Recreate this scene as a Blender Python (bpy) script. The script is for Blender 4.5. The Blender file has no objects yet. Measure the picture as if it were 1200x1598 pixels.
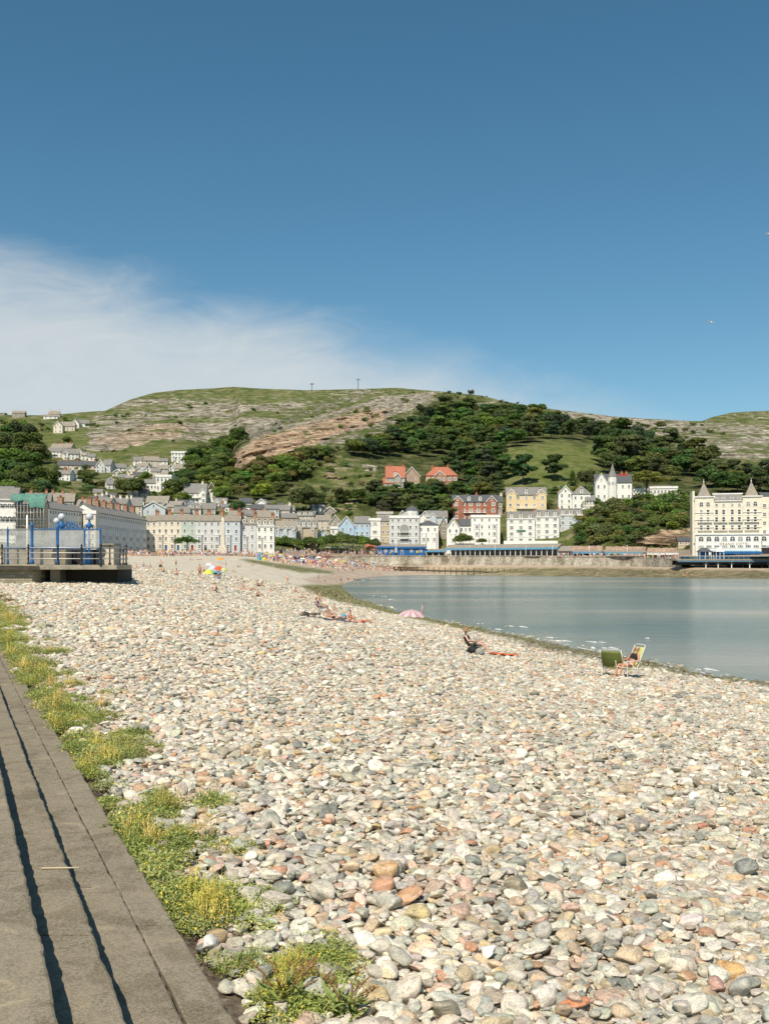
import bpy, bmesh, math, random
import numpy as np
from mathutils import Vector, Matrix, Euler
rnd = random.Random(7); R = math.radians
F = 1555.0; HX, HY = 600.0, 880.0; EYE = 4.5     # focal length in pixels of the photograph, horizon, eye height over the sea
scene = bpy.context.scene; COL = scene.collection
def P(x, y, D): return Vector(((x-HX)/F*D, D, EYE+(HY-y)/F*D))

# ------------------------------------------------------------------ numpy noise
def _hash(ix, iy, iz, seed):
    h = (ix*374761393 + iy*668265263 + iz*2147483647 + seed*1274126177).astype(np.int64) & 0xffffffff
    h = ((h ^ (h >> 13))*1274126177) & 0xffffffff
    h = ((h ^ (h >> 16))*2246822519) & 0xffffffff
    return ((h ^ (h >> 15)) & 0xffffff)/float(0xffffff)
def vnoise(x, y, z=0.0, seed=0):
    x = np.asarray(x, float); y = np.asarray(y, float)+x*0; z = np.asarray(z, float)+x*0
    ix, iy, iz = np.floor(x).astype(np.int64), np.floor(y).astype(np.int64), np.floor(z).astype(np.int64)
    fx, fy, fz = x-ix, y-iy, z-iz
    fx, fy, fz = [f*f*(3-2*f) for f in (fx, fy, fz)]
    r = 0
    for a in (0, 1):
        for b in (0, 1):
            for c in (0, 1):
                w = (fx if a else 1-fx)*(fy if b else 1-fy)*(fz if c else 1-fz)
                r = r + w*_hash(ix+a, iy+b, iz+c, seed)
    return r*2-1
def fbm(x, y, z=0.0, o=4, seed=0):
    s, a, t = 0, 1.0, 0
    for i in range(o):
        s = s+a*vnoise(np.asarray(x)*2**i, np.asarray(y)*2**i, np.asarray(z)*2**i, seed+i*17); t += a; a *= .5
    return s/t
def inpoly(poly, x, y):
    x = np.asarray(x, float); y = np.asarray(y, float); r = np.zeros(x.shape, bool)
    n = len(poly)
    for i in range(n):
        x1, y1 = poly[i]; x2, y2 = poly[(i+1) % n]
        if y1 == y2: continue
        c = ((y1 > y) != (y2 > y)) & (x < (x2-x1)*(y-y1)/(y2-y1)+x1)
        r ^= c
    return r
def softpoly(poly, x, y, j=5, k=3):
    """0..1 mask of a polygon with ragged edges."""
    s = 0
    k = k+2
    for i in range(k):
        s = s+inpoly(poly, x+j*fbm(x/11., y/7., i*9.1, 4, 5+i)*5.5, y+j*fbm(x/13., y/7., i*7.7, 4, 55+i)*3.2)
    return s/float(k)

# ------------------------------------------------------------------ materials
MATS = {}
def nt(name):
    m = bpy.data.materials.new(name); m.use_nodes = True; t = m.node_tree
    b = t.nodes['Principled BSDF']; return m, t, b
def nd(t, typ, **kw):
    n = t.nodes.new(typ)
    for k, v in kw.items():
        if k in n.inputs: n.inputs[k].default_value = v
        else: setattr(n, k, v)
    return n
def ramp(t, fac, stops, interp='LINEAR'):
    r = t.nodes.new('ShaderNodeValToRGB'); r.color_ramp.interpolation = interp
    e = r.color_ramp.elements
    while len(e) < len(stops): e.new(.5)
    for i, (p, c) in enumerate(stops):
        e[i].position = p; e[i].color = (c if len(c) == 4 else tuple(c)+(1,))
    t.links.new(fac, r.inputs[0]); return r.outputs[0]
def mixc(t, fac, a, b, mode='MIX'):
    m = t.nodes.new('ShaderNodeMix'); m.data_type = 'RGBA'; m.blend_type = mode
    for s, v in ((m.inputs[0], fac), (m.inputs[6], a), (m.inputs[7], b)):
        if hasattr(v, 'is_output') or isinstance(v, bpy.types.NodeSocket): t.links.new(v, s)
        else: s.default_value = v if isinstance(v, (int, float)) else (tuple(v)+(1,) if len(v) == 3 else v)
    return m.outputs[2]
def mth(t, op, a, b=None, clamp=False, c=None):
    m = t.nodes.new('ShaderNodeMath'); m.operation = op; m.use_clamp = clamp
    for i, v in enumerate((a, b, c)):
        if v is None: continue
        if isinstance(v, bpy.types.NodeSocket): t.links.new(v, m.inputs[i])
        else: m.inputs[i].default_value = v
    return m.outputs[0]
def tex(t, kind='Noise', vec=None, scale=1., detail=4., rough=.5, vs=None, **kw):
    n = t.nodes.new('ShaderNodeTex'+kind)
    n.inputs['Scale'].default_value = scale
    if 'Detail' in n.inputs: n.inputs['Detail'].default_value = detail
    if 'Roughness' in n.inputs: n.inputs['Roughness'].default_value = rough
    for k, v in kw.items(): setattr(n, k, v)
    if vec is not None:
        if vs is not None:
            mp = t.nodes.new('ShaderNodeMapping'); mp.inputs['Scale'].default_value = vs
            t.links.new(vec, mp.inputs[0]); vec = mp.outputs[0]
        t.links.new(vec, n.inputs['Vector'])
    return n
def bump(t, b, h, strength=.4, dist=.02):
    n = t.nodes.new('ShaderNodeBump'); n.inputs['Strength'].default_value = strength
    n.inputs['Distance'].default_value = dist
    t.links.new(h, n.inputs['Height']); t.links.new(n.outputs[0], b.inputs['Normal'])
def coord(t, kind='Object'): return t.nodes.new('ShaderNodeTexCoord').outputs[kind]
def geopos(t): return t.nodes.new('ShaderNodeNewGeometry').outputs['Position']

def M(name, col=None, rough=.75, var=.22, sc=1.2, bmp=0., metal=0., spec=.3):
    """plain surface with blotchy wear"""
    if name in MATS: return MATS[name]
    m, t, b = nt(name)
    co = coord(t); n = tex(t, vec=co, scale=sc, detail=6)
    n2 = tex(t, vec=co, scale=sc*9, detail=3)
    f = mth(t, 'ADD', mth(t, 'MULTIPLY', n.outputs[0], .65), mth(t, 'MULTIPLY', n2.outputs[0], .35))
    lo = [c*(1-var) for c in col]; hi = [min(.9, c*(1+var*.7)) for c in col]
    t.links.new(ramp(t, f, [(.3, lo), (.7, hi)]), b.inputs['Base Color'])
    b.inputs['Roughness'].default_value = rough; b.inputs['Metallic'].default_value = metal
    b.inputs['Specular IOR Level'].default_value = spec
    if bmp: bump(t, b, n2.outputs[0], bmp, .02)
    MATS[name] = m; return m

def roofmat(name, col, sc=1.0):
    if name in MATS: return MATS[name]
    m, t, b = nt(name); co = coord(t)
    br = tex(t, 'Brick', vec=co, scale=2.2*sc); br.inputs['Mortar Size'].default_value = .02
    br.inputs['Color1'].default_value = tuple(c*.8 for c in col)+(1,); br.inputs['Color2'].default_value = tuple(c*1.2 for c in col)+(1,)
    br.inputs['Mortar'].default_value = tuple(c*.55 for c in col)+(1,)
    n = tex(t, vec=co, scale=.7, detail=6)
    lich = ramp(t, n.outputs[0], [(.42, (1, 1, 1)), (.72, (1.35, 1.2, .9))])
    t.links.new(mixc(t, 1., br.outputs[0], lich, 'MULTIPLY'), b.inputs['Base Color'])
    b.inputs['Roughness'].default_value = .8
    MATS[name] = m; return m
def masonry(name, col, mortar, scale=1., bmp=.5):
    if name in MATS: return MATS[name]
    m, t, b = nt(name); co = coord(t)
    mp = t.nodes.new('ShaderNodeMapping'); mp.inputs['Rotation'].default_value = (R(90), 0, 0); t.links.new(co, mp.inputs[0])
    br = tex(t, 'Brick', vec=mp.outputs[0], scale=scale); br.inputs['Mortar Size'].default_value = .015
    br.inputs['Color1'].default_value = tuple(c*.78 for c in col)+(1,); br.inputs['Color2'].default_value = tuple(min(.9, c*1.2) for c in col)+(1,)
    br.inputs['Mortar'].default_value = tuple(mortar)+(1,)
    n = tex(t, vec=co, scale=.6, detail=8)
    t.links.new(mixc(t, 1., br.outputs[0], ramp(t, n.outputs[0], [(.3, (.6, .58, .5)), (.7, (1.15, 1.1, 1.05))]), 'MULTIPLY'), b.inputs['Base Color'])
    b.inputs['Roughness'].default_value = .9; bump(t, b, mth(t, 'MULTIPLY', br.outputs[1], -1), bmp, .03)
    MATS[name] = m; return m
def glass():
    if 'glass' in MATS: return MATS['glass']
    m, t, b = nt('window_glass'); co = coord(t, 'Object')
    oi = t.nodes.new('ShaderNodeObjectInfo')
    t.links.new(ramp(t, oi.outputs['Random'], [(0, (.03, .035, .04)), (.6, (.06, .065, .07)), (.8, (.16, .16, .15)), (1, (.3, .29, .26))]), b.inputs['Base Color'])
    b.inputs['Roughness'].default_value = .12; MATS['glass'] = m; return m

WHITE = M('white_render', (.80, .78, .72)); CREAM = M('cream_render', (.72, .66, .54)); PALEGREY = M('pale_grey_render', (.60, .61, .60))
ICE = M('pale_blue_render', (.52, .58, .61)); MINT = M('pale_green_render', (.46, .54, .47)); TAN = M('tan_render', (.5, .42, .3))
YELLOW = M('yellow_render', (.72, .57, .34)); BEIGE = M('beige_render', (.60, .53, .42)); STONE = masonry('grey_stone_wall', (.36, .33, .28), (.3, .28, .24), .8)
BRICK = masonry('red_brick', (.40, .13, .07), (.4, .32, .26), 2.); BRICK2 = masonry('orange_brick', (.42, .2, .11), (.4, .32, .26), 2.)
SLATE = roofmat('slate', (.21, .21, .21)); SLATE2 = roofmat('brown_slate', (.27, .25, .22)); SLATE3 = roofmat('dark_slate', (.09, .1, .115)); REDTILE = roofmat('red_tile', (.38, .14, .085))
TRIM = M('white_trim', (.76, .75, .7), .5); DARK = M('dark_paint', (.03, .03, .035), .5); BLUE = M('blue_paint', (.025, .13, .34), .5, .3); LBLUE = M('light_blue_paint', (.12, .31, .48), .5)
WOODW = M('weathered_timber', (.11, .085, .06), .9, .35); IRON = M('dark_iron', (.03, .025, .022), .6, .4, 6); STEEL = M('galvanised_steel', (.42, .42, .4), .4, .15, 3, metal=.5)
POT = M('chimney_pot_clay', (.42, .2, .1)); REDP = M('red_paint', (.42, .04, .02)); GREYP = M('grey_paint', (.3, .3, .29))
GLASS = glass()

# ------------------------------------------------------------------ mesh building
class MB:
    def __init__(s): s.v = []; s.f = []; s.m = []; s.mats = []; s.sm = []
    def mi(s, mat):
        if mat not in s.mats: s.mats.append(mat)
        return s.mats.index(mat)
    def add(s, vs, fs, mat, smooth=False):
        o = len(s.v); s.v += [tuple(v) for v in vs]; k = s.mi(mat)
        for f in fs: s.f.append([o+i for i in f]); s.m.append(k); s.sm.append(smooth)
        return s
    def box(s, c, d, mat, rz=0., taper=1.):
        x, y, z = d[0]/2, d[1]/2, d[2]/2; vs = []
        for k, (a, b, e) in enumerate([(-1, -1, -1), (1, -1, -1), (1, 1, -1), (-1, 1, -1), (-1, -1, 1), (1, -1, 1), (1, 1, 1), (-1, 1, 1)]):
            tp = taper if e > 0 else 1.; px, py = a*x*tp, b*y*tp
            vs.append((c[0]+px*math.cos(rz)-py*math.sin(rz), c[1]+px*math.sin(rz)+py*math.cos(rz), c[2]+e*z))
        return s.add(vs, [(0, 3, 2, 1), (4, 5, 6, 7), (0, 1, 5, 4), (1, 2, 6, 5), (2, 3, 7, 6), (3, 0, 4, 7)], mat)
    def bx(s, x0, x1, y0, y1, z0, z1, mat): return s.box(((x0+x1)/2, (y0+y1)/2, (z0+z1)/2), (x1-x0, y1-y0, z1-z0), mat)
    def prism(s, prof, y0, y1, mat, axis='y'):
        """closed profile (a,z) extruded along y (or x)"""
        n = len(prof); vs = []
        for q in (y0, y1):
            for a, z in prof: vs.append((a, q, z) if axis == 'y' else (q, a, z))
        fs = [tuple(range(n)), tuple(range(2*n-1, n-1, -1))]+[(i, n+i, n+(i+1) % n, (i+1) % n) for i in range(n)]
        return s.add(vs, fs, mat)
    def tube(s, pts, r, mat, n=6, r2=None, smooth=True, caps=True):
        pts = [Vector(p) for p in pts]; k = len(pts); vs = []
        for i, p in enumerate(pts):
            d = (pts[min(i+1, k-1)]-pts[max(i-1, 0)]).normalized()
            u = d.cross(Vector((0, 0, 1)));
            if u.length < .05: u = d.cross(Vector((0, 1, 0)))
            u.normalize(); w = d.cross(u)
            rr = r if r2 is None else r+(r2-r)*i/(k-1)
            for j in range(n):
                a = 2*math.pi*j/n; vs.append(p+u*rr*math.cos(a)+w*rr*math.sin(a))
        fs = [(i*n+j, i*n+(j+1) % n, (i+1)*n+(j+1) % n, (i+1)*n+j) for i in range(k-1) for j in range(n)]
        if caps: fs += [tuple(range(n-1, -1, -1)), tuple((k-1)*n+j for j in range(n))]
        return s.add(vs, fs, mat, smooth)
    def lathe(s, c, prof, mat, n=12, smooth=True, sq=(1, 1)):
        vs = []; k = len(prof)
        for r, z in prof:
            for j in range(n):
                a = 2*math.pi*j/n; vs.append((c[0]+r*math.cos(a)*sq[0], c[1]+r*math.sin(a)*sq[1], c[2]+z))
        fs = [(i*n+j, i*n+(j+1) % n, (i+1)*n+(j+1) % n, (i+1)*n+j) for i in range(k-1) for j in range(n)]
        fs += [tuple(range(n-1, -1, -1)), tuple((k-1)*n+j for j in range(n))]
        return s.add(vs, fs, mat, smooth)
    def grid(s, pts, nu, nv, mat, smooth=True):
        return s.add(pts, [(i*nv+j, i*nv+j+1, (i+1)*nv+j+1, (i+1)*nv+j) for i in range(nu-1) for j in range(nv-1)], mat, smooth)
    def mesh(s, name):
        me = bpy.data.meshes.new(name); me.from_pydata(s.v, [], s.f)
        for m in s.mats: me.materials.append(m)
        me.polygons.foreach_set('material_index', s.m); me.polygons.foreach_set('use_smooth', s.sm)
        bm = bmesh.new(); bm.from_mesh(me); bmesh.ops.recalc_face_normals(bm, faces=bm.faces); bm.to_mesh(me); bm.free()
        me.update(); return me
def link(o, parent=None):
    COL.objects.link(o)
    if parent is not None: o.parent = parent
    return o
def tag(o, label=None, cat=None, group=None, kind=None):
    if label: o['label'] = label
    if cat: o['category'] = cat
    if group: o['group'] = group
    if kind: o['kind'] = kind
    return o
def OB(name, mb, parent=None, loc=None, rz=0.):
    me = mb.mesh(name) if isinstance(mb, MB) else mb
    o = bpy.data.objects.new(name, me); link(o, parent)
    if loc is not None: o.location = loc
    if rz: o.rotation_euler.z = rz
    return o
def EM(name, loc, rz=0., **kw):
    o = bpy.data.objects.new(name, None); o.empty_display_size = .3; link(o); o.location = loc; o.rotation_euler.z = rz
    return tag(o, **kw)
def copy_tree(o, parent=None):
    c = o.copy(); COL.objects.link(c); c.parent = parent
    for ch in list(o.children): copy_tree(ch, c)
    return c
def npmesh(name, verts, faces, mats, smooth=True, midx=None):
    me = bpy.data.meshes.new(name); me.from_pydata([tuple(v) for v in verts] if not isinstance(verts, np.ndarray) else verts.tolist(), [], faces if isinstance(faces, list) else faces.tolist())
    for m in mats: me.materials.append(m)
    me.polygons.foreach_set('use_smooth', [smooth]*len(me.polygons))
    if midx is not None: me.polygons.foreach_set('material_index', midx)
    me.update(); return me
def colattr(me, name, arr):
    a = me.color_attributes.new(name, 'FLOAT_COLOR', 'POINT')
    d = np.ones((len(me.vertices), 4), np.float32); d[:, :arr.shape[1]] = arr; a.data.foreach_set('color', d.ravel())
def gridfaces(nu, nv):
    i, j = np.meshgrid(np.arange(nu-1), np.arange(nv-1), indexing='ij'); a = (i*nv+j).ravel()
    return np.stack([a, a+1, a+nv+1, a+nv], 1)

# ------------------------------------------------------------------ world, sun, camera
SUN_EL, SUN_AZ = 50., 197.      # light travels 20 degrees to the right of straight ahead (+Y), so the sun stands behind and left
w = bpy.data.worlds.new('World'); scene.world = w; w.use_nodes = True; t = w.node_tree
bg = t.nodes['Background']; sky = t.nodes.new('ShaderNodeTexSky'); sky.sky_type = 'NISHITA'; sky.sun_disc = False
sky.sun_elevation = R(SUN_EL); sky.sun_rotation = R(SUN_AZ); sky.altitude = 400; sky.air_density = 1.0; sky.dust_density = .6; sky.ozone_density = 2.2
tc = t.nodes.new('ShaderNodeTexCoord').outputs['Generated']
sep = t.nodes.new('ShaderNodeSeparateXYZ'); t.links.new(tc, sep.inputs[0])
yy = mth(t, 'MAXIMUM', sep.outputs[1], .05)
u = mth(t, 'DIVIDE', sep.outputs[0], yy); v = mth(t, 'DIVIDE', sep.outputs[2], yy)
cmb = t.nodes.new('ShaderNodeCombineXYZ'); t.links.new(u, cmb.inputs[0]); t.links.new(v, cmb.inputs[1])
n1 = tex(t, vec=cmb.outputs[0], scale=3.2, detail=7, rough=.5, vs=(1, 2.6, 1))
n1.inputs['Distortion'].default_value = .5
n2 = tex(t, vec=cmb.outputs[0], scale=9, detail=7, rough=.6, vs=(1, 3.0, 1)); n2.inputs['Distortion'].default_value = 1.2
edge = mth(t, 'SUBTRACT', .232, mth(t, 'MULTIPLY', u, .235))
d = mth(t, 'SUBTRACT', edge, v)
d = mth(t, 'ADD', d, mth(t, 'MULTIPLY', mth(t, 'SUBTRACT', n1.outputs[0], .5), .12))
d = mth(t, 'ADD', d, mth(t, 'MULTIPLY', mth(t, 'SUBTRACT', n2.outputs[0], .5), .05))
body = t.nodes.new('ShaderNodeMapRange'); body.interpolation_type = 'SMOOTHSTEP'
t.links.new(d, body.inputs[0]); body.inputs[1].default_value = -.02; body.inputs[2].default_value = .075
fade = t.nodes.new('ShaderNodeMapRange'); fade.interpolation_type = 'SMOOTHSTEP'
t.links.new(u, fade.inputs[0]); fade.inputs[1].default_value = -.16; fade.inputs[2].default_value = .7; fade.inputs[3].default_value = 1.; fade.inputs[4].default_value = .26
cl = mth(t, 'MULTIPLY', mth(t, 'MULTIPLY', body.outputs[0], fade.outputs[0]), mth(t, 'ADD', .72, mth(t, 'MULTIPLY', n2.outputs[0], .28)))
back = mth(t, 'GREATER_THAN', sep.outputs[1], .06)
cl = mth(t, 'MULTIPLY', mth(t, 'MULTIPLY', cl, back), .92, True)
hs = t.nodes.new('ShaderNodeHueSaturation'); t.links.new(sky.outputs[0], hs.inputs['Color']); hs.inputs['Saturation'].default_value = 1.2; hs.inputs['Hue'].default_value = .482
CLOUD = (6.9, 7.2, 7.2)
t.links.new(mixc(t, cl, hs.outputs[0], CLOUD), bg.inputs[0]); bg.inputs[1].default_value = .087
SKY_NODES = (hs, bg)

sl = bpy.data.lights.new('sun', 'SUN'); sl.energy = 4.6; sl.angle = R(.5); sl.color = (1, .90, .75)
so = bpy.data.objects.new('sun', sl); link(so)
az = R(197); el = R(SUN_EL)
Ldir = Vector((math.sin(R(17))*math.cos(el), math.cos(R(17))*math.cos(el), -math.sin(el)))
so.rotation_euler = Ldir.to_track_quat('-Z', 'Y').to_euler(); so.location = (-20, -20, 60)
cd = bpy.data.cameras.new('camera'); cam = bpy.data.objects.new('camera', cd); link(cam); scene.camera = cam
cam.location = (0, 0, EYE); cam.rotation_euler = (R(90), 0, 0)
cd.sensor_fit = 'VERTICAL'; cd.sensor_height = 36; cd.sensor_width = 27; cd.lens = 36*F/1598; cd.shift_y = (HY-799)/1598.; cd.clip_end = 20000; cd.clip_start = .1
vs_ = scene.view_settings; vs_.view_transform = 'Standard'; vs_.look = 'None'; vs_.exposure = .2; vs_.gamma = 1
# ================================================================== BEACH GROUND
WL = [(1500, 1120), (1350, 1092), (1200, 1069), (1096, 1054), (1012, 1034), (929, 1019), (825, 997), (750, 984), (700, 973), (650, 963), (620, 957), (580, 943), (545, 927), (532, 917), (537, 911), (560, 902), (590, 898), (625, 896.2)]
ctl = []
def wd(y): return EYE*F/(y-HY)
for x, y in WL:
    D = wd(y); ctl.append((x, D, 0.))
    if y > 915: ctl.append((x+55*min(1, 40/D)+40, D*1.18, -.55))       # sea bed just off the shore
for x, y, D in [(600, 1598, 5), (800, 1598, 5), (1200, 1598, 5), (1700, 1500, 5)]: ctl.append((x, D, 2.2 if x < 1000 else 2.12))
ctl += [(250, 4.0, 2.3), (300, 5, 2.3), (200, 8, 2.32), (80, 14, 2.36), (0, 28, 2.5), (-60, 45, 2.8), (-400, 20, 2.6), (-400, 65, 3.4),
        (600, 11, 2.2), (600, 20, 2.02), (600, 32, 1.68), (600, 50, 1.15), (560, 75, .55), (1000, 10, 2.05), (1000, 20, 1.5), (1000, 30, .72), (960, 36, .36),
        (1250, 10, 1.95), (1250, 20, 1.15), (1250, 30, .38), (750, 44, .42), (520, 62, .92), (350, 10, 2.3), (350, 22, 2.3), (300, 40, 2.5), (100, 65, 3.15), (0, 62, 3.1), (200, 80, 3.55),
        (280, 155, 3.3), (350, 140, 2.75), (335, 80, 2.25), (449, 170, 1.15), (420, 100, 1.5), (480, 120, .6), (505, 190, .35), (230, 250, 5.2), (240, 330, 7.0), (0, 150, 4.6), (0, 250, 6.5), (-300, 250, 6.8), (-300, 130, 4.8),
        (350, 250, 4.4), (370, 330, 6.4), (430, 300, 4.2), (430, 360, 6.0), (500, 300, 2.0), (480, 390, 5.4), (560, 380, 2.4), (600, 400, 1.5), (600, 440, 3.8), (520, 420, 5.2), (640, 436, 3.0),
        (700, 300, -2), (900, 200, -3), (800, 120, -2), (1200, 80, -2), (1200, 250, -3), (1500, 60, -2), (700, 600, -1), (300, 600, 9), (0, 500, 9)]
CT = np.array([((x-HX)/F, math.log(D), z) for x, D, z in ctl])
def _phi(r2): return .5*r2*np.log(r2+1e-12)
def _tps(C, sx):
    n = len(C); A = np.zeros((n+3, n+3)); U = C[:, 0]*sx; S = C[:, 1]
    A[:n, :n] = _phi((U[:, None]-U[None])**2+(S[:, None]-S[None])**2)+np.eye(n)*.004
    A[:n, n] = 1; A[:n, n+1] = U; A[:n, n+2] = S; A[n:, :n] = A[:n, n:].T
    return np.linalg.solve(A, np.concatenate([C[:, 2], [0, 0, 0]]))
SX = 3.0; TW = _tps(CT, SX)
def gz(X, Y):
    X = np.atleast_1d(np.asarray(X, float)); Y = np.atleast_1d(np.asarray(Y, float))
    Yc = np.maximum(Y, 3.); u = np.clip(X/Yc, -1.0, .85)*SX; s = np.log(Yc)
    out = np.zeros(X.shape)
    xf, uf, sf = X.ravel(), u.ravel(), s.ravel(); o = np.zeros(xf.shape)
    for k in range(0, len(xf), 20000):
        q = slice(k, k+20000)
        o[q] = _phi((uf[q, None]-CT[None, :, 0]*SX)**2+(sf[q, None]-CT[None, :, 1])**2) @ TW[:-3]+TW[-3]+TW[-2]*uf[q]+TW[-1]*sf[q]
    return np.clip(o.reshape(X.shape), -4, 9)
def bp(x, y, D0=4., D1=430.):
    """where the ray through a pixel meets the beach"""
    Ds = np.exp(np.linspace(math.log(D0), math.log(D1), 900)); X = (x-HX)/F*Ds; ray = EYE+(HY-y)/F*Ds
    g = gz(X, Ds)-ray; k = np.argmax(g > 0) if (g > 0).any() else len(Ds)-1
    D = float(Ds[k]); return Vector(((x-HX)/F*D, D, float(gz([(x-HX)/F*D], [D])[0])))
SA = (-74-HX)/F; SE = 1.33         # step edge: X = SE + SA*Y
nU, nV = 300, 420
us = np.linspace(-.95, .8, nU); Dsv = np.exp(np.linspace(math.log(2.2), math.log(620), nV))
UU, DD = np.meshgrid(us, Dsv, indexing='ij'); XX = UU*DD
ZZ = gz(XX, DD)
ZZ = ZZ+fbm(XX/3., DD/3., 0, 3, 3)*.05*np.clip(DD/8, 0, 1)*(ZZ > -.3)
PX = XX/DD*F+HX; PY = HY-(ZZ-EYE)*F/DD
# under the steps the ground stays below the slabs
ed = XX-(SE+SA*DD); ZZ = np.where(ed < -.02, np.minimum(ZZ, 2.1), ZZ)
verts = np.stack([XX.ravel(), DD.ravel(), ZZ.ravel()], 1)
# region weights: R sand, G seaweed, B soil
x_, y_ = PX.ravel(), PY.ravel()
sand = softpoly([(385, 864), (440, 877), (520, 893), (470, 905), (500, 914), (560, 915), (700, 905), (700, 860)], x_, y_, 1.5, 5)*(DD.ravel() > 90)
weed = softpoly([(470, 913), (545, 912), (552, 925), (600, 948), (640, 958), (700, 972), (760, 984), (760, 990), (700, 978), (640, 964), (560, 948), (500, 931)], x_, y_, 2, 5)
weed = np.maximum(weed, softpoly([(372, 872), (400, 874), (470, 884), (522, 892), (518, 896), (470, 893), (420, 884), (385, 877)], x_, y_, 1.5, 5))
zf = ZZ.ravel(); nz = fbm(verts[:, 0]/1.6, verts[:, 1]/2.4, 0, 3, 9)
weed = np.maximum(weed, np.clip(1.5-np.abs(zf-.04+nz*.05)/.06, 0, 1)*(DD.ravel() < 120)*(x_ > 620))
e_ = ed.ravel()
soil = np.clip(1.4-(e_+.35*fbm(verts[:, 0]/.5, verts[:, 1]/1.2, 0, 3, 4))/.9, 0, 1)*(DD.ravel() < 60)
me = npmesh('beach', verts, gridfaces(nU, nV), [])
colattr(me, 'zones', np.stack([sand, weed, soil], 1))
m, t, b = nt('beach_ground')
pos = geopos(t); at = nd(t, 'ShaderNodeAttribute', attribute_name='zones'); sp = t.nodes.new('ShaderNodeSeparateColor'); t.links.new(at.outputs['Color'], sp.inputs[0])
vo = tex(t, 'Voronoi', vec=pos, scale=6.5, vs=(1, 1, .3)); vo.inputs['Randomness'].default_value = 1
hue = t.nodes.new('ShaderNodeSeparateColor'); t.links.new(vo.outputs['Color'], hue.inputs[0])
PAL = [(0, (.13, .14, .13)), (.07, (.30, .31, .28)), (.25, (.40, .38, .32)), (.45, (.52, .48, .40)), (.6, (.46, .36, .25)), (.72, (.60, .57, .50)), (.84, (.46, .30, .2)), (.92, (.32, .34, .31)), (1, (.62, .58, .52))]
peb = ramp(t, hue.outputs[0], PAL)
n5 = tex(t, vec=pos, scale=.35, detail=4)
peb = mixc(t, 1., peb, ramp(t, n5.outputs[0], [(.38, (1.38, 1.42, 1.40)), (.62, (1.72, 1.76, 1.72))]), 'MULTIPLY')
gap = ramp(t, vo.outputs['Distance'], [(.0, (1, 1, 1)), (.45, (1, 1, 1)), (.75, (.62, .6, .56))])
peb = mixc(t, 1., peb, gap, 'MULTIPLY')
ns = tex(t, vec=pos, scale=.5, detail=8, vs=(.3, 1, 1)); sandc = ramp(t, ns.outputs[0], [(.4, (.33, .25, .18)), (.5, (.42, .34, .25)), (.6, (.5, .42, .33))])
nw = tex(t, vec=pos, scale=.9, detail=10, rough=.8); weedc = ramp(t, nw.outputs[0], [(.40, (.035, .035, .012)), (.48, (.11, .12, .025)), (.54, (.2, .19, .06)), (.60, (.42, .38, .28))])
nso = tex(t, vec=pos, scale=14, detail=8, rough=.7); soilc = ramp(t, nso.outputs[0], [(.35, (.05, .038, .025)), (.55, (.14, .11, .08)), (.7, (.26, .22, .17))])
c = mixc(t, sp.outputs[0], peb, sandc); c = mixc(t, sp.outputs[1], c, weedc); c = mixc(t, mth(t, 'MULTIPLY', sp.outputs[2], 1., True), c, soilc)
t.links.new(c, b.inputs['Base Color']); b.inputs['Roughness'].default_value = .9
bump(t, b, mth(t, 'ADD', mth(t, 'MULTIPLY', vo.outputs['Distance'], -1.), mth(t, 'MULTIPLY', nso.outputs[0], .4)), .7, .05)
me.materials.append(m); tag(OB('beach', me), kind='structure')

# sea bed / far ground sheet
mb = MB(); mb.add([(-9000, -3000, -4.5), (9000, -3000, -4.5), (9000, 12000, -4.5), (-9000, 12000, -4.5)], [(0, 1, 2, 3)], M('sea_bed_sand', (.2, .17, .12), .9))
tag(OB('ground', mb), kind='structure')

# ================================================================== WATER
m, t, b = nt('sea_water'); pos = geopos(t)
na = tex(t, vec=pos, scale=1.1, detail=5, rough=.6, vs=(.55, 1.3, 1)); nb = tex(t, vec=pos, scale=.18, detail=4, rough=.55, vs=(.6, 1.5, 1)); na.inputs['Distortion'].default_value = .6
nc = tex(t, vec=pos, scale=.022, detail=4, rough=.5, vs=(.45, 1.4, 1))
t.links.new(ramp(t, nc.outputs[0], [(.35, (.12, .18, .17)), (.5, (.19, .235, .21)), (.62, (.32, .33, .285))]), b.inputs['Base Color'])
b.inputs['Roughness'].default_value = .2; b.inputs['IOR'].default_value = 1.33; b.inputs['Specular IOR Level'].default_value = .5
calm = t.nodes.new('ShaderNodeMapRange'); t.links.new(nc.outputs[0], calm.inputs[0]); calm.inputs[1].default_value = .4; calm.inputs[2].default_value = .62; calm.inputs[3].default_value = 1.; calm.inputs[4].default_value = .35
nf = tex(t, vec=pos, scale=3.6, detail=4, rough=.6, vs=(.6, 1.3, 1))
h = mth(t, 'ADD', mth(t, 'ADD', mth(t, 'MULTIPLY', na.outputs[0], .26), mth(t, 'MULTIPLY', nf.outputs[0], .07)), mth(t, 'MULTIPLY', nb.outputs[0], .8))
bn = t.nodes.new('ShaderNodeBump'); t.links.new(mth(t, 'MULTIPLY', h, calm.outputs[0]), bn.inputs['Height']); bn.inputs['Distance'].default_value = .5; bn.inputs['Strength'].default_value = .75
t.links.new(bn.outputs[0], b.inputs['Normal'])
nu, nv = 90, 160
uu, dd = np.meshgrid(np.linspace(-1.2, 1.6, nu), np.exp(np.linspace(math.log(8), math.log(9000), nv)), indexing='ij')
xx = uu*dd; zz = .02*np.sin(xx*.9+dd*.35)*np.exp(-dd/90.)
tag(OB('sea', npmesh('sea', np.stack([xx.ravel(), dd.ravel(), zz.ravel()], 1), gridfaces(nu, nv), [m])), kind='structure')
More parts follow.
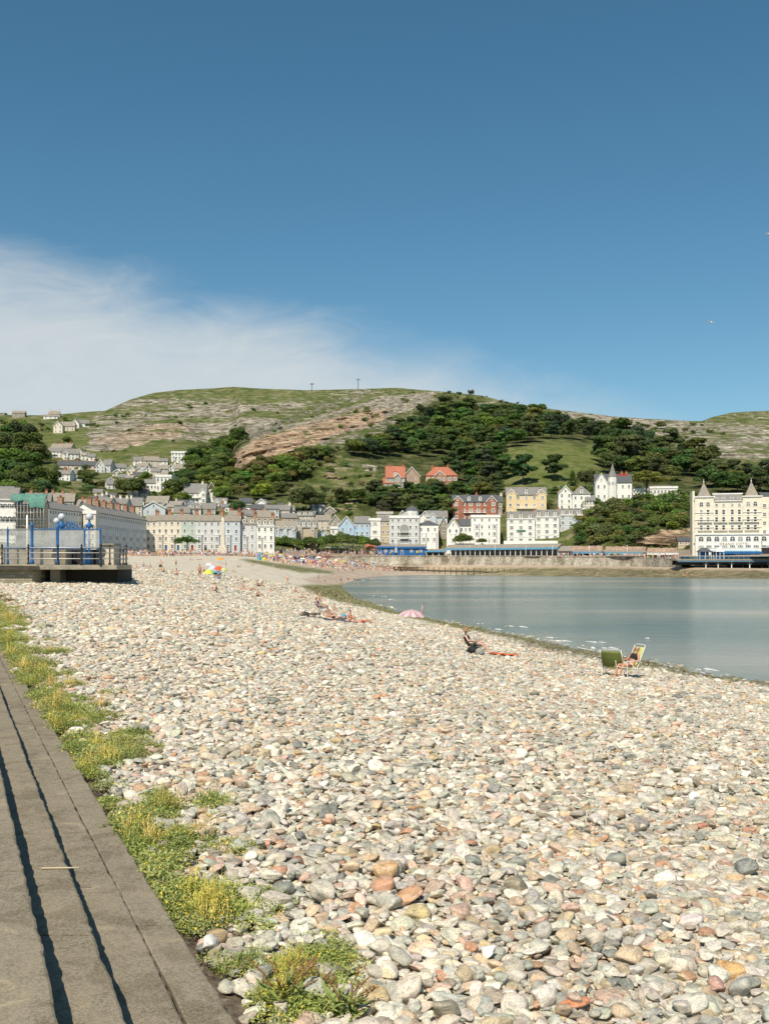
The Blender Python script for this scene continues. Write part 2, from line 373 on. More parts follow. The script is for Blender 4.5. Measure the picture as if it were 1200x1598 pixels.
# foam of the little breakers along the shore
m, t, b = nt('foam'); n = tex(t, vec=geopos(t), scale=9, detail=5); b.inputs['Base Color'].default_value = (.62, .64, .62, 1); b.inputs['Roughness'].default_value = .6
bump(t, b, n.outputs[0], .6, .05)
mb = MB()
for x, y, L in [(932, 1003, 26), (876, 1001, 30), (947, 1019, 14), (1103, 1046, 26), (862, 996, 16), (795, 978, 12), (750, 974, 9), (815, 979, 16), (779, 983, 14), (952, 1012, 20), (1012, 997, 6), (600, 931, 8), (584, 930, 5), (610, 936, 9), (567, 906, 7)]:
    c0 = P(x, y, wd(y)); s = c0.y/F; n = 9; vs = []
    q = .045+.03*rnd.random()
    for i in range(n):
        a = i/(n-1.); xc = c0.x+(a-.5)*L*s; yc = c0.y-(a-.5)*L*s*1.05+.25*math.sin(a*7+x); ww = (.5*math.sin(a*math.pi)**.6+.06)*(.4+.9*rnd.random())*q*1.1*max(1, c0.y/75)
        vs += [(xc-.1, yc-ww, .02), (xc, yc-ww*.3, .04+.05*math.sin(a*math.pi)), (xc, yc+ww*.6, .03)]
    mb.grid(vs, n, 3, m)
wx = [a for a, _ in WL][::-1]; wy = [q for _, q in WL][::-1]; run = []
for i in range(420):
    x = 640+i*1.45; y = float(np.interp(x, wx, wy)); c0 = P(x, y, wd(y)); on = float(vnoise(np.array([x/16.]), np.array([1.5]), 0, 6)[0])+.6*float(vnoise(np.array([x/5.]), np.array([7.5]), 0, 6)[0])
    off = .25+.35*float(vnoise(np.array([x/23.]), np.array([4.5]), 0, 9)[0])
    if on > -.05: wq_ = .03+.10*max(0, on)*rnd.uniform(.6, 1.2); run.append((c0.x+off*.7, c0.y+off*.7, wq_))
    if (on <= -.05 or i == 419) and run:
        if len(run) > 2: mb.grid([q for a, c_, w9 in run for q in ((a-w9, c_-w9, .025), (a, c_, .045), (a+w9, c_+w9, .025))], len(run), 3, m)
        run = []
tag(OB('foam', mb), 'white foam where small waves break along the shore', 'foam', kind='stuff')

# ================================================================== HILL
SKY = [(-600, 650), (-200, 652), (0, 647), (60, 648), (100, 646), (130, 643), (165, 641), (180, 634), (205, 623), (240, 613), (280, 608.5), (340, 605.5), (365, 603.5), (400, 606), (480, 609), (560, 607), (620, 605), (650, 608), (690, 611), (750, 617), (790, 627), (850, 637), (900, 643), (960, 650), (1010, 653.5), (1080, 657), (1095, 657), (1110, 651), (1140, 644), (1170, 642), (1200, 641), (1300, 638), (1500, 650), (1800, 680)]
def yr(x): return np.interp(x, [a for a, _ in SKY], [q for _, q in SKY])
CX = [-600, 0, 230, 440, 500, 700, 860, 1000, 1200, 1800]; CY = [868, 861, 840, 800, 780, 740, 700, 660, 630, 600]
TD = np.array([[230, 262, 280, 340, 420, 520, 640, 820, 1000, 1100], [250, 285, 300, 345, 420, 540, 660, 850, 1000, 1100], [330, 408, 424, 455, 500, 580, 680, 850, 980, 1120],
      [396, 425, 440, 470, 510, 588, 688, 850, 980, 1120], [432, 446, 456, 484, 515, 590, 690, 850, 980, 1120], [437, 452, 462, 487, 515, 590, 690, 850, 980, 1120], [402, 440, 456, 480, 510, 585, 690, 860, 1000, 1120], [376, 402, 425, 470, 510, 600, 720, 920, 1050, 1200], [335, 378, 400, 455, 505, 600, 740, 940, 1080, 1200], [320, 360, 400, 460, 510, 620, 760, 960, 1100, 1200]], float)
def Dh0(x, y):
    x = np.asarray(x, float); y = np.asarray(y, float)+x*0; x = x+y*0
    cols = np.stack([np.interp(-y, [-q for q in CY], TD[i]) for i in range(len(CX))])
    xi = np.clip(np.searchsorted(CX, x, side='right')-1, 0, len(CX)-2); cxa = np.array(CX, float)
    f = np.clip((x-cxa[xi])/(cxa[xi+1]-cxa[xi]), 0, 1); f = f*f*(3-2*f)
    idx = np.indices(x.shape); a = cols[(xi,)+tuple(idx)]; b_ = cols[(xi+1,)+tuple(idx)]
    return a*(1-f)+b_*f
def g2(x, y, cx, cy, sx, sy): return np.exp(-((x-cx)/sx)**2-((y-cy)/sy)**2)
def ss(e0, e1, v): q = np.clip((v-e0)/(e1-e0), 0, 1); return q*q*(3-2*q)
CLIFF = [(366, 731), (368, 702), (400, 676), (470, 656), (540, 636), (600, 618), (690, 612), (645, 640), (585, 665), (522, 682), (470, 703), (420, 719), (388, 733)]
PINK = [(366, 731), (368, 704), (400, 684), (480, 664), (560, 640), (610, 640), (600, 655), (540, 672), (470, 700), (420, 718), (388, 733)]
def Dh(x, y):
    D = Dh0(x, y)
    # the rocky nose pushing out to the left, the gully beside it, the grassy knoll, and the shoulder of the wood
    D = D-70*ss(355, 380, x)*ss(760, 690, y)*ss(690, 480, x)+45*g2(x, y, 330, 700, 45, 45)-35*g2(x, y, 860, 725, 90, 35)-25*g2(x, y, 1130, 690, 90, 30)+25*g2(x, y, 760, 720, 40, 50)
    D = D-20*g2(x, y, 960, 800, 90, 40)
    return D
yb_ = 868.2
nx, ny = 820, 190
gx = np.linspace(-500, 1740, nx); tt = np.linspace(0, 1, ny)
GX, TT = np.meshgrid(gx, tt, indexing='ij'); GY = yb_+(yr(GX)-yb_)*TT
D = Dh(GX, GY)
rock = np.zeros(GX.shape)
UP = [(128, 668), (140, 650), (170, 638), (205, 620), (250, 610), (365, 600), (490, 605), (600, 600), (560, 630), (500, 648), (430, 668), (400, 672), (340, 690), (290, 682), (230, 684), (190, 694), (150, 686)]
rock = np.maximum(rock, softpoly(UP, GX, GY, 4)*.66)
BAND = softpoly([(128, 700), (140, 682), (180, 668), (250, 660), (330, 652), (440, 652), (450, 668), (400, 684), (330, 690), (240, 690), (190, 704), (150, 706)], GX, GY, 3)
BAND = np.maximum(BAND, softpoly([(200, 640), (300, 632), (470, 628), (480, 638), (330, 646), (210, 652)], GX, GY, 2))
BAND = np.maximum(BAND, softpoly([(1015, 690), (1030, 678), (1200, 668), (1300, 670), (1300, 700), (1130, 700)], GX, GY, 4)*.8)
rock = np.maximum(rock, BAND*.95); rock = rock*(1-.5*ss(630, 614, GY)*ss(560, 480, GX))
rock = np.maximum(rock, softpoly(CLIFF, GX, GY, 2)*1.0)
rock = np.maximum(rock, softpoly([(560, 606), (700, 606), (700, 625), (650, 650), (600, 690), (560, 700), (500, 720), (500, 690), (600, 650)], GX, GY, 6)*.62)
rock = np.maximum(rock, softpoly([(860, 640), (1090, 652), (1090, 668), (1010, 672), (860, 655)], GX, GY, 4)*.8)
rock = np.maximum(rock, softpoly([(1010, 690), (1020, 672), (1110, 650), (1200, 640), (1500, 650), (1500, 740), (1200, 735), (1100, 712)], GX, GY, 6)*.66)
rock = np.maximum(rock, softpoly([(180, 690), (300, 690), (300, 722), (200, 718)], GX, GY, 6)*.42)
rock = np.maximum(rock, softpoly([(430, 730), (560, 730), (600, 770), (560, 810), (430, 790)], GX, GY, 8)*.5)
rock = np.maximum(rock, softpoly([(500, 725), (590, 722), (590, 745), (510, 748)], GX, GY, 4)*.75)
rock = np.maximum(rock, softpoly([(985, 838), (1020, 826), (1085, 818), (1085, 855), (985, 852)], GX, GY, 3)*.95)
rock = np.maximum(rock, softpoly([(655, 612), (800, 620), (800, 640), (720, 640)], GX, GY, 5)*.5)
pink = np.maximum(softpoly(PINK, GX, GY, 4), softpoly([(985, 838), (1020, 826), (1085, 818), (1085, 855), (985, 852)], GX, GY, 3))
pink = np.maximum(pink, .5*softpoly([(140, 690), (210, 665), (290, 655), (290, 680), (200, 700)], GX, GY, 5)+.6*softpoly([(430, 730), (560, 730), (600, 770), (560, 810), (430, 790)], GX, GY, 8))
dip = softpoly([(360, 740), (365, 690), (480, 645), (600, 600), (720, 600), (640, 690), (480, 720)], GX, GY, 5)
lush = softpoly([(775, 700), (860, 688), (942, 695), (945, 745), (880, 760), (780, 760)], GX, GY, 5)+.7*softpoly([(60, 720), (80, 665), (190, 690), (180, 720)], GX, GY, 5)+.6*softpoly([(200, 690), (310, 685), (300, 710), (210, 705)], GX, GY, 5)+.5*softpoly([(400, 628), (480, 612), (470, 632), (410, 645)], GX, GY, 5)
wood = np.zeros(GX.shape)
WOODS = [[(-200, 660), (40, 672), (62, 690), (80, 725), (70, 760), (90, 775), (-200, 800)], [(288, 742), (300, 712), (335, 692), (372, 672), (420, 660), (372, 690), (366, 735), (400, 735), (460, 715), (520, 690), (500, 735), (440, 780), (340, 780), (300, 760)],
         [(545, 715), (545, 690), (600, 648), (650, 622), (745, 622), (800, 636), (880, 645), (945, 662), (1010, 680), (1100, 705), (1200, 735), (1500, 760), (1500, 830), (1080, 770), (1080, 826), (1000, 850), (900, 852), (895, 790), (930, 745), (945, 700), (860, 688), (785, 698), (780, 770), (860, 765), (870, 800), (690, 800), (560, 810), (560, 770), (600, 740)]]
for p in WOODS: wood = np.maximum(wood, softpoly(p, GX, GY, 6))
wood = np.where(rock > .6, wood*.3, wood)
Z0 = EYE+(HY-GY)/F*D; X0 = (GX-HX)/F*D
# limestone steps: cliffs and ledges, level on the left, dipping to the left on the nose
wz = Z0+dip*(-.42*X0)+4*fbm(X0/45., D/60., Z0/25., 3, 21)
per = 8.5; fr = wz/per-np.floor(wz/per); led = np.where(fr < .7, fr/.7*.22, .22+(fr-.7)/.3*.78)-fr
amp = rock*(6.5+16*(1-.6*TT)*.7)
D = D+led*amp*1.5+rock*2.6*fbm(X0/6., Z0/3.5, 0, 4, 33)+(1-rock)*3.0*fbm(X0/25., Z0/14., 0, 4, 41)*ss(.02, .2, TT)
D = D+14*fbm(X0/90., Z0/50., 0, 3, 77)*ss(.25, .5, TT)
wq = wz/13.+.5*fbm(X0/40., Z0/20., 0, 3, 88); fq = wq-np.floor(wq)
nose = softpoly(PINK, GX, GY, 3)
D = D+nose*(9*np.where(fq < .72, -fq/.72, (fq-1.)/.28)+6.5*fbm(X0/11., Z0/6., 0, 4, 91))+rock*2.2*fbm(X0/3., Z0/1.6, 0, 2, 35)+(BAND+.5*rock)*8*fbm(X0/15., Z0/8., 0, 4, 95)
X1 = (GX-HX)/F*D; Z1 = EYE+(HY-GY)/F*D+0*D
V = np.stack([X1, D, Z1], 2)
# the far side: plateau, then down
ridge = V[:, -1, :]
ext = []
for k, (dy, dz) in enumerate([(60, 1.5), (250, -6), (700, -60), (1400, -230)]):
    q = ridge.copy(); q[:, 0] *= (q[:, 1]+dy)/q[:, 1]; q[:, 1] += dy; q[:, 2] += dz if k > 0 else -1.5; ext.append(q[:, None, :])
# plateau must stay under the line of sight
V = np.concatenate([V]+ext, 1); nyy = V.shape[1]
def pad(a): return np.concatenate([a, np.repeat(a[:, -1:], nyy-ny, 1)], 1).ravel()
me = npmesh('hillside', V.reshape(-1, 3), gridfaces(nx, nyy), [], True)
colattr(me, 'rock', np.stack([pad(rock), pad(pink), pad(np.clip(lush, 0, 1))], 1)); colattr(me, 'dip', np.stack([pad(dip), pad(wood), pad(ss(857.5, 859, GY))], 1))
m, t, b = nt('hillside_ground'); pos = geopos(t)
A1 = nd(t, 'ShaderNodeAttribute', attribute_name='rock'); s1 = t.nodes.new('ShaderNodeSeparateColor'); t.links.new(A1.outputs['Color'], s1.inputs[0])
A2 = nd(t, 'ShaderNodeAttribute', attribute_name='dip'); s2 = t.nodes.new('ShaderNodeSeparateColor'); t.links.new(A2.outputs['Color'], s2.inputs[0])
sx = t.nodes.new('ShaderNodeSeparateXYZ'); t.links.new(pos, sx.inputs[0])
zz = mth(t, 'SUBTRACT', sx.outputs[2], mth(t, 'MULTIPLY', mth(t, 'MULTIPLY', sx.outputs[0], s2.outputs[0]), .42))
cb = t.nodes.new('ShaderNodeCombineXYZ'); t.links.new(sx.outputs[0], cb.inputs[0]); t.links.new(sx.outputs[1], cb.inputs[1]); t.links.new(zz, cb.inputs[2]); cp = cb.outputs[0]
st = tex(t, vec=cp, scale=1, detail=8, rough=.66, vs=(.035, .035, .20)); st.inputs['Distortion'].default_value = .6
bl = tex(t, vec=cp, scale=1, detail=9, rough=.7, vs=(.11, .09, .2))
fi = tex(t, vec=cp, scale=1, detail=8, rough=.75, vs=(.22, .22, .45))
wv = t.nodes.new('ShaderNodeVectorMath'); wv.operation = 'MULTIPLY_ADD'; t.links.new(bl.outputs['Color'], wv.inputs[0]); wv.inputs[1].default_value = (26, 26, 14); t.links.new(cp, wv.inputs[2])
cr = tex(t, 'Voronoi', vec=wv.outputs[0], scale=1, vs=(.05, .05, .26), feature='DISTANCE_TO_EDGE')
st2 = tex(t, vec=cp, scale=1, detail=5, rough=.55, vs=(.006, .006, .085)); st2.inputs['Distortion'].default_value = .4
st3 = tex(t, vec=cp, scale=1, detail=5, rough=.6, vs=(.07, .07, .6)); st3.inputs['Distortion'].default_value = .5
thr = mth(t, 'ADD', mth(t, 'ADD', mth(t, 'MULTIPLY', s1.outputs[0], .70), mth(t, 'MULTIPLY', st2.outputs[0], 1.1)), mth(t, 'ADD', mth(t, 'MULTIPLY', st.outputs[0], 1.5), mth(t, 'MULTIPLY', bl.outputs[0], 1.0)))
rm = t.nodes.new('ShaderNodeMapRange'); t.links.new(thr, rm.inputs[0]); rm.inputs[1].default_value = 2.25; rm.inputs[2].default_value = 2.31
rockc = ramp(t, fi.outputs[0], [(.36, (.085, .08, .065)), (.44, (.225, .21, .17)), (.54, (.34, .32, .265)), (.66, (.50, .475, .41))])
pinkc = ramp(t, fi.outputs[0], [(.36, (.10, .07, .045)), (.43, (.34, .23, .15)), (.54, (.48, .35, .245)), (.66, (.58, .48, .36))])
vb = tex(t, 'Voronoi', vec=wv.outputs[0], scale=1, vs=(.11, .11, .30)) if False else None
rc = mixc(t, mth(t, 'MULTIPLY', s1.outputs[1], mth(t, 'ADD', .35, st.outputs[0]), True), rockc, pinkc)
rc = mixc(t, 1., rc, ramp(t, cr.outputs['Distance'], [(0, (.33, .31, .28)), (.035, (.75, .73, .7)), (.09, (1.1, 1.09, 1.07))]), 'MULTIPLY')  # crack lines darkened: the rock's self-shadowing painted into its colour
rc = mixc(t, 1., rc, ramp(t, st3.outputs[0], [(.38, (.42, .40, .37)), (.43, (.88, .87, .85)), (.55, (1.1, 1.1, 1.1))]), 'MULTIPLY')  # dark strata bands: shadows between ledges painted into the rock colour
vb = tex(t, 'Voronoi', vec=cp, scale=1, vs=(.16, .16, .42)); vbs = t.nodes.new('ShaderNodeSeparateColor'); t.links.new(vb.outputs['Color'], vbs.inputs[0])
rc = mixc(t, 1., rc, ramp(t, vbs.outputs[0], [(0, (.66, .64, .6)), (.3, (.9, .89, .87)), (1, (1.3, 1.28, 1.24))]), 'MULTIPLY')
gr = ramp(t, bl.outputs[0], [(.38, (.06, .085, .024)), (.46, (.11, .135, .04)), (.54, (.165, .175, .07)), (.62, (.28, .245, .15))])
lu = ramp(t, bl.outputs[0], [(.38, (.09, .125, .03)), (.5, (.15, .18, .05)), (.62, (.22, .215, .10))])
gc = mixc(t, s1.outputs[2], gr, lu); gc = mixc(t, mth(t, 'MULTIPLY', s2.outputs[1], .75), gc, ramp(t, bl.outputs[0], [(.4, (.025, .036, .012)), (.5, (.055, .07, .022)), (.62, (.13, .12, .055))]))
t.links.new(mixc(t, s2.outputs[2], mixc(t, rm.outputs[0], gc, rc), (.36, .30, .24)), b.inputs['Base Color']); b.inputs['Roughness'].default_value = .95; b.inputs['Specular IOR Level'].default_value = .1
bump(t, b, mth(t, 'ADD', mth(t, 'ADD', fi.outputs[0], bl.outputs[0]), mth(t, 'MULTIPLY', cr.outputs['Distance'], .5)), .9, 2.2)
me.materials.append(m); tag(OB('hillside', me), kind='structure')
HV = V[:, :ny, :]
def hillD(x, y):
    """distance of the built hillside surface at a pixel"""
    i = (x+500)/2240.*(nx-1); i0 = int(min(max(i, 0), nx-2)); fy = (y-yb_)/(float(yr(x))-yb_)
    j = min(max(fy, 0), .999)*(ny-1); j0 = int(j); fi_, fj = i-i0, j-j0
    return float(HV[i0, j0, 1]*(1-fi_)*(1-fj)+HV[i0+1, j0, 1]*fi_*(1-fj)+HV[i0, j0+1, 1]*(1-fi_)*fj+HV[i0+1, j0+1, 1]*fi_*fj)
def HP(x, y): return P(x, y, hillD(x, y))
# ================================================================== STONES
def stone_mesh(seed, sub=3):
    r = random.Random(seed); bm = bmesh.new(); bmesh.ops.create_icosphere(bm, subdivisions=sub, radius=1)
    planes = []
    for i in range(r.choice([3, 5, 7, 9, 11])):
        n = Vector((r.gauss(0, 1), r.gauss(0, 1), r.gauss(0, .6))).normalized(); planes.append((n, r.uniform(.5, .86)))
    k = r.uniform(2.2, 3.6); o = Vector((r.uniform(0, 50), r.uniform(0, 50), 0))
    from mathutils import noise
    for v in bm.verts:
        p = v.co.copy(); q = (abs(p.x)**k+abs(p.y)**k+abs(p.z)**k)**(1/k); p /= q
        for n, d in planes:
            e = p.dot(n)-d
            if e > 0: p -= n*e*.94
        p *= 1+.16*noise.noise(p*1.1+o)+.05*noise.noise(p*3.5+o)+.02*noise.noise(p*8+o)
        v.co = p
    bmesh.ops.smooth_vert(bm, verts=bm.verts, factor=.22, use_axis_x=True, use_axis_y=True, use_axis_z=True)
    me = bpy.data.meshes.new('beach_stone'); bm.to_mesh(me); bm.free()
    me.polygons.foreach_set('use_smooth', [True]*len(me.polygons)); return me
def stone_mat(name, inst):
    m, t, b = nt(name)
    if inst:
        a = nd(t, 'ShaderNodeAttribute', attribute_name='stone_colour'); a.attribute_type = 'INSTANCER'; c = a.outputs['Color']; seed = a.outputs['Alpha']
    else:
        a = t.nodes.new('ShaderNodeObjectInfo'); c = a.outputs['Color']; seed = a.outputs['Random']
    co = coord(t); ad = t.nodes.new('ShaderNodeVectorMath'); t.links.new(co, ad.inputs[0])
    k = t.nodes.new('ShaderNodeCombineXYZ'); t.links.new(mth(t, 'MULTIPLY', seed, 57.), k.inputs[0]); t.links.new(mth(t, 'MULTIPLY', seed, 31.), k.inputs[1]); t.links.new(k.outputs[0], ad.inputs[1])
    v = ad.outputs[0]
    n = tex(t, vec=v, scale=1.1, detail=8, rough=.65); n2 = tex(t, vec=v, scale=7, detail=6, rough=.75); n3 = tex(t, vec=v, scale=1.4, detail=4, vs=(.5, .5, 5)); n3.inputs['Distortion'].default_value = 1.5
    c1 = mixc(t, 1., c, ramp(t, n.outputs[0], [(.36, (.62, .61, .60)), (.5, (1, 1, 1)), (.64, (1.25, 1.2, 1.12))]), 'MULTIPLY')
    c1 = mixc(t, 1., c1, ramp(t, n2.outputs[0], [(.36, (.55, .55, .54)), (.5, (1, 1, 1)), (.62, (1.22, 1.22, 1.2))]), 'MULTIPLY')
    vein = ramp(t, n3.outputs[0], [(.57, (0, 0, 0)), (.62, (.45, .45, .45)), (.67, (0, 0, 0))])
    c1 = mixc(t, vein, c1, (.7, .68, .62, 1))
    t.links.new(c1, b.inputs['Base Color']); b.inputs['Roughness'].default_value = .78; b.inputs['Specular IOR Level'].default_value = .3
    bump(t, b, mth(t, 'ADD', n.outputs[0], mth(t, 'MULTIPLY', n2.outputs[0], .5)), .35, .25 if False else .02)
    return m
SM_I = stone_mat('stone_mixed', True); SM_O = stone_mat('stone_surface', False)
PALS = [((.55, .51, .43), 24, 'pale buff'), ((.68, .65, .57), 17, 'off-white'), ((.42, .425, .375), 15, 'greenish grey'), ((.48, .47, .42), 15, 'light grey'), ((.55, .44, .31), 11, 'tan'), ((.56, .42, .33), 6, 'pinkish'), ((.48, .28, .18), 2.5, 'rust orange'), ((.24, .25, .23), 4, 'dark grey'), ((.54, .42, .25), 2.5, 'ochre yellow'), ((.34, .30, .24), 5, 'brown')]
PC = np.array([p[0] for p in PALS]); PWt = np.array([p[1] for p in PALS], float); PWt /= PWt.sum()
rs = np.random.RandomState(11)
def scatter(D0, D1, sp, size, layer=0., keep=1.):
    nx_ = int(2*.5*D1/sp); ny_ = int((D1-D0)/sp)
    gx_, gy_ = np.meshgrid(np.arange(nx_)*sp-.5*D1, D0+np.arange(ny_)*sp, indexing='ij')
    x = (gx_+(rs.rand(*gx_.shape)-.5)*sp*1.25).ravel(); y = (gy_+(rs.rand(*gx_.shape)-.5)*sp*1.25).ravel()
    k = (x > -.50*y-.8) & (x < .45*y+.8) & (rs.rand(len(x)) < keep); x, y = x[k], y[k]
    e = x-(SE+SA*y); dens = np.clip((e+.02)/.62+.55*fbm(x/.45, y/1.0, 0, 3, 4), 0, 1)
    k = (e > .1) & (rs.rand(len(x)) < .10+.9*np.clip(dens*1.6, 0, 1)); x, y, e = x[k], y[k], e[k]
    z = gz(x, y); k = z > .0-.10*(rs.rand(len(z)) < .12); x, y, z = x[k], y[k], z[k]
    px = x/y*F+HX; py = HY-(z-EYE)*F/y
    k = ~(inpoly([(-300, 840), (196, 840), (200, 893), (60, 911), (-300, 911)], px, py) & (y > 55)); x, y, z = x[k], y[k], z[k]
    k = np.exp(np.clip(rs.randn(len(x)), -2, 1.9)*.31)*size
    asp = rs.uniform(.6, .95, len(x)); fl = rs.uniform(.28, .62, len(x))
    sc = np.stack([k, k*asp, k*asp*fl**.8], 1)
    rot = np.stack([rs.randn(len(x))*.22, rs.randn(len(x))*.22, rs.rand(len(x))*6.283], 1)
    zz_ = z+sc[:, 2]*.35+layer+rs.rand(len(x))*.022
    return np.stack([x, y, zz_], 1), sc, rot
parts = [scatter(4.2, 24, .066, .048), scatter(4.2, 24, .15, .064, .028, .5), scatter(24, 48, .108, .076), scatter(24, 48, .22, .092, .04, .4), scatter(48, 82, .17, .11, 0, .9), scatter(82, 120, .26, .14, 0, .6), scatter(120, 170, .45, .17, 0, .4)]
pos = np.concatenate([p[0] for p in parts]); scl = np.concatenate([p[1] for p in parts]); rot = np.concatenate([p[2] for p in parts]); N = len(pos)
ci = rs.choice(len(PALS), N, p=PWt)
patch = fbm(pos[:, 0]/1.3, pos[:, 1]/1.3, 0, 3, 60)
cols = PC[ci]*(1+rs.randn(N, 1)*.14)*(1+rs.randn(N, 3)*.025)*(1+.10*patch[:, None])
wet = np.clip(1.3-np.abs(pos[:, 2]-.08)/.09, 0, 1)*.9*(pos[:, 1] < 130)*(pos[:, 0]/pos[:, 1]*F+HX > 600)
wc = np.where(rs.rand(N, 1) < .55, np.array([[.11, .115, .03]]), np.array([[.09, .08, .05]])); cols = cols*(1-wet[:, None])+wc*wet[:, None]
wpx = pos[:, 0]/pos[:, 1]*F+HX; wpy = HY-(pos[:, 2]-EYE)*F/pos[:, 1]
wm = softpoly([(468, 913), (545, 911), (552, 925), (600, 947), (640, 957), (700, 971), (760, 983), (760, 988), (700, 977), (640, 964), (560, 947), (498, 931)], wpx, wpy, 2, 3)[:, None]*.93
cols = cols*(1-wm)+np.where(rs.rand(N, 1) < .7, np.array([[.13, .14, .035]]), np.array([[.22, .19, .10]]))*wm
cols = np.clip(cols*np.array([[.99, .97, .93]]), .02, .86); srand = rs.rand(N)
# the three hundred stones that show largest are objects of their own, the rest one mass
px = pos[:, 0]/pos[:, 1]*F+HX; py = HY-(pos[:, 2]-EYE)*F/pos[:, 1]; szp = scl[:, 0]*scl[:, 1]/pos[:, 1]**2
vis = (px > 6) & (px < 1194) & (py < 1590) & (pos[:, 0]-(SE+SA*pos[:, 1]) > .25) & (pos[:, 2]-gz(pos[:, 0], pos[:, 1]) > .045)
order = np.argsort(-np.where(vis, szp, 0))[:284]
STM = [stone_mesh(100+i, 3) for i in range(14)]
for me_ in STM: me_.materials.append(SM_O)
def stone_obj(i, me_=None):
    o = bpy.data.objects.new('beach_stone', me_ or STM[i % len(STM)]); COL.objects.link(o)
    o.location = pos[i]; o.scale = scl[i]; o.rotation_euler = rot[i]; o.color = tuple(cols[i])+(1,); return o
for i in order:
    o = stone_obj(int(i), STM[int(srand[i]*13.99)]); nm = PALS[ci[i]][2]
    tag(o, '%s stone, one of the large ones lying in the near foreground of the beach' % nm, 'stone', 'large %s stones near the camera' % nm)
# marked stones the photograph shows one by one: pixel, half width in pixels, colour, label
for x, y, hw, c_, asp, fl, rz, lab in [
    (606, 1372, 22, (.58, .38, .2), .85, .6, .3, 'big orange-tan block standing up among the grey stones in mid beach'),
    (578, 1352, 20, (.56, .42, .27), .7, .5, .9, 'tan slab leaning on the big orange-tan block'),
    (1137, 1530, 23, (.6, .38, .17), .85, .6, .2, 'yellow-orange rounded stone near the lower right of the beach'),
    (1118, 1556, 18, (.5, .30, .24), .9, .7, .2, 'pink rounded stone just below the yellow-orange one'),
    (894, 1579, 26, (.55, .24, .12), .5, .6, .1, 'long rust-red stone at the bottom of the beach'),
    (328, 1492, 17, (.74, .73, .68), .85, .8, .4, 'white speckled stone beside the lowest concrete step'),
    (342, 1479, 24, (.36, .27, .16), .7, .7, .2, 'brown egg-shaped stone behind the white speckled one'),
    (345, 1512, 26, (.43, .38, .27), .65, .6, .1, 'olive-tan oval stone in front of the white speckled one'),
    (655, 1548, 32, (.62, .56, .45), .6, .6, -.4, 'large cream angular stone right of the yellow-flowered weeds'),
    (425, 1452, 24, (.42, .45, .41), .5, .5, -.6, 'long greenish grey stone at the edge of the weed strip'),
    (528, 1165, 13, (.56, .42, .24), .8, .6, 0, 'yellow-tan stone alone in the middle of the beach'),
    (120, 1147, 12, (.70, .69, .64), .6, .7, .2, 'white stone in the weeds below the upper steps'),
    (151, 1173, 15, (.75, .75, .72), .5, .5, .4, 'pale flat stone on the green weeds beside the steps'),
    (600, 1093, 11, (.5, .28, .17), .6, .7, 0, 'rust-brown stone in the middle distance of the beach'),
    (25, 1053, 9, (.62, .58, .5), .8, .7, 0, 'pale stone lying on the lowest step'),
    (1095, 1300, 14, (.45, .2, .13), .8, .5, .3, 'dark red stone at the right of the beach')]:
    p = bp(x, y); s = hw*p.y/F
    o = bpy.data.objects.new('beach_stone', STM[(x+y) % 14]); COL.objects.link(o); o.location = p+Vector((0, 0, s*asp*fl*.55+.035)); o.scale = (s, s*asp, s*asp*fl)
    o.rotation_euler = (.15, -.1, rz); o.color = c_+(1,); tag(o, lab, 'stone', 'distinct stones on the beach')
rest = np.ones(N, bool); rest[order] = False
pc = bpy.data.meshes.new('pebbles'); pc.from_pydata(pos[rest].tolist(), [], []); n_ = int(rest.sum())
def pa(name, typ, arr, f):
    a = pc.attributes.new(name, typ, 'POINT'); a.data.foreach_set(f, np.asarray(arr).ravel())
pa('s_scale', 'FLOAT_VECTOR', scl[rest].astype(np.float32), 'vector'); pa('s_rot', 'FLOAT_VECTOR', rot[rest].astype(np.float32), 'vector')
pa('stone_colour', 'FLOAT_COLOR', np.concatenate([cols[rest], srand[rest][:, None]], 1).astype(np.float32), 'color')
pa('s_pick', 'INT', np.where(pos[rest][:, 1] < 16, rs.randint(0, 12, n_), 12+rs.randint(0, 8, n_)).astype(np.int32), 'value')
def gn_scatter(ob, meshes, mat, colname, prefix):
    colx = bpy.data.collections.new(prefix+'_shapes')
    for k, me_ in enumerate(meshes):
        me2 = me_.copy()
        if mat is not None: me2.materials.clear(); me2.materials.append(mat)
        o = bpy.data.objects.new('%s_shape_%02d' % (prefix, k), me2); colx.objects.link(o)
    ng = bpy.data.node_groups.new(prefix+'_scatter', 'GeometryNodeTree')
    ng.interface.new_socket('Geometry', in_out='INPUT', socket_type='NodeSocketGeometry'); ng.interface.new_socket('Geometry', in_out='OUTPUT', socket_type='NodeSocketGeometry')
    N_ = ng.nodes; gi = N_.new('NodeGroupInput'); go = N_.new('NodeGroupOutput'); iop = N_.new('GeometryNodeInstanceOnPoints'); cinfo = N_.new('GeometryNodeCollectionInfo')
    cinfo.inputs['Collection'].default_value = colx; cinfo.inputs['Separate Children'].default_value = True; cinfo.inputs['Reset Children'].default_value = True
    iop.inputs['Pick Instance'].default_value = True
    def na_(nm, ty):
        q = N_.new('GeometryNodeInputNamedAttribute'); q.data_type = ty; q.inputs['Name'].default_value = nm; return q.outputs[0]
    L = ng.links; L.new(gi.outputs[0], iop.inputs['Points']); L.new(cinfo.outputs[0], iop.inputs['Instance'])
    L.new(na_('s_pick', 'INT'), iop.inputs['Instance Index']); L.new(na_('s_scale', 'FLOAT_VECTOR'), iop.inputs['Scale'])
    er = N_.new('FunctionNodeEulerToRotation'); L.new(na_('s_rot', 'FLOAT_VECTOR'), er.inputs[0]); L.new(er.outputs[0], iop.inputs['Rotation'])
    L.new(iop.outputs[0], go.inputs[0]); md = ob.modifiers.new('scatter', 'NODES'); md.node_group = ng
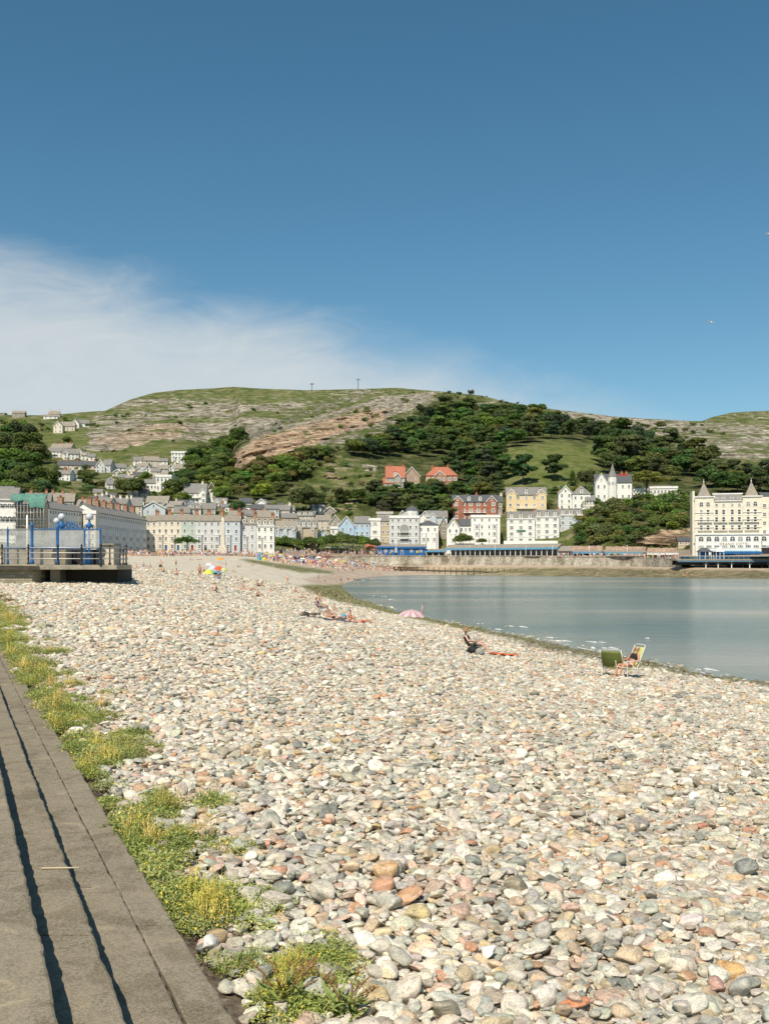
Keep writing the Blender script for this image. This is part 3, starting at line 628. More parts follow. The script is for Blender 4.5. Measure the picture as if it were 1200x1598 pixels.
po = OB('pebbles', pc); tag(po, 'pale beach stones and cobbles covering the whole near shore', 'stones', kind='stuff')
gn_scatter(po, [stone_mesh(300+i, 3) for i in range(12)]+[stone_mesh(400+i, 2) for i in range(8)], SM_I, 'stone_colour', 'pebble')
print('stones', N)

# ================================================================== CONCRETE STEPS
m, t, b = nt('exposed_aggregate_concrete'); pos_ = geopos(t)
n1 = tex(t, vec=pos_, scale=60, detail=9, rough=.9); n2 = tex(t, vec=pos_, scale=1.6, detail=7, rough=.65); vo = tex(t, 'Voronoi', vec=pos_, scale=110)
n3 = tex(t, vec=pos_, scale=11, detail=5)
base = ramp(t, n1.outputs[0], [(.3, (.165, .140, .102)), (.48, (.205, .177, .130)), (.6, (.23, .20, .15)), (.75, (.31, .275, .21))])
base = mixc(t, 1., base, ramp(t, n2.outputs[0], [(.36, (.82, .81, .78)), (.5, (1, 1, 1)), (.64, (1.16, 1.14, 1.1))]), 'MULTIPLY')
base = mixc(t, 1., base, ramp(t, n3.outputs[0], [(.3, (.82, .82, .8)), (.6, (1.06, 1.05, 1.03))]), 'MULTIPLY')
vs2 = t.nodes.new('ShaderNodeSeparateColor'); t.links.new(vo.outputs['Color'], vs2.inputs[0])
base = mixc(t, ramp(t, vs2.outputs[0], [(.94, (0, 0, 0)), (.96, (.6, .6, .6))]), base, (.34, .30, .23, 1))
stn = tex(t, vec=pos_, scale=3.1, detail=6, rough=.6); stn.inputs['Distortion'].default_value = .8
base = mixc(t, 1., base, ramp(t, stn.outputs[0], [(.40, (.80, .79, .76)), (.47, (1, 1, 1)), (.62, (1, 1, 1)), (.66, (1.25, 1.22, 1.15))]), 'MULTIPLY')
t.links.new(base, b.inputs['Base Color']); b.inputs['Roughness'].default_value = .95; b.inputs['Specular IOR Level'].default_value = .12
bump(t, b, mth(t, 'ADD', n1.outputs[0], mth(t, 'MULTIPLY', vo.outputs['Distance'], -.4)), .3, .003)
CONC = m
st = EM('concrete_steps', (SE, 6, 2.3), label='weathered concrete steps running along the left side of the beach', cat='steps')
# (slope of the right edge in the picture, height under the eye, slope of the left edge)
def Xe(sl_, h): return sl_*h
rows = [(-2.6, Xe(.236, 1.73), EYE-1.73), (Xe(.236, 1.73)-.03, Xe(.384, 1.90), EYE-1.90), (Xe(.384, 1.90)-.03, Xe(.513, 2.05)-.006, EYE-2.05), (Xe(.513, 2.05)+.006, Xe(.618, 2.07), EYE-2.07)]
for k, (xa, xb, zt) in enumerate(rows):
    y = -2.; first = True
    vs_all = MB()
    while y < 62:
        L = [3.6, 3.1, 4.2, 3.7][k] if y > 0 else 4
        y1 = min(y+L, 62); n = max(8, int((y1-y)/(.05 if y < 16 else .2))); V_ = []
        for i in range(n+1):
            yy_ = y+.009+(y1-y-.018)*i/n; f = float(fbm(np.array([yy_*6.]), np.array([k*7.+.3]), 0, 4, 12)[0])*.014+float(fbm(np.array([yy_*30.]), np.array([k*3.+.3]), 0, 2, 12)[0])*.009
            f2 = float(fbm(np.array([yy_*5.]), np.array([k*5.+9.3]), 0, 4, 18)[0])*.008
            xl, xr = xa+SA*yy_+f2, xb+SA*yy_+f; dz = float(fbm(np.array([yy_*.8]), np.array([k*2.]), 0, 2, 3)[0])*.012
            V_ += [(xl, yy_, zt-.32), (xl, yy_, zt+dz-.004), (xl+.01, yy_, zt+dz), (xr-.016, yy_, zt+dz), (xr-.004, yy_, zt+dz-.006), (xr, yy_, zt+dz-.02), (xr, yy_, zt-.34)]
        fs = [(i*7+j, i*7+j+1, (i+1)*7+j+1, (i+1)*7+j) for i in range(n) for j in range(6)]+[tuple(range(7)), tuple(n*7+6-j for j in range(7))]
        vs_all.add(V_, fs, CONC); y = y1
    o = OB('step', vs_all, st); o.matrix_parent_inverse = Matrix.Translation((-SE, -6, -2.3))
tw = MB(); p0 = Vector((Xe(.275, 1.90)+SA*6.17+.03, 6.17, EYE-1.90+.016)); tw.tube([p0, p0+Vector((.10, .004, .0)), p0+Vector((.235, .0, .004))], .0045, M('bleached_wood', (.62, .52, .36)), 6)
tag(OB('stick', tw), 'thin bleached stick lying across the second concrete step', 'stick')

# ================================================================== WEEDS
m, t, b = nt('weed_leaves'); oi = t.nodes.new('ShaderNodeAttribute'); oi.attribute_type = 'INSTANCER'; oi.attribute_name = 'stone_colour'
n = tex(t, vec=coord(t), scale=9, detail=3); at = nd(t, 'ShaderNodeAttribute', attribute_name='leafc')
c = mixc(t, 1., oi.outputs['Color'], at.outputs['Color'], 'MULTIPLY')
t.links.new(c, b.inputs['Base Color']); b.inputs['Roughness'].default_value = .6
tr = t.nodes.new('ShaderNodeBsdfTranslucent'); t.links.new(c, tr.inputs[0]); mx = t.nodes.new('ShaderNodeMixShader'); mx.inputs[0].default_value = .3
t.links.new(b.outputs[0], mx.inputs[1]); t.links.new(tr.outputs[0], mx.inputs[2]); t.links.new(mx.outputs[0], t.nodes['Material Output'].inputs[0])
WEEDM = m
def tuft(seed, kind):
    r = random.Random(seed); vs = []; fs = []; cc = []
    def leaf(p, d, L, W, c):
        d = d.normalized(); s = d.cross(Vector((0, 0, 1)));
        if s.length < .1: s = Vector((1, 0, 0))
        s.normalize(); k = len(vs); up = Vector((0, 0, 1))*L*.15
        for q in (p, p+d*L*.5+s*W+up, p+d*L, p+d*L*.5-s*W+up): vs.append(q); cc.append(c)
        fs.append((k, k+1, k+2, k+3))
    if kind == 'mat':          # low leafy cushion
        for i in range(170):
            a = r.uniform(0, 6.28); rr = .16*math.sqrt(r.random()); h = .075*(1-(rr/.17)**2)*r.uniform(.3, 1.1)+.01
            p = Vector((rr*math.cos(a), rr*math.sin(a), h)); g = r.uniform(.7, 1.25); c = (g, g, g*.8)
            if r.random() < .06: c = (2.6, 1.7, .4)
            leaf(p, Vector((r.gauss(0, 1), r.gauss(0, 1), r.uniform(-.1, .9))), r.uniform(.014, .03), r.uniform(.004, .008), c)
    elif kind == 'grass':
        for i in range(110):
            a = r.uniform(0, 6.28); rr = .10*math.sqrt(r.random()); p = Vector((rr*math.cos(a), rr*math.sin(a), 0)); g = r.uniform(.7, 1.3)
            leaf(p, Vector((r.gauss(0, .5), r.gauss(0, .5), 1)), r.uniform(.05, .15), .0025, (g*.8, g*.85, g*.62))
    else:                      # dry stalks with seed heads
        for i in range(26):
            a = r.uniform(0, 6.28); rr = .09*math.sqrt(r.random()); p = Vector((rr*math.cos(a), rr*math.sin(a), 0)); d = Vector((r.gauss(0, .4), r.gauss(0, .4), 1)).normalized(); L = r.uniform(.1, .26)
            leaf(p, d, L, .0022, (1.9, 1.35, .9))
            for k in range(7):
                leaf(p+d*L*(.5+.5*k/7), Vector((r.gauss(0, 1), r.gauss(0, 1), .8)), .02, .004, (2.2, 1.5, .9) if k % 2 else (1.3, 1.2, .7))
    me_ = npmesh('tuft', vs, fs, [WEEDM], False); colattr(me_, 'leafc', np.array(cc)); return me_
TU = [tuft(i, 'mat') for i in range(5)]+[tuft(9+i, 'grass') for i in range(2)]+[tuft(20, 'dry')]
wp = []; wsc = []; wr = []; wcx = []; wk = []
for k in range(60000):
    y = 4.3*math.exp(rnd.random()*math.log(60/4.3))
    e = rnd.random()*1.5; wp.append((SE+e+SA*y, y)); wr.append(e)
wp = np.array(wp); e = np.array(wr); nz = fbm(wp[:, 0]/.5, wp[:, 1]/.9, 0, 3, 4); nz2 = fbm(wp[:, 0]/.28, wp[:, 1]/.4, 0, 2, 8)
lim = np.interp(wp[:, 1], [4.3, 5.7, 6.1, 6.7, 8, 11, 20, 60], [0, 0, .32, .48, .42, .40, .5, .8])
prob = np.clip((lim-e)/.5-nz*1.3+nz2*2.2+.12, 0, 1)*np.interp(wp[:, 1], [4, 5.7, 6.1, 6.6, 60], [0, .02, .6, 1, 1])
keep = rs.rand(len(wp)) < prob*.26; wp, e = wp[keep], e[keep]; n_ = len(wp)
wz_ = gz(wp[:, 0], wp[:, 1]); s = np.exp(rs.randn(n_)*.25)*np.interp(wp[:, 1], [4, 30], [.8, 1.25])
tc_ = np.array([[.34, .41, .14], [.42, .46, .19], [.27, .34, .11], [.50, .50, .28], [.46, .44, .28]])[rs.choice(5, n_, p=[.3, .27, .2, .15, .08])]*(1+.15*rs.randn(n_, 1))
far = wp[:, 1] > 44; tc_[far] = np.where(rs.rand(far.sum(), 1) < .5, [[.33, .13, .04]], [[.2, .2, .05]])
# extra mats round the two plants at the very front
xp = []
for (cx_, cy_, n__, sp_) in [(455, 1535, 42, .2), (510, 1510, 18, .16), (375, 1440, 18, .2), (335, 1425, 20, .25), (450, 1580, 26, .15)]:
    for i in range(n__):
        c0 = bp(cx_, cy_, 3.); xp.append((c0.x+rnd.gauss(0, sp_*.6), c0.y+rnd.gauss(0, sp_*.6)))
xp = np.array(xp); xk = (xp[:, 0]-(SE+SA*xp[:, 1])) > .08; xp = xp[xk]
wp = np.concatenate([wp, xp]); wz_ = np.concatenate([wz_, gz(xp[:, 0], xp[:, 1])]); s = np.concatenate([s, np.ones(len(xp))*.85]); tc_ = np.concatenate([tc_, np.array([[.38, .44, .15]])*(1+.15*rs.randn(len(xp), 1))]); n_ = len(wp)
pc = bpy.data.meshes.new('weeds'); pc.from_pydata(np.stack([wp[:, 0], wp[:, 1], wz_+.02], 1).tolist(), [], [])
pa('s_scale', 'FLOAT_VECTOR', np.repeat(s[:, None], 3, 1).astype(np.float32), 'vector'); pa('s_rot', 'FLOAT_VECTOR', np.stack([s*0, s*0, rs.rand(n_)*6.28], 1).astype(np.float32), 'vector')
pa('stone_colour', 'FLOAT_COLOR', np.concatenate([tc_, rs.rand(n_, 1)], 1).astype(np.float32), 'color'); pa('s_pick', 'INT', rs.choice(8, n_, p=[.19, .19, .18, .18, .17, .03, .02, .04]).astype(np.int32), 'value')
wo = OB('weeds', pc); tag(wo, 'low green weeds growing in a strip between the steps and stones', 'weeds', kind='stuff'); gn_scatter(wo, TU, None, '', 'weed')
print('weeds', n_)
def weed_plant(x, y, H, seed, lab):
    p = bp(x, y, 3.); r = random.Random(seed); e_ = EM('weed_plant', p, label=lab, cat='plant', group='tall weeds at the front of the beach')
    g1 = M('weed_leaf_green', (.24, .30, .08), .6, .3, 20); g2 = M('seed_head_brown', (.3, .17, .07), .8, .3, 30)
    sm = MB(); lm = MB()
    for k in range(9 if H < .3 else 14):
        a = r.uniform(0, 6.28); tip = Vector((math.cos(a)*H*r.uniform(.15, .7), math.sin(a)*H*r.uniform(.15, .7), H*r.uniform(.6, 1)))
        mid = tip*.5+Vector((0, 0, H*.12)); sm.tube([(0, 0, 0), mid, tip], .003, g2, 4, .0012)
        for q in range(16):
            c_ = mid.lerp(tip, .2+.8*q/16.); lm.lathe(c_+Vector((r.gauss(0, .004), r.gauss(0, .004), 0)), [(.001, -.004), (.0045, 0), (.001, .006)], g2, 4)
    lf = MB()
    for k in range(110):
        a = r.uniform(0, 6.28); d = Vector((math.cos(a), math.sin(a), r.uniform(.1, .9))); L = r.uniform(.05, .12)*H/.3; s_ = d.cross(Vector((0, 0, 1))).normalized(); b0 = Vector((r.gauss(0, .05), r.gauss(0, .05), r.uniform(0, H*.35)))
        lf.add([b0, b0+d*L*.35+s_*L*.12, b0+d*L*.7+s_*L*.1, b0+d*L, b0+d*L*.7-s_*L*.1, b0+d*L*.35-s_*L*.12], [(0, 1, 2, 3, 4, 5)], g1)
    OB('stem', sm, e_); OB('seed_head', lm, e_); OB('foliage', lf, e_)
weed_plant(445, 1578, .30, 1, 'leafy dock weed with brown seed spikes at the bottom edge of the picture')
weed_plant(540, 1590, .26, 2, 'dry brown weed with thin stalks between cream stones at the bottom')
weed_plant(490, 1560, .2, 3, 'small bright green weed between the dock and the dry stalks')
# ================================================================== BUILDINGS
def _win(kind):
    mb = MB(); f = .14 if kind != 'arch' else .1
    if kind == 'arch':
        n = 12; out = [(-.5, -.5), (.5, -.5)]+[(.5*math.cos(math.pi*i/n), .5*math.sin(math.pi*i/n)) for i in range(n+1)]
        inn = [(x*.78, z*.80-.02) for x, z in out]
        mb.prism(out, -.10, -.003, TRIM); mb.prism(inn, -.115, -.105, GLASS); mb.bx(-.03, .03, -.13, -.118, -.42, .38, TRIM); mb.bx(-.38, .38, -.13, -.118, -.05, .0, TRIM)
    else:
        mb.bx(-.5, .5, -.08, -.003, -.5, .5, TRIM); mb.bx(-.5+f, .5-f, -.095, -.083, -.5+f*.8, .5-f*.8, GLASS)
        mb.bx(-.5+f, .5-f, -.11, -.098, -.03, .03, TRIM)
        if kind == 'wide': mb.bx(-.16, -.11, -.11, -.098, -.45, -.03, TRIM); mb.bx(.11, .16, -.11, -.098, -.45, -.03, TRIM); mb.bx(-.16, -.11, -.11, -.098, .03, .45, TRIM); mb.bx(.11, .16, -.11, -.098, .03, .45, TRIM)
        mb.bx(-.56, .56, -.16, -.003, -.58, -.51, TRIM)
    return mb.mesh('window')
WM = {k: _win(k) for k in ('sash', 'wide', 'arch')}
def _door(c):
    mb = MB(); mb.bx(-.5, .5, -.07, -.003, 0, 1, TRIM); mb.bx(-.38, .38, -.1, -.075, .02, .93, c); mb.bx(-.3, .3, -.12, -.103, .55, .85, GLASS); return mb.mesh('door')
DOORM = [_door(DARK), _door(BLUE), _door(REDP)]
def _chim(mt, n=3):
    mb = MB(); mb.bx(-.5, .5, -.35, .35, -1.5, 1.0, mt); mb.bx(-.58, .58, -.43, .43, 1.003, 1.15, mt)
    for k in range(n): mb.lathe(((k+.5)/n-.5, 0, 1.153), [(.11, 0), (.09, .35), (.11, .4)], POT, 6)
    return mb.mesh('chimney')
CHM = {'brick': _chim(BRICK2), 'stone': _chim(CREAM), 'red': _chim(BRICK)}
def sub(name, me, parent, loc, sc=(1, 1, 1), rz=0):
    o = bpy.data.objects.new(name, me); link(o, parent); o.location = loc; o.scale = sc; o.rotation_euler.z = rz; return o
def chevron(mb, a0, a1, z, rh, q0, q1, mat, axis, th=.28, oh=.35):
    am = (a0+a1)/2; k = rh/((a1-a0)/2); za = z-oh*k
    mb.prism([(a0-oh, za), (am, z+rh+.02), (a1+oh, za), (a1+oh, za-th), (am, z+rh-th), (a0-oh, za-th)], q0, q1, mat, axis)
def house(nm, A, B, z0, h, rh, dep, label, cat='house', wall=WHITE, roof=SLATE, kind='side', rows=2, cols=3, win='sash', ww=1.05, wh=1.7, gables=(), gz_=None, dormers=0, chim=(), cm='brick', bays=(), door=None, balc=None, sidewin=0, trim=True, group=None, found=5., attic=0, skip=(), bayh=None, cornice=None, name_sign=None):
    A, B = Vector(A), Vector(B); w = (B-A).length; ang = math.atan2((B-A).y, (B-A).x)
    e = EM(nm, (A.x, A.y, z0), ang, label=label, cat=cat)
    if group: e['group'] = group
    mb = MB(); mb.bx(0, w, 0, dep, -found, h, wall)
    if kind == 'side': mb.prism([(0, h), (dep/2, h+rh), (dep, h)], .002, w-.002, wall, 'x')
    if kind == 'front': mb.prism([(0, h), (w/2, h+rh), (w, h)], .002, dep-.002, wall)
    gl = []
    for g0, g1 in gables:
        gw = (g1-g0)*w; gr = gw*.5*(gz_ or 1.05); gl.append((g0*w, g1*w, gr)); mb.bx(g0*w, g1*w, -.55, -.003, -found, h, wall); mb.prism([(g0*w, h+.002), (g0*w+gw/2, h+gr), (g1*w, h+.002)], -.55, 1.5, wall)
    for u in bays:
        bh = bayh or (h*.5 if rows > 2 else h*.92); mb.prism([(u*w-1.3, 0), (u*w-.75, -.9), (u*w+.75, -.9), (u*w+1.3, 0)], 0, 0, wall) if False else None
        bm_ = MB(); vs = [(u*w-1.35, -.003), (u*w-.8, -.95), (u*w+.8, -.95), (u*w+1.35, -.003)]
        bm_.add([(x, y, z) for z in (-found, bh) for x, y in vs], [(0, 1, 5, 4), (1, 2, 6, 5), (2, 3, 7, 6), (4, 5, 6, 7), (0, 3, 2, 1)], wall)
        bm_.add([(x*1.0+(x-u*w)*.08, y*1.1, z) for z in (bh+.003, bh+.18) for x, y in vs], [(0, 1, 5, 4), (1, 2, 6, 5), (2, 3, 7, 6), (4, 5, 6, 7), (0, 3, 2, 1)], TRIM)
        bo = OB('bay', bm_, e); nr = max(1, int(round(bh/(h/rows))))
        for r_ in range(nr): sub('window', WM['wide'], bo, (u*w, -.955, (r_+.52)*h/rows), (1.35, 1, min(wh*1.1, h/rows*.72)))
    OB('wall', mb, e)
    rf = MB()
    if kind == 'side': chevron(rf, 0, dep, h, rh, -.3, w+.3, roof, 'x')
    elif kind == 'front': chevron(rf, 0, w, h, rh, -.4, dep+.3, roof, 'y')
    elif kind == 'hip':
        o_ = .4; i_ = min(w, dep)/2*.96
        rf.add([(-o_, -o_, h), (w+o_, -o_, h), (w+o_, dep+o_, h), (-o_, dep+o_, h), (i_, dep/2, h+rh), (w-i_, dep/2, h+rh)] if w >= dep else [(-o_, -o_, h), (w+o_, -o_, h), (w+o_, dep+o_, h), (-o_, dep+o_, h), (w/2, i_, h+rh), (w/2, dep-i_, h+rh)],
               [(0, 1, 5, 4), (1, 2, 5), (2, 3, 4, 5), (3, 0, 4), (0, 3, 2, 1)] if w >= dep else [(0, 1, 4), (1, 2, 5, 4), (2, 3, 5), (3, 0, 4, 5), (0, 3, 2, 1)], roof)
    elif kind == 'mansard':
        i_ = rh*.45; rf.add([(-.15, -.15, h), (w+.15, -.15, h), (w+.15, dep, h), (-.15, dep, h), (.0, i_, h+rh), (w, i_, h+rh), (w, dep-i_, h+rh), (.0, dep-i_, h+rh)], [(0, 1, 5, 4), (1, 2, 6, 5), (2, 3, 7, 6), (3, 0, 4, 7), (4, 5, 6, 7), (0, 3, 2, 1)], roof)
    else:
        rf.bx(.25, w-.25, .25, dep-.25, h+.003, h+.12, roof)
        rf.bx(-.2, w+.2, -.2, .24, h+.003, h+.75, TRIM if wall is not STONE else STONE); rf.bx(-.2, .24, .245, dep+.2, h+.003, h+.75, wall); rf.bx(w-.24, w+.2, .245, dep+.2, h+.003, h+.75, wall)
        if rh > 1: rf.add([(1, 1.5, h+.13), (w-1, 1.5, h+.13), (w-1, dep-1, h+.13), (1, dep-1, h+.13), (3, dep/2, h+rh), (w-3, dep/2, h+rh)], [(0, 1, 5, 4), (1, 2, 5), (2, 3, 4, 5), (3, 0, 4)], roof)
    for a, b_, gr in gl: chevron(rf, a, b_, h, gr, -.8, dep/2, roof, 'y', .25, .25)
    ro = OB('roof', rf, e)
    if trim:
        tm = MB()
        if cornice or kind in ('flat', 'mansard'): tm.bx(-.25, w+.25, -.32, -.206 if kind == 'flat' else -.17, h-.45, h+.05, TRIM)
        elif kind == 'side' and not gl: tm.bx(-.2, w+.2, -.13, -.01, h-.55, h-.25, TRIM)
        if kind == 'front': chevron(tm, 0, w, h, rh, -.5, -.404, TRIM, 'y', .42)
        for a, b_, gr in gl: chevron(tm, a, b_, h, gr, -.9, -.804, TRIM, 'y', .4, .25)
        if rows > 2 and not gl: tm.bx(.02, w-.02, -.12, -.003, h/rows-.15, h/rows+.08, TRIM)
        if tm.v: OB('trim', tm, e)
    for u in chim:
        zc = h+rh if kind in ('side', 'hip') else h+(rh if kind == 'mansard' else .3)
        yc = dep/2; sub('chimney', CHM[cm], ro, (u*w, yc, zc), (1.3, 2.6, 1.7) if nm == 'terraced_house' else (1.0, 1.6, 1.0))
    for k in range(dormers):
        u = (k+.5)/dormers; dm = MB(); q = max(.5, rh*.14); ys = rh*.45*(q/rh) if kind == 'mansard' else q/rh*dep/2; zb = h+q; H_ = min(1.7, rh*.5); W_ = .75
        dm.bx(u*w-W_, u*w+W_, ys-.5, ys+1.8, zb-.4, zb+H_, TRIM); chevron(dm, u*w-W_, u*w+W_, zb+H_, .7, ys-.65, ys+2.2, roof, 'y', .15, .15)
        do = OB('dormer', dm, ro); sub('window', WM['sash'], do, (u*w, ys-.505, zb+H_/2), (1.0, 1, H_*.85))
    fh = h/rows
    for r_ in range(rows):
        for c_ in range(cols):
            u = (c_+.5)/cols
            if (r_, c_) in skip: continue
            if any(abs(u-bu)*w < 1.7 for bu in bays) and (r_+.5)*fh < (bayh or (h*.5 if rows > 2 else h*.92)): continue
            if door is not None and r_ == 0 and abs(u-door)*w < 1.1: continue
            yo = -.55 if any(a-.01 < u*w < b_+.01 for a, b_, _ in gl) else 0
            sub('window', WM[win], e, (u*w, yo-.002, (r_+.53)*fh), (ww, 1, min(wh, fh*.66)*(1 if r_ < rows-1 or rows < 4 else .72)))
    for a, b_, gr in gl:
        if gr > 2.: sub('window', WM['sash'], e, ((a+b_)/2, -.553, h+gr*.28), (.9, 1, 1.3))
    if kind == 'front' and rh > 2: sub('window', WM['sash'], e, (w/2, -.003, h+rh*.25), (.9, 1, 1.3))
    if door is not None: sub('door', DOORM[int(w*7) % 3], e, (door*w, -.003, 0), (1.3, 1, 2.4))
    for k in range(sidewin):
        sub('window', WM['sash'], e, (w+.003, dep*(.3+.4*(k % 2)), (k//2+.55)*fh), (1, 1, 1.5), R(90)); sub('window', WM['sash'], e, (-.003, dep*(.3+.4*(k % 2)), (k//2+.55)*fh), (1, 1, 1.5), R(-90))
    if balc:
        bb = MB(); za = balc*h; bb.bx(w*.25, w*.75, -1.1, -.003, za-.15, za, TRIM); bb.bx(w*.25, w*.75, -1.1, -1.03, za+.85, za+.95, TRIM)
        for k in range(17): bb.bx(w*(.25+.5*k/16)-.03, w*(.25+.5*k/16)+.03, -1.09, -1.04, za+.003, za+.85, TRIM)
        OB('balcony', bb, e)
    return e
def H(x0, x1, yb, ye, yr_, label, D=None, dep=8., yaw=0., nm='house', **k):
    xc = (x0+x1)/2.; D = D or hillD(xc, yb)+1.; s = D/F; w = (x1-x0)*s; c = P(xc, yb, D); yaw += math.atan2(-c.x, c.y)*.6
    d = Vector((math.cos(yaw), math.sin(yaw), 0))*w/2; base = Vector((c.x, c.y, 0))
    return house(nm, base-d, base+d, c.z, (yb-ye)*s, max(.4, (ye-yr_)*s), dep, label, **k)
yw = lambda: rnd.uniform(-.3, .3)
# ---- the sunlit terrace facing the bay
ft = dict(nm='terraced_house', cat='terraced house', kind='side', roof=SLATE2, dep=12, group='terraced houses facing the promenade', D=402)
H(228, 245, 859, 812, 803, 'narrow cream terraced house at the left end of the sunlit seafront row', wall=CREAM, rows=4, cols=2, chim=(.9,), **ft)
H(245, 264, 859, 811, 802, 'cream terraced house with a bay, left of the tree on the seafront', wall=CREAM, rows=4, cols=2, bays=(.3,), chim=(.95,), door=.75, **ft)
H(264, 283, 859, 811, 802, 'cream terraced house with a bay, touching the pale green one', wall=CREAM, rows=4, cols=2, bays=(.3,), chim=(.95,), door=.75, **ft)
H(283, 306, 859, 811, 802, 'pale green terraced house behind the wind-bent promenade tree', wall=MINT, rows=4, cols=2, bays=(.3,), chim=(.95,), door=.75, **ft)
H(306, 326, 859, 811.5, 802.5, 'pale blue-grey terraced house immediately right of the pale green one', wall=PALEGREY, rows=4, cols=2, bays=(.3,), chim=(.95,), door=.75, **ft)
H(326, 346, 859, 811.5, 802.5, 'pale grey terraced house just left of the tall stone obelisk', wall=PALEGREY, rows=4, cols=2, bays=(.65,), chim=(.95,), **ft)
H(350.5, 375, 859, 812, 803, 'pale blue terraced house just right of the tall stone obelisk', wall=ICE, rows=4, cols=2, bays=(.25,), chim=(.9,), door=.7, **ft)
H(375, 400, 859, 817, 807, 'grey-white terraced house between the pale blue one and the one with three dormers', wall=PALEGREY, rows=3, cols=2, bays=(.3,), chim=(.1, .9), dormers=2, **dict(ft, D=405))
H(400, 428, 859, 820, 808, 'white terraced house with three white dormers in a dark roof, right end of the row', wall=WHITE, rows=3, cols=3, bays=(.2,), chim=(.9,), dormers=3, **dict(ft, kind='mansard', D=406))
# ---- the crescent in shade on the left, running away from the camera
def cres(t): # t 0..1 from the near end to the far end, world XY of the facade
    x = np.interp(t, [0, .3, .6, 1], [26, 72, 150, 229]); D = np.interp(t, [0, .3, .6, 1], [300, 315, 350, 397]); return Vector(((x-HX)/F*D, D, 0))
lab = ['nearest', 'second', 'third', 'fourth', 'fifth', 'sixth', 'seventh']
for k in range(7):
    a, b_ = cres(.62+.38*k/7), cres(.62+.38*(k+1)/7)
    house('terraced_house', a, b_, 8.6, 14.2-.12*k, 3.3, 11, 'shaded terraced house with red chimney, %s from the cream end house' % (lab[k] if k else 'first'), 'terraced house', WHITE, SLATE, 'side', 4, 3, chim=(.85,), cm='brick', ww=.9, wh=1.6, bays=(.3,), bayh=6.8, group='shaded crescent of terraced houses')
for k in range(5):
    a, b_ = cres(.32+.24*k/5), cres(.32+.24*(k+1)/5)
    house('terraced_house', a, b_, 8.2, 14.2, 2.8, 12, 'shaded terraced house, %s from the scaffolding, left of the cream end house' % (lab[k] if k else 'first'), 'terraced house', WHITE, SLATE, 'side', 5, 3, chim=(.5,) if k % 2 else (), ww=.85, wh=1.4, group='shaded houses beside the scaffolding')
H(131, 149.5, 859, 800, 798, 'narrow cream end house standing forward at the middle of the shaded crescent', D=340, dep=9, nm='terraced_house', cat='terraced house', wall=CREAM, kind='flat', rows=4, cols=2, ww=.9)
H(-14, 25, 862, 779, 758, 'cream seafront hotel with arched windows and grey roof at the left edge', D=296, dep=14, nm='hotel', cat='hotel', wall=WHITE, kind='side', rows=4, cols=6, win='arch', ww=1.5, wh=2., chim=(), cornice=True)
H(-2, 18, 781, 768, 757, 'tall grey roofed attic block with a white window band over the left-edge hotel', D=303, dep=10, wall=WHITE, rows=1, cols=3, found=1, win='wide', ww=2.4)
e = H(26, 68, 862, 788, 776, 'grey rendered hotel wrapped in scaffolding under green debris netting', D=300, dep=12, nm='hotel', cat='hotel', wall=TAN, rows=5, cols=6, ww=.9)
sc_ = EM('scaffolding', P(24, 862, 296), label='grey pole scaffolding with boards against the hotel on the left', cat='scaffolding')
mb = MB(); bd = MB(); W_ = 46*296/F
for k in range(10):
    for q in (0, 1.3): mb.tube([(k*W_/9, q-.6, 0), (k*W_/9, q-.6, 16.3)], .06, STEEL, 5)
for j in range(8):
    for q in (0, 1.3): mb.tube([(-.3, q-.6, 1.9+2*j), (W_+.3, q-.6, 1.9+2*j)], .05, STEEL, 5)
    bd.bx(-.2, W_+.2, -.55, .65, 1.55+2*j, 1.62+2*j, WOODW)
OB('pole', mb, sc_); OB('board', bd, sc_); mb = MB(); NET = M('green_netting', (.10, .25, .20), .8, .4, .8)
vs = [(x, y+.1*math.sin(x*3), z+.15*math.sin(x*2+z)) for x in np.linspace(-1, W_*1.05, 24) for y, z in ((-.9, 13.3 if x > W_*.5 else 15.2), (-1, 15.6), (.5, 17.1), (2.2, 17.5))]
mb.grid(vs, 24, 4, NET); OB('netting', mb, sc_)
# ---- roofs behind the crescent and small houses of the lower town
G1 = 'slate roofed houses packed behind the seafront'
def T(x0, x1, yb, ye, yr_, label, **k):
    k.setdefault('yaw', yw()); k.setdefault('group', G1); k.setdefault('rows', 2 if yb-ye > 8 else 1); k.setdefault('cols', max(1, int((x1-x0)/7))); k.setdefault('wh', 1.5)
    return H(x0, x1, yb, ye, yr_, label, **k)
T(40, 78, 800, 781, 768, 'long grey slate roof behind the green netting', wall=TAN, roof=SLATE, chim=(.2, .8), yaw=0)
T(78, 115, 800, 781, 768, 'long grey slate roof with red chimney pots right of the green netting', wall=TAN, roof=SLATE2, chim=(.1, .5, .9), yaw=0)
T(96, 122, 808, 790, 780, 'brown slate roof with a black chimney stack above the shaded houses', wall=STONE, roof=SLATE2, chim=(.5,))
T(120, 150, 806, 789, 778, 'brown roofed house with brick wall above the cream end house', wall=TAN, roof=SLATE2, chim=(.2, .9), cm='red')
T(150, 172, 800, 784, 775, 'white fronted house with grey roof above the first red chimney', wall=WHITE, chim=(.9,), cm='stone')
T(172, 198, 806, 785, 776, 'grey terrace with three cream chimneys behind the red stacks', wall=PALEGREY, chim=(.1, .5, .9), cm='stone')
T(198, 222, 806, 788, 776, 'slate roofed house at the back of the last red chimney stacks', wall=BEIGE, chim=(.3,), cm='stone')
T(146, 168, 786, 775, 770, 'small white flat fronted house at the foot of the sloping road', wall=WHITE, kind='hip', group=None)
T(222, 258, 806, 792, 782, 'grey house with a wide low gable facing the bay', wall=ICE, kind='front', roof=SLATE3, rows=1, cols=2, yaw=0)
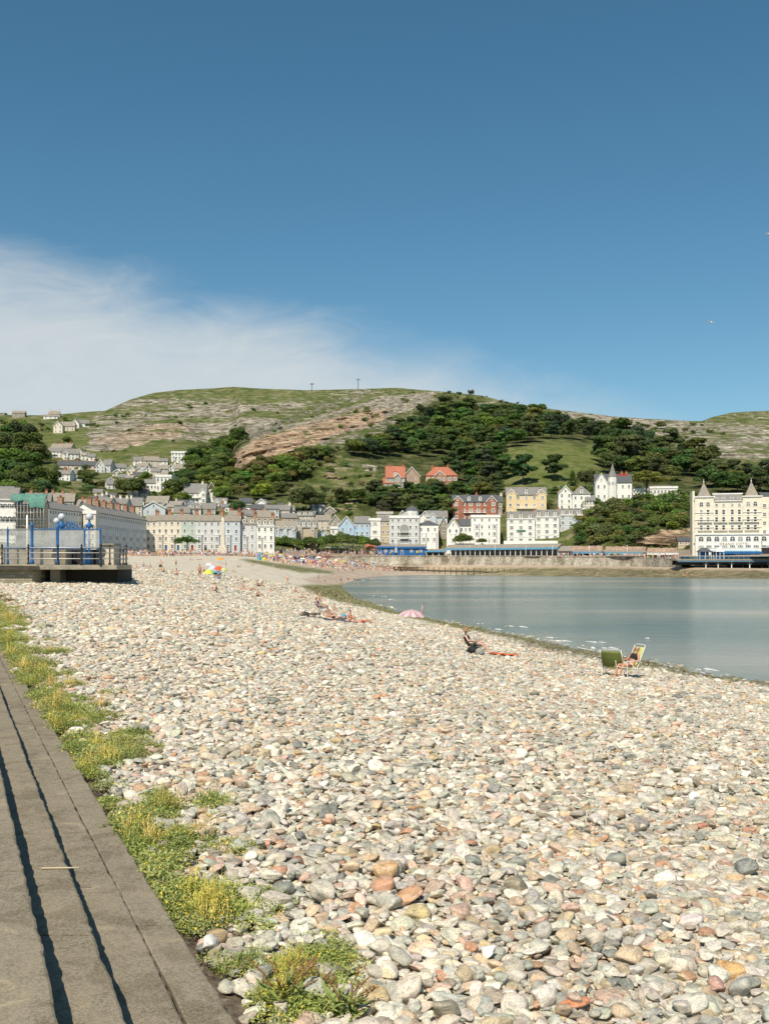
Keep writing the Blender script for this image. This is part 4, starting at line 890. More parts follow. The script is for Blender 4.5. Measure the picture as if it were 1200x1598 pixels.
T(228, 262, 793, 783, 773, 'house with a broad brown slate roof above the wide grey gable', wall=ICE, roof=SLATE2)
T(262, 282, 800, 790, 781, 'beige house with a plain slate roof right of the wide grey gable', wall=BEIGE, roof=SLATE2)
T(278, 304, 796, 786, 779, 'pair of grey gabled houses below the half-timbered villa', wall=PALEGREY, roof=SLATE3, gables=((.1, .45), (.6, .95)))
T(272, 296, 812, 799, 790, 'cream house with a long grey roof behind the terrace roofs', wall=CREAM, roof=SLATE)
T(296, 314, 806, 793, 786, 'low grey terrace with small dormers below the half-timbered villa', wall=PALEGREY, dormers=2)
T(304, 336, 804, 793, 784, 'white row with a conservatory band below the half-timbered villa', wall=WHITE, rows=2, win='wide', ww=2)
T(335, 354, 790, 783, 776, 'little white house with two sharp gables right of the half-timbered villa', wall=WHITE, gables=((.0, .4), (.55, 1)), yaw=0)
T(352, 393, 802, 791, 787, 'long low white hall with a grey flat roof and a strip of windows', wall=WHITE, kind='hip', rows=1, cols=9, dep=12, yaw=0, group=None)
T(392, 415, 806, 793, 786, 'dark grey roofed house just right of the long white hall', wall=STONE, roof=SLATE3)
T(374, 394, 789, 783, 776, 'dark blue slate roof standing behind the long white hall', wall=STONE, roof=SLATE3)
T(400, 416, 797, 784, 778, 'tall white gable wall turned to the sun behind the grey roofs', wall=WHITE, kind='front', rows=1, cols=1, group=None)
T(415, 436, 812, 793, 787, 'grey flat fronted house with two windows right of the white gable', wall=PALEGREY)
T(433, 452, 806, 795, 787, 'pinkish grey house with a slate roof right of the flat fronted grey one', wall=BEIGE, roof=SLATE, chim=(.9,), cm='stone')
T(449, 460, 804, 796, 788, 'small white house under the edge of the trees', wall=WHITE, group=None)
T(356, 376, 812, 803, 796, 'brown roofed house peeping over the terrace right of the obelisk', wall=TAN, roof=SLATE2, chim=(.2, .8), cm='red')
T(376, 402, 812, 804, 797, 'slate roof with two red chimneys behind the grey-white terraced house', wall=STONE, roof=SLATE, chim=(.1, .6), cm='red')
T(403, 428, 820, 806, 796, 'steep slate roof behind the house with three dormers', wall=STONE, roof=SLATE2, chim=(.4,), cm='brick')
T(428, 462, 846, 824, 812, 'row of low blue-grey cottages with small gables behind the clipped hedge trees', wall=ICE, roof=SLATE2, gables=((.05, .25), (.4, .6), (.75, .95)), yaw=0, group=None)
T(462, 495, 850, 822, 810, 'tan boarding house with four dormers and bay windows behind the clipped trees', wall=TAN, rows=2, cols=4, bays=(.2, .8), dormers=4, yaw=0, group=None, nm='boarding_house', cat='boarding house')
T(440, 463, 822, 807, 800, 'orange-pink rendered house between two slate roofs', wall=M('orange_render', (.5, .3, .2)), roof=SLATE, group=None)
T(462, 490, 816, 804, 797, 'house with a row of white dormers behind the tan boarding house', wall=BEIGE, dormers=3)
T(484, 506, 802, 794, 787, 'white house with twin pointed gables at the foot of the hill', wall=WHITE, gables=((.05, .4), (.55, .9)), yaw=0, group=None)
T(506, 524, 806, 797, 790, 'stone house with a single pointed gable at the foot of the hill', wall=STONE, kind='front', group=None)
T(490, 516, 828, 811, 803, 'pink-buff house with three upper windows behind the park trees', wall=BEIGE, roof=SLATE2, group=None)
T(514, 533, 832, 815, 803, 'dark slate gable end left of the sky-blue house', wall=STONE, roof=SLATE3, kind='front', group=None)
T(496, 513, 846, 832, 824, 'small pale blue gable above the park trees', wall=ICE, kind='front', yaw=.1, group=None)
T(516, 541, 848, 824, 821, 'low white flat roofed annexe in front of the sky-blue house', wall=WHITE, kind='flat', group=None)
SB = M('sky_blue_render', (.42, .56, .68))
T(529, 553, 850, 819, 805, 'sky-blue house with a wide gable facing the bay', wall=SB, kind='front', roof=SLATE, rows=2, cols=2, yaw=0, group=None)
T(553, 577, 850, 815, 805, 'sky-blue wing with a grey slate roof right of the blue gable', wall=SB, roof=SLATE, rows=3, cols=3, yaw=0, group=None)
T(576, 594, 850, 811, 808, 'narrow white three storey house with a heavy cornice', wall=WHITE, kind='flat', rows=3, cols=1, win='wide', ww=2.4, yaw=0, group=None, cornice=True)
T(594, 609, 850, 812, 805, 'narrow tan house squeezed left of the pale grey hotel', wall=TAN, rows=3, cols=2, yaw=0, group=None)
T(588, 613, 812, 800, 795, 'flat topped grey stone building behind the narrow tan house', wall=STONE, kind='flat', yaw=0, group=None, cols=4)
# pale grey hotel with a tall arch
e = H(608, 654, 850, 807, 803, 'pale grey hotel with balconies inside a tall central arch', D=448, dep=14, nm='hotel', cat='hotel', wall=PALEGREY, kind='flat', rows=4, cols=5, skip=[(r, 2) for r in range(3)], ww=1.2, wh=1.7, chim=())
w_ = 46*448/F; mb = MB(); n = 12
mb.prism([(w_/2-2, 1), (w_/2+2, 1)]+[(w_/2+2*math.cos(math.pi*i/n), 7.2+1.9*math.sin(math.pi*i/n)) for i in range(n+1)], -.06, -.012, GREYP); OB('archway', mb, e)
mb = MB()
for z in (2.6, 5.4): mb.bx(w_/2-1.9, w_/2+1.9, -.9, -.065, z, z+.12, TRIM); mb.bx(w_/2-1.9, w_/2+1.9, -.9, -.85, z+.7, z+.8, TRIM)
for k in range(9):
    for z in (2.6, 5.4): mb.bx(w_/2-1.9+k*.46, w_/2-1.86+k*.46, -.89, -.86, z+.122, z+.7, TRIM)
OB('balcony', mb, e)
e = EM('turret', P(643, 812, 458), label='eight sided white turret room with a dark pointed roof behind the pale grey hotel', cat='turret')
mb = MB(); mb.lathe((0, 0, -3), [(3.1, 0), (3.1, 7.6)], WHITE, 8, False); OB('wall', mb, e); mb = MB(); mb.lathe((0, 0, 4.61), [(3.5, 0), (.1, 2.4)], SLATE3, 8, False); OB('roof', mb, e)
for k in range(5): a = R(-90+45*(k-2)); sub('window', WM['sash'], e, (2.9*math.cos(a), 2.9*math.sin(a), 2.6), (1.3, 1, 1.9), a+R(90))
G2 = None
H(622, 634, 812, 803, 796, 'small white dormered house left of the turret', D=462, wall=WHITE, kind='front', rows=1, cols=1)
H(655, 672, 822, 805, 797, 'white house with a pointed gable right of the turret', wall=WHITE, kind='front', rows=1, cols=1, yaw=-.2)
H(666, 698, 824, 806, 796, 'blue sided house with a slate roof below the left red villa', wall=ICE, roof=SLATE, gables=((.1, .45),), rows=1, cols=3)
H(652, 684, 850, 819, 811, 'cream small hotel with a green slate hipped roof', wall=WHITE, kind='hip', roof=SLATE3, rows=2, cols=3, bays=(.3, .8), bayh=5, nm='hotel', cat='hotel', D=450, dep=10)
H(683, 701, 850, 824, 806, 'grey stone house side left of the cream gabled guest house', wall=STONE, roof=SLATE2, kind='front', rows=2, cols=1, D=462)
H(697, 717, 850, 822, 808, 'cream guest house with a tall white edged gable', wall=WHITE, kind='front', roof=SLATE, rows=2, cols=2, D=446, bays=(.5,), bayh=4.6)
H(717, 736, 850, 819, 809, 'cream wing with a dark slate roof right of the tall gable', wall=WHITE, kind='side', roof=SLATE3, rows=2, cols=3, D=448)
H(735, 780, 850, 806, 803, 'plain off-white four storey block with two white bays', wall=WHITE, kind='flat', rows=4, cols=4, bays=(.2, .8), bayh=9.2, D=446, dep=12, cat='apartment block', nm='apartment_block', ww=.9)
H(791, 834, 848, 809, 798, 'white seafront hotel with three dormers and a green name board', wall=WHITE, kind='mansard', rows=4, cols=3, dormers=3, D=452, dep=11, win='wide', ww=1.9, nm='hotel', cat='hotel', chim=(.98,), cm='red')
H(834, 872, 844, 806, 795, 'white seafront hotel with three dormers, middle of the row', wall=WHITE, kind='mansard', rows=4, cols=3, dormers=3, D=453, dep=11, win='wide', ww=1.9, nm='hotel', cat='hotel', chim=(.98,), cm='red')
H(872, 908, 838, 803, 793, 'pale blue hotel with three dormers at the right end of the row', wall=ICE, kind='mansard', rows=4, cols=3, dormers=3, D=455, dep=12, win='wide', ww=1.9, nm='hotel', cat='hotel')
mb = MB(); mb.bx(0, 4.2, -.08, 0, 0, .55, M('green_sign', (.05, .2, .12), .5)); tag(OB('signboard', mb, None, P(805.5, 829, 451.6)), 'green name board across the white seafront hotel', 'sign')
H(706, 775, 812, 782, 771, 'red brick hotel with white edged gables at both ends and four dormers', wall=BRICK, roof=SLATE3, gables=((0, .24), (.76, 1)), rows=3, cols=6, dormers=4, win='wide', ww=1.7, chim=(.55,), cm='red', nm='hotel', cat='hotel', dep=11, balc=.40)
H(790, 852, 806, 771, 759, 'yellow hotel with two pointed gables and a white glazed porch', wall=YELLOW, roof=SLATE, gables=((0, .26), (.76, 1)), rows=3, cols=5, dormers=3, win='wide', ww=1.6, nm='hotel', cat='hotel', dep=11, balc=.36)
H(775, 784, 806, 782, 772, 'narrow grey side wing right of the red brick hotel', wall=STONE, roof=SLATE3, rows=2, cols=1, chim=(.8,), cm='stone')
H(871, 893, 796, 769, 757, 'cream villa with a tall front gable above the pale blue hotel', wall=WHITE, roof=SLATE, kind='front', rows=3, cols=2, D=None)
H(893, 921, 796, 771, 757, 'cream villa wing with a hipped slate roof and one dormer', wall=WHITE, roof=SLATE, kind='hip', rows=2, cols=3, dormers=1, sidewin=2)
H(914, 928, 796, 780, 772, 'small yellow outbuilding right of the cream villa', wall=CREAM, roof=SLATE)
# gothic white house with a spire
e = H(929, 985, 783, 752, 738, 'white gothic villa with a slim grey spire and red chimneys', wall=WHITE, roof=SLATE3, gables=((0, .33),), gz_=1.5, rows=2, cols=6, nm='villa', cat='villa', dep=12, chim=(.75, .88), cm='red', dormers=0, sidewin=3)
w_ = 56*hillD(957, 783)/F; mb = MB(); mb.lathe((w_*.47, -.2, 0), [(2.2, -4), (2.2, 12.2)], WHITE, 8, False); tw_ = OB('tower', mb, e); mb = MB(); mb.lathe((w_*.47, -.2, 12.21), [(2.4, 0), (1.2, 2.6), (.15, 6.4), (.03, 7.2)], SLATE, 8, False); OB('spire', mb, tw_)
mb = MB(); mb.bx(w_*.66, w_*.9, 4.5, 7.5, 10.9, 13.9, REDP); OB('parapet', mb, e)
for k in range(3): sub('window', WM['arch'], tw_, (w_*.47+2.05*math.cos(R(-90+45*(k-1))), -.2+2.05*math.sin(R(-90+45*(k-1))), 9), (1, 1, 2), R(45*(k-1)))
H(984, 1010, 780, 764, 758, 'low white wing joined to the right of the gothic villa', wall=WHITE, kind='flat', rows=1, cols=5)
H(1014, 1056, 774, 761, 757, 'long low white bungalow behind the flat-topped pine', wall=WHITE, kind='flat', rows=1, cols=8)
# red tiled villas on the hill
RT = M('brown_villa_render', (.40, .28, .2))
H(602, 632, 764, 744, 726, 'left red tiled villa with a stone front and stepped roofs', wall=STONE, roof=REDTILE, kind='side', rows=2, cols=4, gables=((.45, .8),), dormers=1, chim=(.2, .9), cm='red', nm='villa', cat='villa', win='wide', ww=1.8, dep=10)
H(630, 655, 762, 742, 728, 'red tiled wing with a steep roof attached right of the left villa', wall=RT, roof=REDTILE, kind='front', rows=2, cols=2, nm='villa', cat='villa')
H(598, 614, 764, 753, 745, 'low red tiled lean-to at the foot of the left villa', wall=STONE, roof=REDTILE, rows=1, cols=2)
H(664, 714, 764, 742, 727, 'right red brick villa with a broad red tiled roof and central gable', wall=BRICK2, roof=REDTILE, kind='hip', rows=2, cols=6, gables=((.28, .62),), gz_=.9, chim=(.22, .7), cm='red', nm='villa', cat='villa', win='wide', ww=1.7, dep=11)
# half-timbered villa
e = H(288, 322, 786, 768, 753, 'white half-timbered villa with dark gables above the lower town', wall=WHITE, roof=SLATE, kind='side', gables=((.66, .98),), rows=2, cols=4, chim=(.8,), cm='stone', nm='villa', cat='villa', win='wide', ww=1.7, balc=.5, dep=11)
e = H(323, 338, 784, 766, 752, 'narrow half-timbered wing with a dark timber gable, right of the white villa', wall=WHITE, roof=SLATE, kind='front', rows=2, cols=2, nm='villa', cat='villa'); w_ = 15*hillD(330, 784)/F
mb = MB(); mb.prism([(w_*.15, 6.6), (w_*.5, 9.8), (w_*.85, 6.6)], -.12, -.012, WOODW); OB('timber_gable', mb, e)
# boxy white house and neighbours
H(244, 268, 768, 743, 741, 'big square white house with eight windows standing over the lower town', wall=WHITE, kind='flat', rows=2, cols=4, dep=16, ww=1.2, wh=2.1, nm='house', yaw=-.15)
H(219, 245, 768, 753, 747, 'long low white house with grey roof left of the big square one', wall=WHITE, roof=SLATE, rows=1, cols=5)
H(238, 247, 756, 749, 744, 'little white link building behind the big square house', wall=WHITE, roof=SLATE)
H(200, 216, 776, 769, 766, 'small grey flat roofed garage left of the retaining wall', wall=PALEGREY, kind='flat', rows=1, cols=2)
G3 = 'white cottages on the upper left hillside'
def C(x0, x1, yb, ye, yr_, label, **k):
    k.setdefault('wall', WHITE); k.setdefault('yaw', yw()); k.setdefault('group', G3); k.setdefault('rows', 1 if yb-ye < 9 else 2); k.setdefault('cols', max(1, int((x1-x0)/6))); k.setdefault('dep', 7); k.setdefault('nm', 'cottage'); k.setdefault('cat', 'cottage'); k.setdefault('wh', 1.7); k.setdefault('ww', 1.2)
    return H(x0, x1, yb, ye, yr_, label, **k)
C(20, 39, 652, 644, 640, 'long grey stone barn alone on the skyline at the far left', wall=STONE, roof=SLATE2, group=None)
C(77, 93, 652, 645.5, 640, 'white farmhouse on the skyline right of the small round bush', roof=SLATE2, chim=(.1, .9), cm='stone', group=None, yaw=0)
C(69, 90, 654, 649, 646, 'low white lean-to in front of the skyline farmhouse', group=None, roof=SLATE2, yaw=0)
C(-10, 8, 648, 645, 643, 'grey roofed cottage at the very left of the skyline', wall=STONE, group=None)
C(84, 98, 676, 664, 657, 'cream cottage with its gable turned to the sea', wall=CREAM, kind='front', roof=SLATE2, group=None)
C(95, 117, 673, 664, 657, 'brown roofed cottage joined behind the cream gable', wall=BEIGE, roof=SLATE2, group=None)
C(112, 124, 668, 661, 654, 'white cottage with a pointed gable below the limestone cliff', kind='front', group=None)
C(122, 139, 666, 660, 654, 'white cottage with a long slate roof touching the limestone cliff', group=None)
C(8, 30, 676, 669, 665, 'long low white house above the dark wood', wall=BEIGE, roof=SLATE2, group=None)
C(42, 54, 680, 670, 665, 'tall pale house at the right of the low white one above the wood', wall=WHITE, roof=SLATE2, group=None)
C(64, 98, 714, 704, 698, 'white cottage row with a balcony front, highest on the green slope', rows=2, cols=7, group=None, yaw=-.2, balc=.5)
C(79, 112, 708, 698, 691, 'brown roofed terrace standing behind the balcony front row', wall=BEIGE, roof=SLATE2, chim=(.2, .5, .9), cm='red')
C(100, 123, 718, 707, 699, 'white gabled cottage pair in the middle of the hillside row', gables=((.05, .3),), cols=4)
C(118, 132, 718, 709, 700, 'beige end house with a plain gable wall on the hillside row', wall=BEIGE, kind='front')
C(128, 140, 719, 710, 704, 'white cottage with bay windows near the end of the hillside row', dormers=1)
C(138, 149, 720, 712, 707, 'last small white cottage at the right end of the hillside row')
C(92, 150, 732, 725, 718, 'long pinkish cottage row with dark roof and many red chimneys', wall=M('pinkish_render', (.6, .46, .4)), roof=SLATE3, chim=(.05, .25, .5, .75, .95), cm='red', yaw=.05, group=None)
C(150, 164, 738, 727, 716, 'grey gabled house right of the long pinkish row', wall=PALEGREY, kind='front', group=None)
C(160, 173, 738, 725, 716, 'pale grey tall house beside the stone lane', wall=PALEGREY, group=None)
C(88, 110, 750, 739, 732, 'white villa with corner bays and a grey roof on the lawn', bays=(.2,), bayh=4, chim=(.5,), cm='red', group=None, nm='villa', cat='villa')
C(108, 128, 750, 739, 731, 'grey-white villa wing in shade beside the lawn', wall=PALEGREY, chim=(.3, .8), cm='stone', group=None, nm='villa', cat='villa')
C(168, 194, 764, 755, 748, 'white cottage with a porch by the steep lane', roof=SLATE, group=None)
C(186, 198, 750, 744, 739, 'tiny white cottage above the one with the porch', group=None)
C(146, 160, 776, 768, 762, 'grey slate cottage at the bottom of the green hillside', wall=BEIGE)
C(209, 226, 727, 718, 712, 'white end cottage, left of the upper terrace under the crags')
C(226, 249, 729, 718, 711, 'beige terrace with dark chimneys under the crags', wall=BEIGE, roof=SLATE2, chim=(.3, .8), cm='brick')
C(268, 288, 723, 706, 703, 'tall white terrace with bays under the crags', kind='flat', rows=3, cols=4, bays=(.2,), group=None, wall=WHITE)
C(286, 302, 716, 706, 703, 'pale terrace continuing right of the tall white one', kind='flat', rows=2, wall=BEIGE)
C(300, 317, 716, 707, 703, 'last pale house of the terrace, touching the dark trees', kind='flat', rows=2)
for q, (x0, x1, yb, ye, yr_, kd) in enumerate([(180, 198, 736, 729, 723, 'side'), (198, 212, 741, 733, 726, 'front'), (210, 226, 744, 735, 728, 'front'), (226, 236, 741, 731, 725, 'front'), (236, 250, 744, 735, 729, 'side'), (248, 262, 740, 731, 724, 'side'), (262, 272, 740, 730, 724, 'front'), (270, 284, 741, 730, 723, 'side'), (281, 294, 740, 729, 721, 'front'), (196, 208, 752, 745, 740, 'side'), (176, 190, 744, 737, 732, 'front'), (214, 230, 734, 727, 721, 'side'), (247, 262, 726, 719, 714, 'side')]):
    C(x0, x1, yb, ye, yr_, 'small grey roofed cottage in the cluster left of and above the big square white house', kind=kd, wall=[WHITE, BEIGE, PALEGREY][q % 3], roof=[SLATE, SLATE2][q % 2], group='cottages clustered above the big square white house', chim=(.2,) if q % 2 else (), cm='stone')

for q in range(34):
    if q < 16: x = rnd.uniform(160, 300); y = rnd.uniform(742, 800)
    elif q < 26: x = rnd.uniform(262, 470); y = rnd.uniform(796, 812)
    else: x = rnd.uniform(100, 290); y = rnd.uniform(784, 806)
    w0 = rnd.uniform(8, 17); hh = rnd.uniform(7, 10); C(x-w0/2, x+w0/2, y, y-hh, y-hh-rnd.uniform(5, 8), 'small slate roofed house squeezed into the packed streets of the lower town', kind=rnd.choice(['side', 'side', 'front']), wall=rnd.choice([WHITE, WHITE, CREAM, BEIGE]), roof=rnd.choice([SLATE, SLATE2, SLATE3]), group='small houses filling the lower town', chim=rnd.choice([(), (.2,), (.8,)]), cm=rnd.choice(['brick', 'stone']))
# ---- the grand hotel by the pier
GC = M('pale_yellow_stucco', (.74, .68, .55)); s = 365/F
HC0 = P(1083, 866, 365); HYW = R(-13)
def gw(x): u_ = (x-HX)/F; return (u_*HC0.y-HC0.x)/(math.cos(HYW)-u_*math.sin(HYW))
e = EM('grand_hotel', HC0, HYW, label='large cream seafront hotel with pointed grey corner roofs beside the pier', cat='hotel'); z = lambda y: (866-y)*s
mb = MB(); mb.bx(gw(1080), gw(1083.5), .5, 12, -4, z(766), GC); mb.bx(gw(1083.5), gw(1113), -.6, 16, -4, z(775), GC); mb.bx(gw(1113)+.003, gw(1158)-.003, 0, 15, -4, z(782), GC); mb.bx(gw(1158), gw(1187.5), -.6, 16, -4, z(775), GC)
mb.bx(gw(1188), gw(1290), 2.5, 16, -4, z(776), GC); OB('wall', mb, e)
mb = MB(); mb.bx(gw(1084), gw(1186), -2.2, -.603, -1, z(834.5), WHITE); mb.bx(gw(1187), gw(1290), -2.2, 2.497, z(852), z(834.5), WHITE); gf = OB('arcade', mb, e)
mb = MB()
for y in (796, 807, 819, 831): mb.bx(gw(1083), gw(1113.4), -.85, -.603, z(y+4.6), z(y+4.0), TRIM); mb.bx(gw(1157.6), gw(1188), -.85, -.603, z(y+4.6), z(y+4.0), TRIM)
mb.bx(gw(1082), gw(1115), -1.0, -.604, z(776.6), z(774.9), TRIM); mb.bx(gw(1156.5), gw(1189), -1.0, -.604, z(776.6), z(774.9), TRIM); mb.bx(gw(1114), gw(1157), -.45, -.003, z(783), z(781.6), TRIM); mb.bx(gw(1081), gw(1290), -2.6, -2.203, z(835), z(833.5), TRIM)
OB('cornice', mb, e)
mb = MB()
for xc in (1098.2, 1172.7):
    mb.add([(gw(xc-10.2), -.4, z(775)+.01), (gw(xc+10.2), -.4, z(775)+.01), (gw(xc+10.2), 4.4, z(775)+.01), (gw(xc-10.2), 4.4, z(775)+.01), (gw(xc), 2, z(752))], [(0, 1, 4), (1, 2, 4), (2, 3, 4), (3, 0, 4), (0, 3, 2, 1)], SLATE2)
    mb.lathe((gw(xc), 2, z(753)), [(.12, 0), (.3, .3), (.06, .7), (.04, 1.4)], TRIM, 6)
mb.add([(gw(1113), -.1, z(782)), (gw(1158), -.1, z(782)), (gw(1158), 3, z(771)), (gw(1113), 3, z(771)), (gw(1113), 14, z(771)), (gw(1158), 14, z(771))], [(0, 1, 2, 3), (3, 2, 5, 4)], SLATE); mb.bx(gw(1112), gw(1160), 2.8, 3.2, z(771)-.1, z(769.5), TRIM)
mb.add([(gw(1188), 2.4, z(776)), (gw(1290), 2.4, z(776)), (gw(1290), 7, z(768)), (gw(1188), 7, z(768)), (gw(1290), 16, z(776)), (gw(1188), 16, z(776))], [(0, 1, 2, 3), (3, 2, 4, 5)], SLATE3)
ro = OB('roof', mb, e)
cols_ = [(1093.5, -.6), (1104, -.6), (1117.5, 0), (1128.5, 0), (1142, 0), (1153, 0), (1166.5, -.6), (1177.5, -.6)]
for k, (x, yo) in enumerate(cols_):
    if yo: sub('window', WM['arch'], e, (gw(x), yo-.003, z(787)), (1.6, 1, 2.0))
    else: sub('window', WM['wide'], e, (gw(x), yo-.003, z(788.5)), (1.1, 1, 1.1)); sub('window', WM['wide'], ro, (gw(x), .9, z(778.5)), (1.3, 1, 1.0))
    for y in (799.5, 811, 823.5):
        sub('window', WM['sash'], e, (gw(x), yo-.003, z(y)), (1.25, 1, 2.1))
        if y > 805:
            bm_ = MB() if k == 0 and y == 811 else None
            if bm_: bm_.bx(-1.3, 1.3, -.75, -.005, -.1, 0, TRIM); bm_.bx(-1.3, 1.3, -.75, -.72, .5, .56, IRON); [bm_.bx(-1.3+q*.236, -1.27+q*.236, -.75, -.72, .003, .5, IRON) for q in range(12)]; BALM = bm_.mesh('balcony')
            sub('balcony', BALM, e, (gw(x), yo, z(y+4.2)))
for k in range(11): sub('window', WM['arch'], gf, (gw(1092.5+12.2*k), -2.203, z(841)), (2.1, 1, 2.0))
for k in range(11):
    sub('window', WM['wide'], gf, (gw(1092.5+12.2*k), -2.203, z(853)), (2.3, 1, .9))
for r_ in range(4):
    for k in range(4): sub('window', WM['wide'], e, (gw(1194+9*k), 2.497, z(790+13.5*r_)), (1.5, 1, 1.6))
cu = bpy.data.curves.new('hotel_lettering', 'FONT'); cu.body = 'GRAND HOTEL'; cu.size = 1.25; cu.extrude = .05; cu.align_x = 'CENTER'; cu.space_character = 1.25; cu.materials.append(M('gilt_letters', (.32, .2, .08), .5))
o = bpy.data.objects.new('lettering_curve', cu); link(o); dg_ = bpy.context.evaluated_depsgraph_get(); lme = bpy.data.meshes.new_from_object(o.evaluated_get(dg_)); bpy.data.objects.remove(o); o = bpy.data.objects.new('lettering', lme); link(o, e); o.location = (gw(1144), -2.26, z(851)); o.rotation_euler = (R(90), 0, 0)
mb = MB(); mb.bx(gw(1186.3), gw(1200), -2.15, 2.3, -1, z(852.5), DARK); OB('gateway', mb, e)
# ================================================================== SEA WALL, FORESHORE, PIER, SHELTERS
WT = [(470, 870.5, 409, 876), (500, 869.5, 426, 877), (540, 868, 429, 879), (600, 866.8, 431, 880.5), (700, 866.8, 433, 881.5), (800, 867.2, 412, 882), (860, 868, 400, 882.5), (940, 868.6, 385, 883), (1000, 869.6, 374, 884), (1062, 871.5, 344, 885.5), (1100, 878, 338, 886), (1200, 879, 332, 887), (1400, 880, 326, 888)]
m, t, b = nt('sea_wall_stone'); ps = geopos(t); n = tex(t, vec=ps, scale=.25, detail=9, rough=.75, vs=(1, 1, .5)); n2 = tex(t, vec=ps, scale=2.2, detail=5, rough=.7); vo = tex(t, 'Voronoi', vec=ps, scale=1.0, vs=(.8, .8, 1.3))
c = ramp(t, n.outputs[0], [(.4, (.2, .175, .13)), (.5, (.38, .345, .28)), (.6, (.54, .50, .43))]); c = mixc(t, 1., c, ramp(t, n2.outputs[0], [(.35, (.65, .63, .6)), (.6, (1.1, 1.08, 1.05))]), 'MULTIPLY')
t.links.new(c, b.inputs['Base Color']); b.inputs['Roughness'].default_value = .95; bump(t, b, mth(t, 'ADD', n2.outputs[0], vo.outputs['Distance']), .7, .3); SW = m
mb = MB(); vs = []; xs = np.linspace(470, 1062, 90)
def wti(x, k): return float(np.interp(x, [q[0] for q in WT], [q[k] for q in WT]))
for x in xs:
    D_ = wti(x, 2); T_ = P(x, wti(x, 1), D_); Bz = P(x, wti(x, 3), D_-1.2).z-1.0; f = .25*float(fbm(np.array([x*.4]), np.array([.3]), 0, 3, 2)[0])
    vs += [(T_.x, D_-1.3+f, Bz), (T_.x, D_-.45+f*.6, (Bz+T_.z)/2), (T_.x, D_, T_.z-.35), (T_.x, D_-.18, T_.z-.33), (T_.x, D_-.18, T_.z+.02), (T_.x, D_+.7, T_.z+.02), (T_.x, D_+.7, T_.z-1.5)]
mb.grid(vs, len(xs), 7, SW, False); tag(OB('sea_wall', mb), 'long pale stone sea wall curving along the far side of the bay', 'sea wall')
# prom floor behind the wall top
# foreshore: slope from the wall foot to the water, weed covered
WB = [(590, 895.8), (700, 896.5), (760, 897.5), (820, 898.7), (900, 899.6), (1000, 901), (1060, 901.6), (1130, 902.3), (1200, 903), (1400, 905)]
xs = np.linspace(545, 1420, 420); ts = np.linspace(0, 1.25, 26); XX_, TT_ = np.meshgrid(xs, ts, indexing='ij')
Dw = np.interp(XX_, [q[0] for q in WT], [q[2] for q in WT])-1.2; yw_ = np.interp(XX_, [q[0] for q in WT], [q[3] for q in WT])
yb2 = np.interp(XX_, [q[0] for q in WB], [q[1] for q in WB]); Db = EYE*F/(yb2-HY)
Zt = EYE+(HY-yw_)/F*Dw; Xt = (XX_-HX)/F*Dw; Xb = (XX_-HX)/F*Db
pr = np.interp(TT_, [0, .3, 1, 1.25], [1, .55, 0, -.25]); bay = np.clip((XX_-560)/60., 0, 1)
X_ = Xt*(1-TT_)+Xb*TT_; Y_ = Dw*(1-TT_)+Db*TT_; Z_ = Zt*pr+bay*.35*fbm(X_/3., Y_/3., 0, 4, 8)*np.clip(TT_*4, 0, 1)*np.interp(XX_, [545, 850, 900, 1400], [.4, .5, 1.4, 1.6]); Z_ = Z_-(1-bay)*2.5
me = npmesh('foreshore', np.stack([X_.ravel(), Y_.ravel(), Z_.ravel()], 1), gridfaces(420, 26), [], False)
r_sand = np.clip(1-(XX_-640)/230., 0, 1)*np.interp(TT_, [0, .3, .42, .62, .72, 1.3], [1, 1, .1, .1, .9, .9])+np.clip((XX_-640)/200, 0, 1)*np.interp(TT_, [0, .10, .22, 2], [1, .9, 0, 0])
r_rock = np.clip((XX_-850)/80., 0, 1)
colattr(me, 'zones', np.stack([np.clip(r_sand, 0, 1).ravel(), r_rock.ravel(), TT_.ravel()*.8], 1))
m, t, b = nt('foreshore_weed'); ps = geopos(t); at = nd(t, 'ShaderNodeAttribute', attribute_name='zones'); sp = t.nodes.new('ShaderNodeSeparateColor'); t.links.new(at.outputs['Color'], sp.inputs[0])
n = tex(t, vec=ps, scale=.3, detail=10, rough=.8, vs=(.5, 1, 1)); n2 = tex(t, vec=ps, scale=.5, detail=8, rough=.8)
sd = ramp(t, n.outputs[0], [(.35, (.36, .27, .19)), (.6, (.46, .37, .27))]); wd_ = ramp(t, n.outputs[0], [(.40, (.05, .05, .02)), (.48, (.15, .14, .045)), (.54, (.24, .21, .10)), (.62, (.42, .35, .24))])
rk = ramp(t, n2.outputs[0], [(.40, (.04, .03, .018)), (.48, (.13, .095, .045)), (.54, (.2, .17, .10)), (.62, (.38, .33, .25))]); rk = mixc(t, .45, rk, wd_)
c = mixc(t, sp.outputs[1], wd_, rk); c = mixc(t, sp.outputs[0], c, sd); t.links.new(c, b.inputs['Base Color']); b.inputs['Roughness'].default_value = .85; bump(t, b, mth(t, 'ADD', n.outputs[0], n2.outputs[0]), .8, .5)
me.materials.append(m); tag(OB('foreshore', me), kind='structure')
# groyne
gr = EM('groyne', P(610, 890, 400), label='low dark timber groyne with short posts in front of the weedy foreshore', cat='groyne')
ga, gb = P(600, 888, 430), P(905, 898.5, 385); ga.z = 2.1; gb.z = .5
for k in range(34):
    p = ga.lerp(gb, k/33.); mb = MB(); hh = 1.0+.5*rnd.random(); mb.box((0, 0, 0), (.35, .35, 2.6+hh), WOODW, 0, .8); o = OB('post', mb, gr); o.location = p-gr.location; o.scale = (1, 1, .8)
mb = MB(); n_ = (gb-ga); mb.tube([ga-gr.location, gb-gr.location], .28, WOODW, 5); OB('plank', mb, gr)
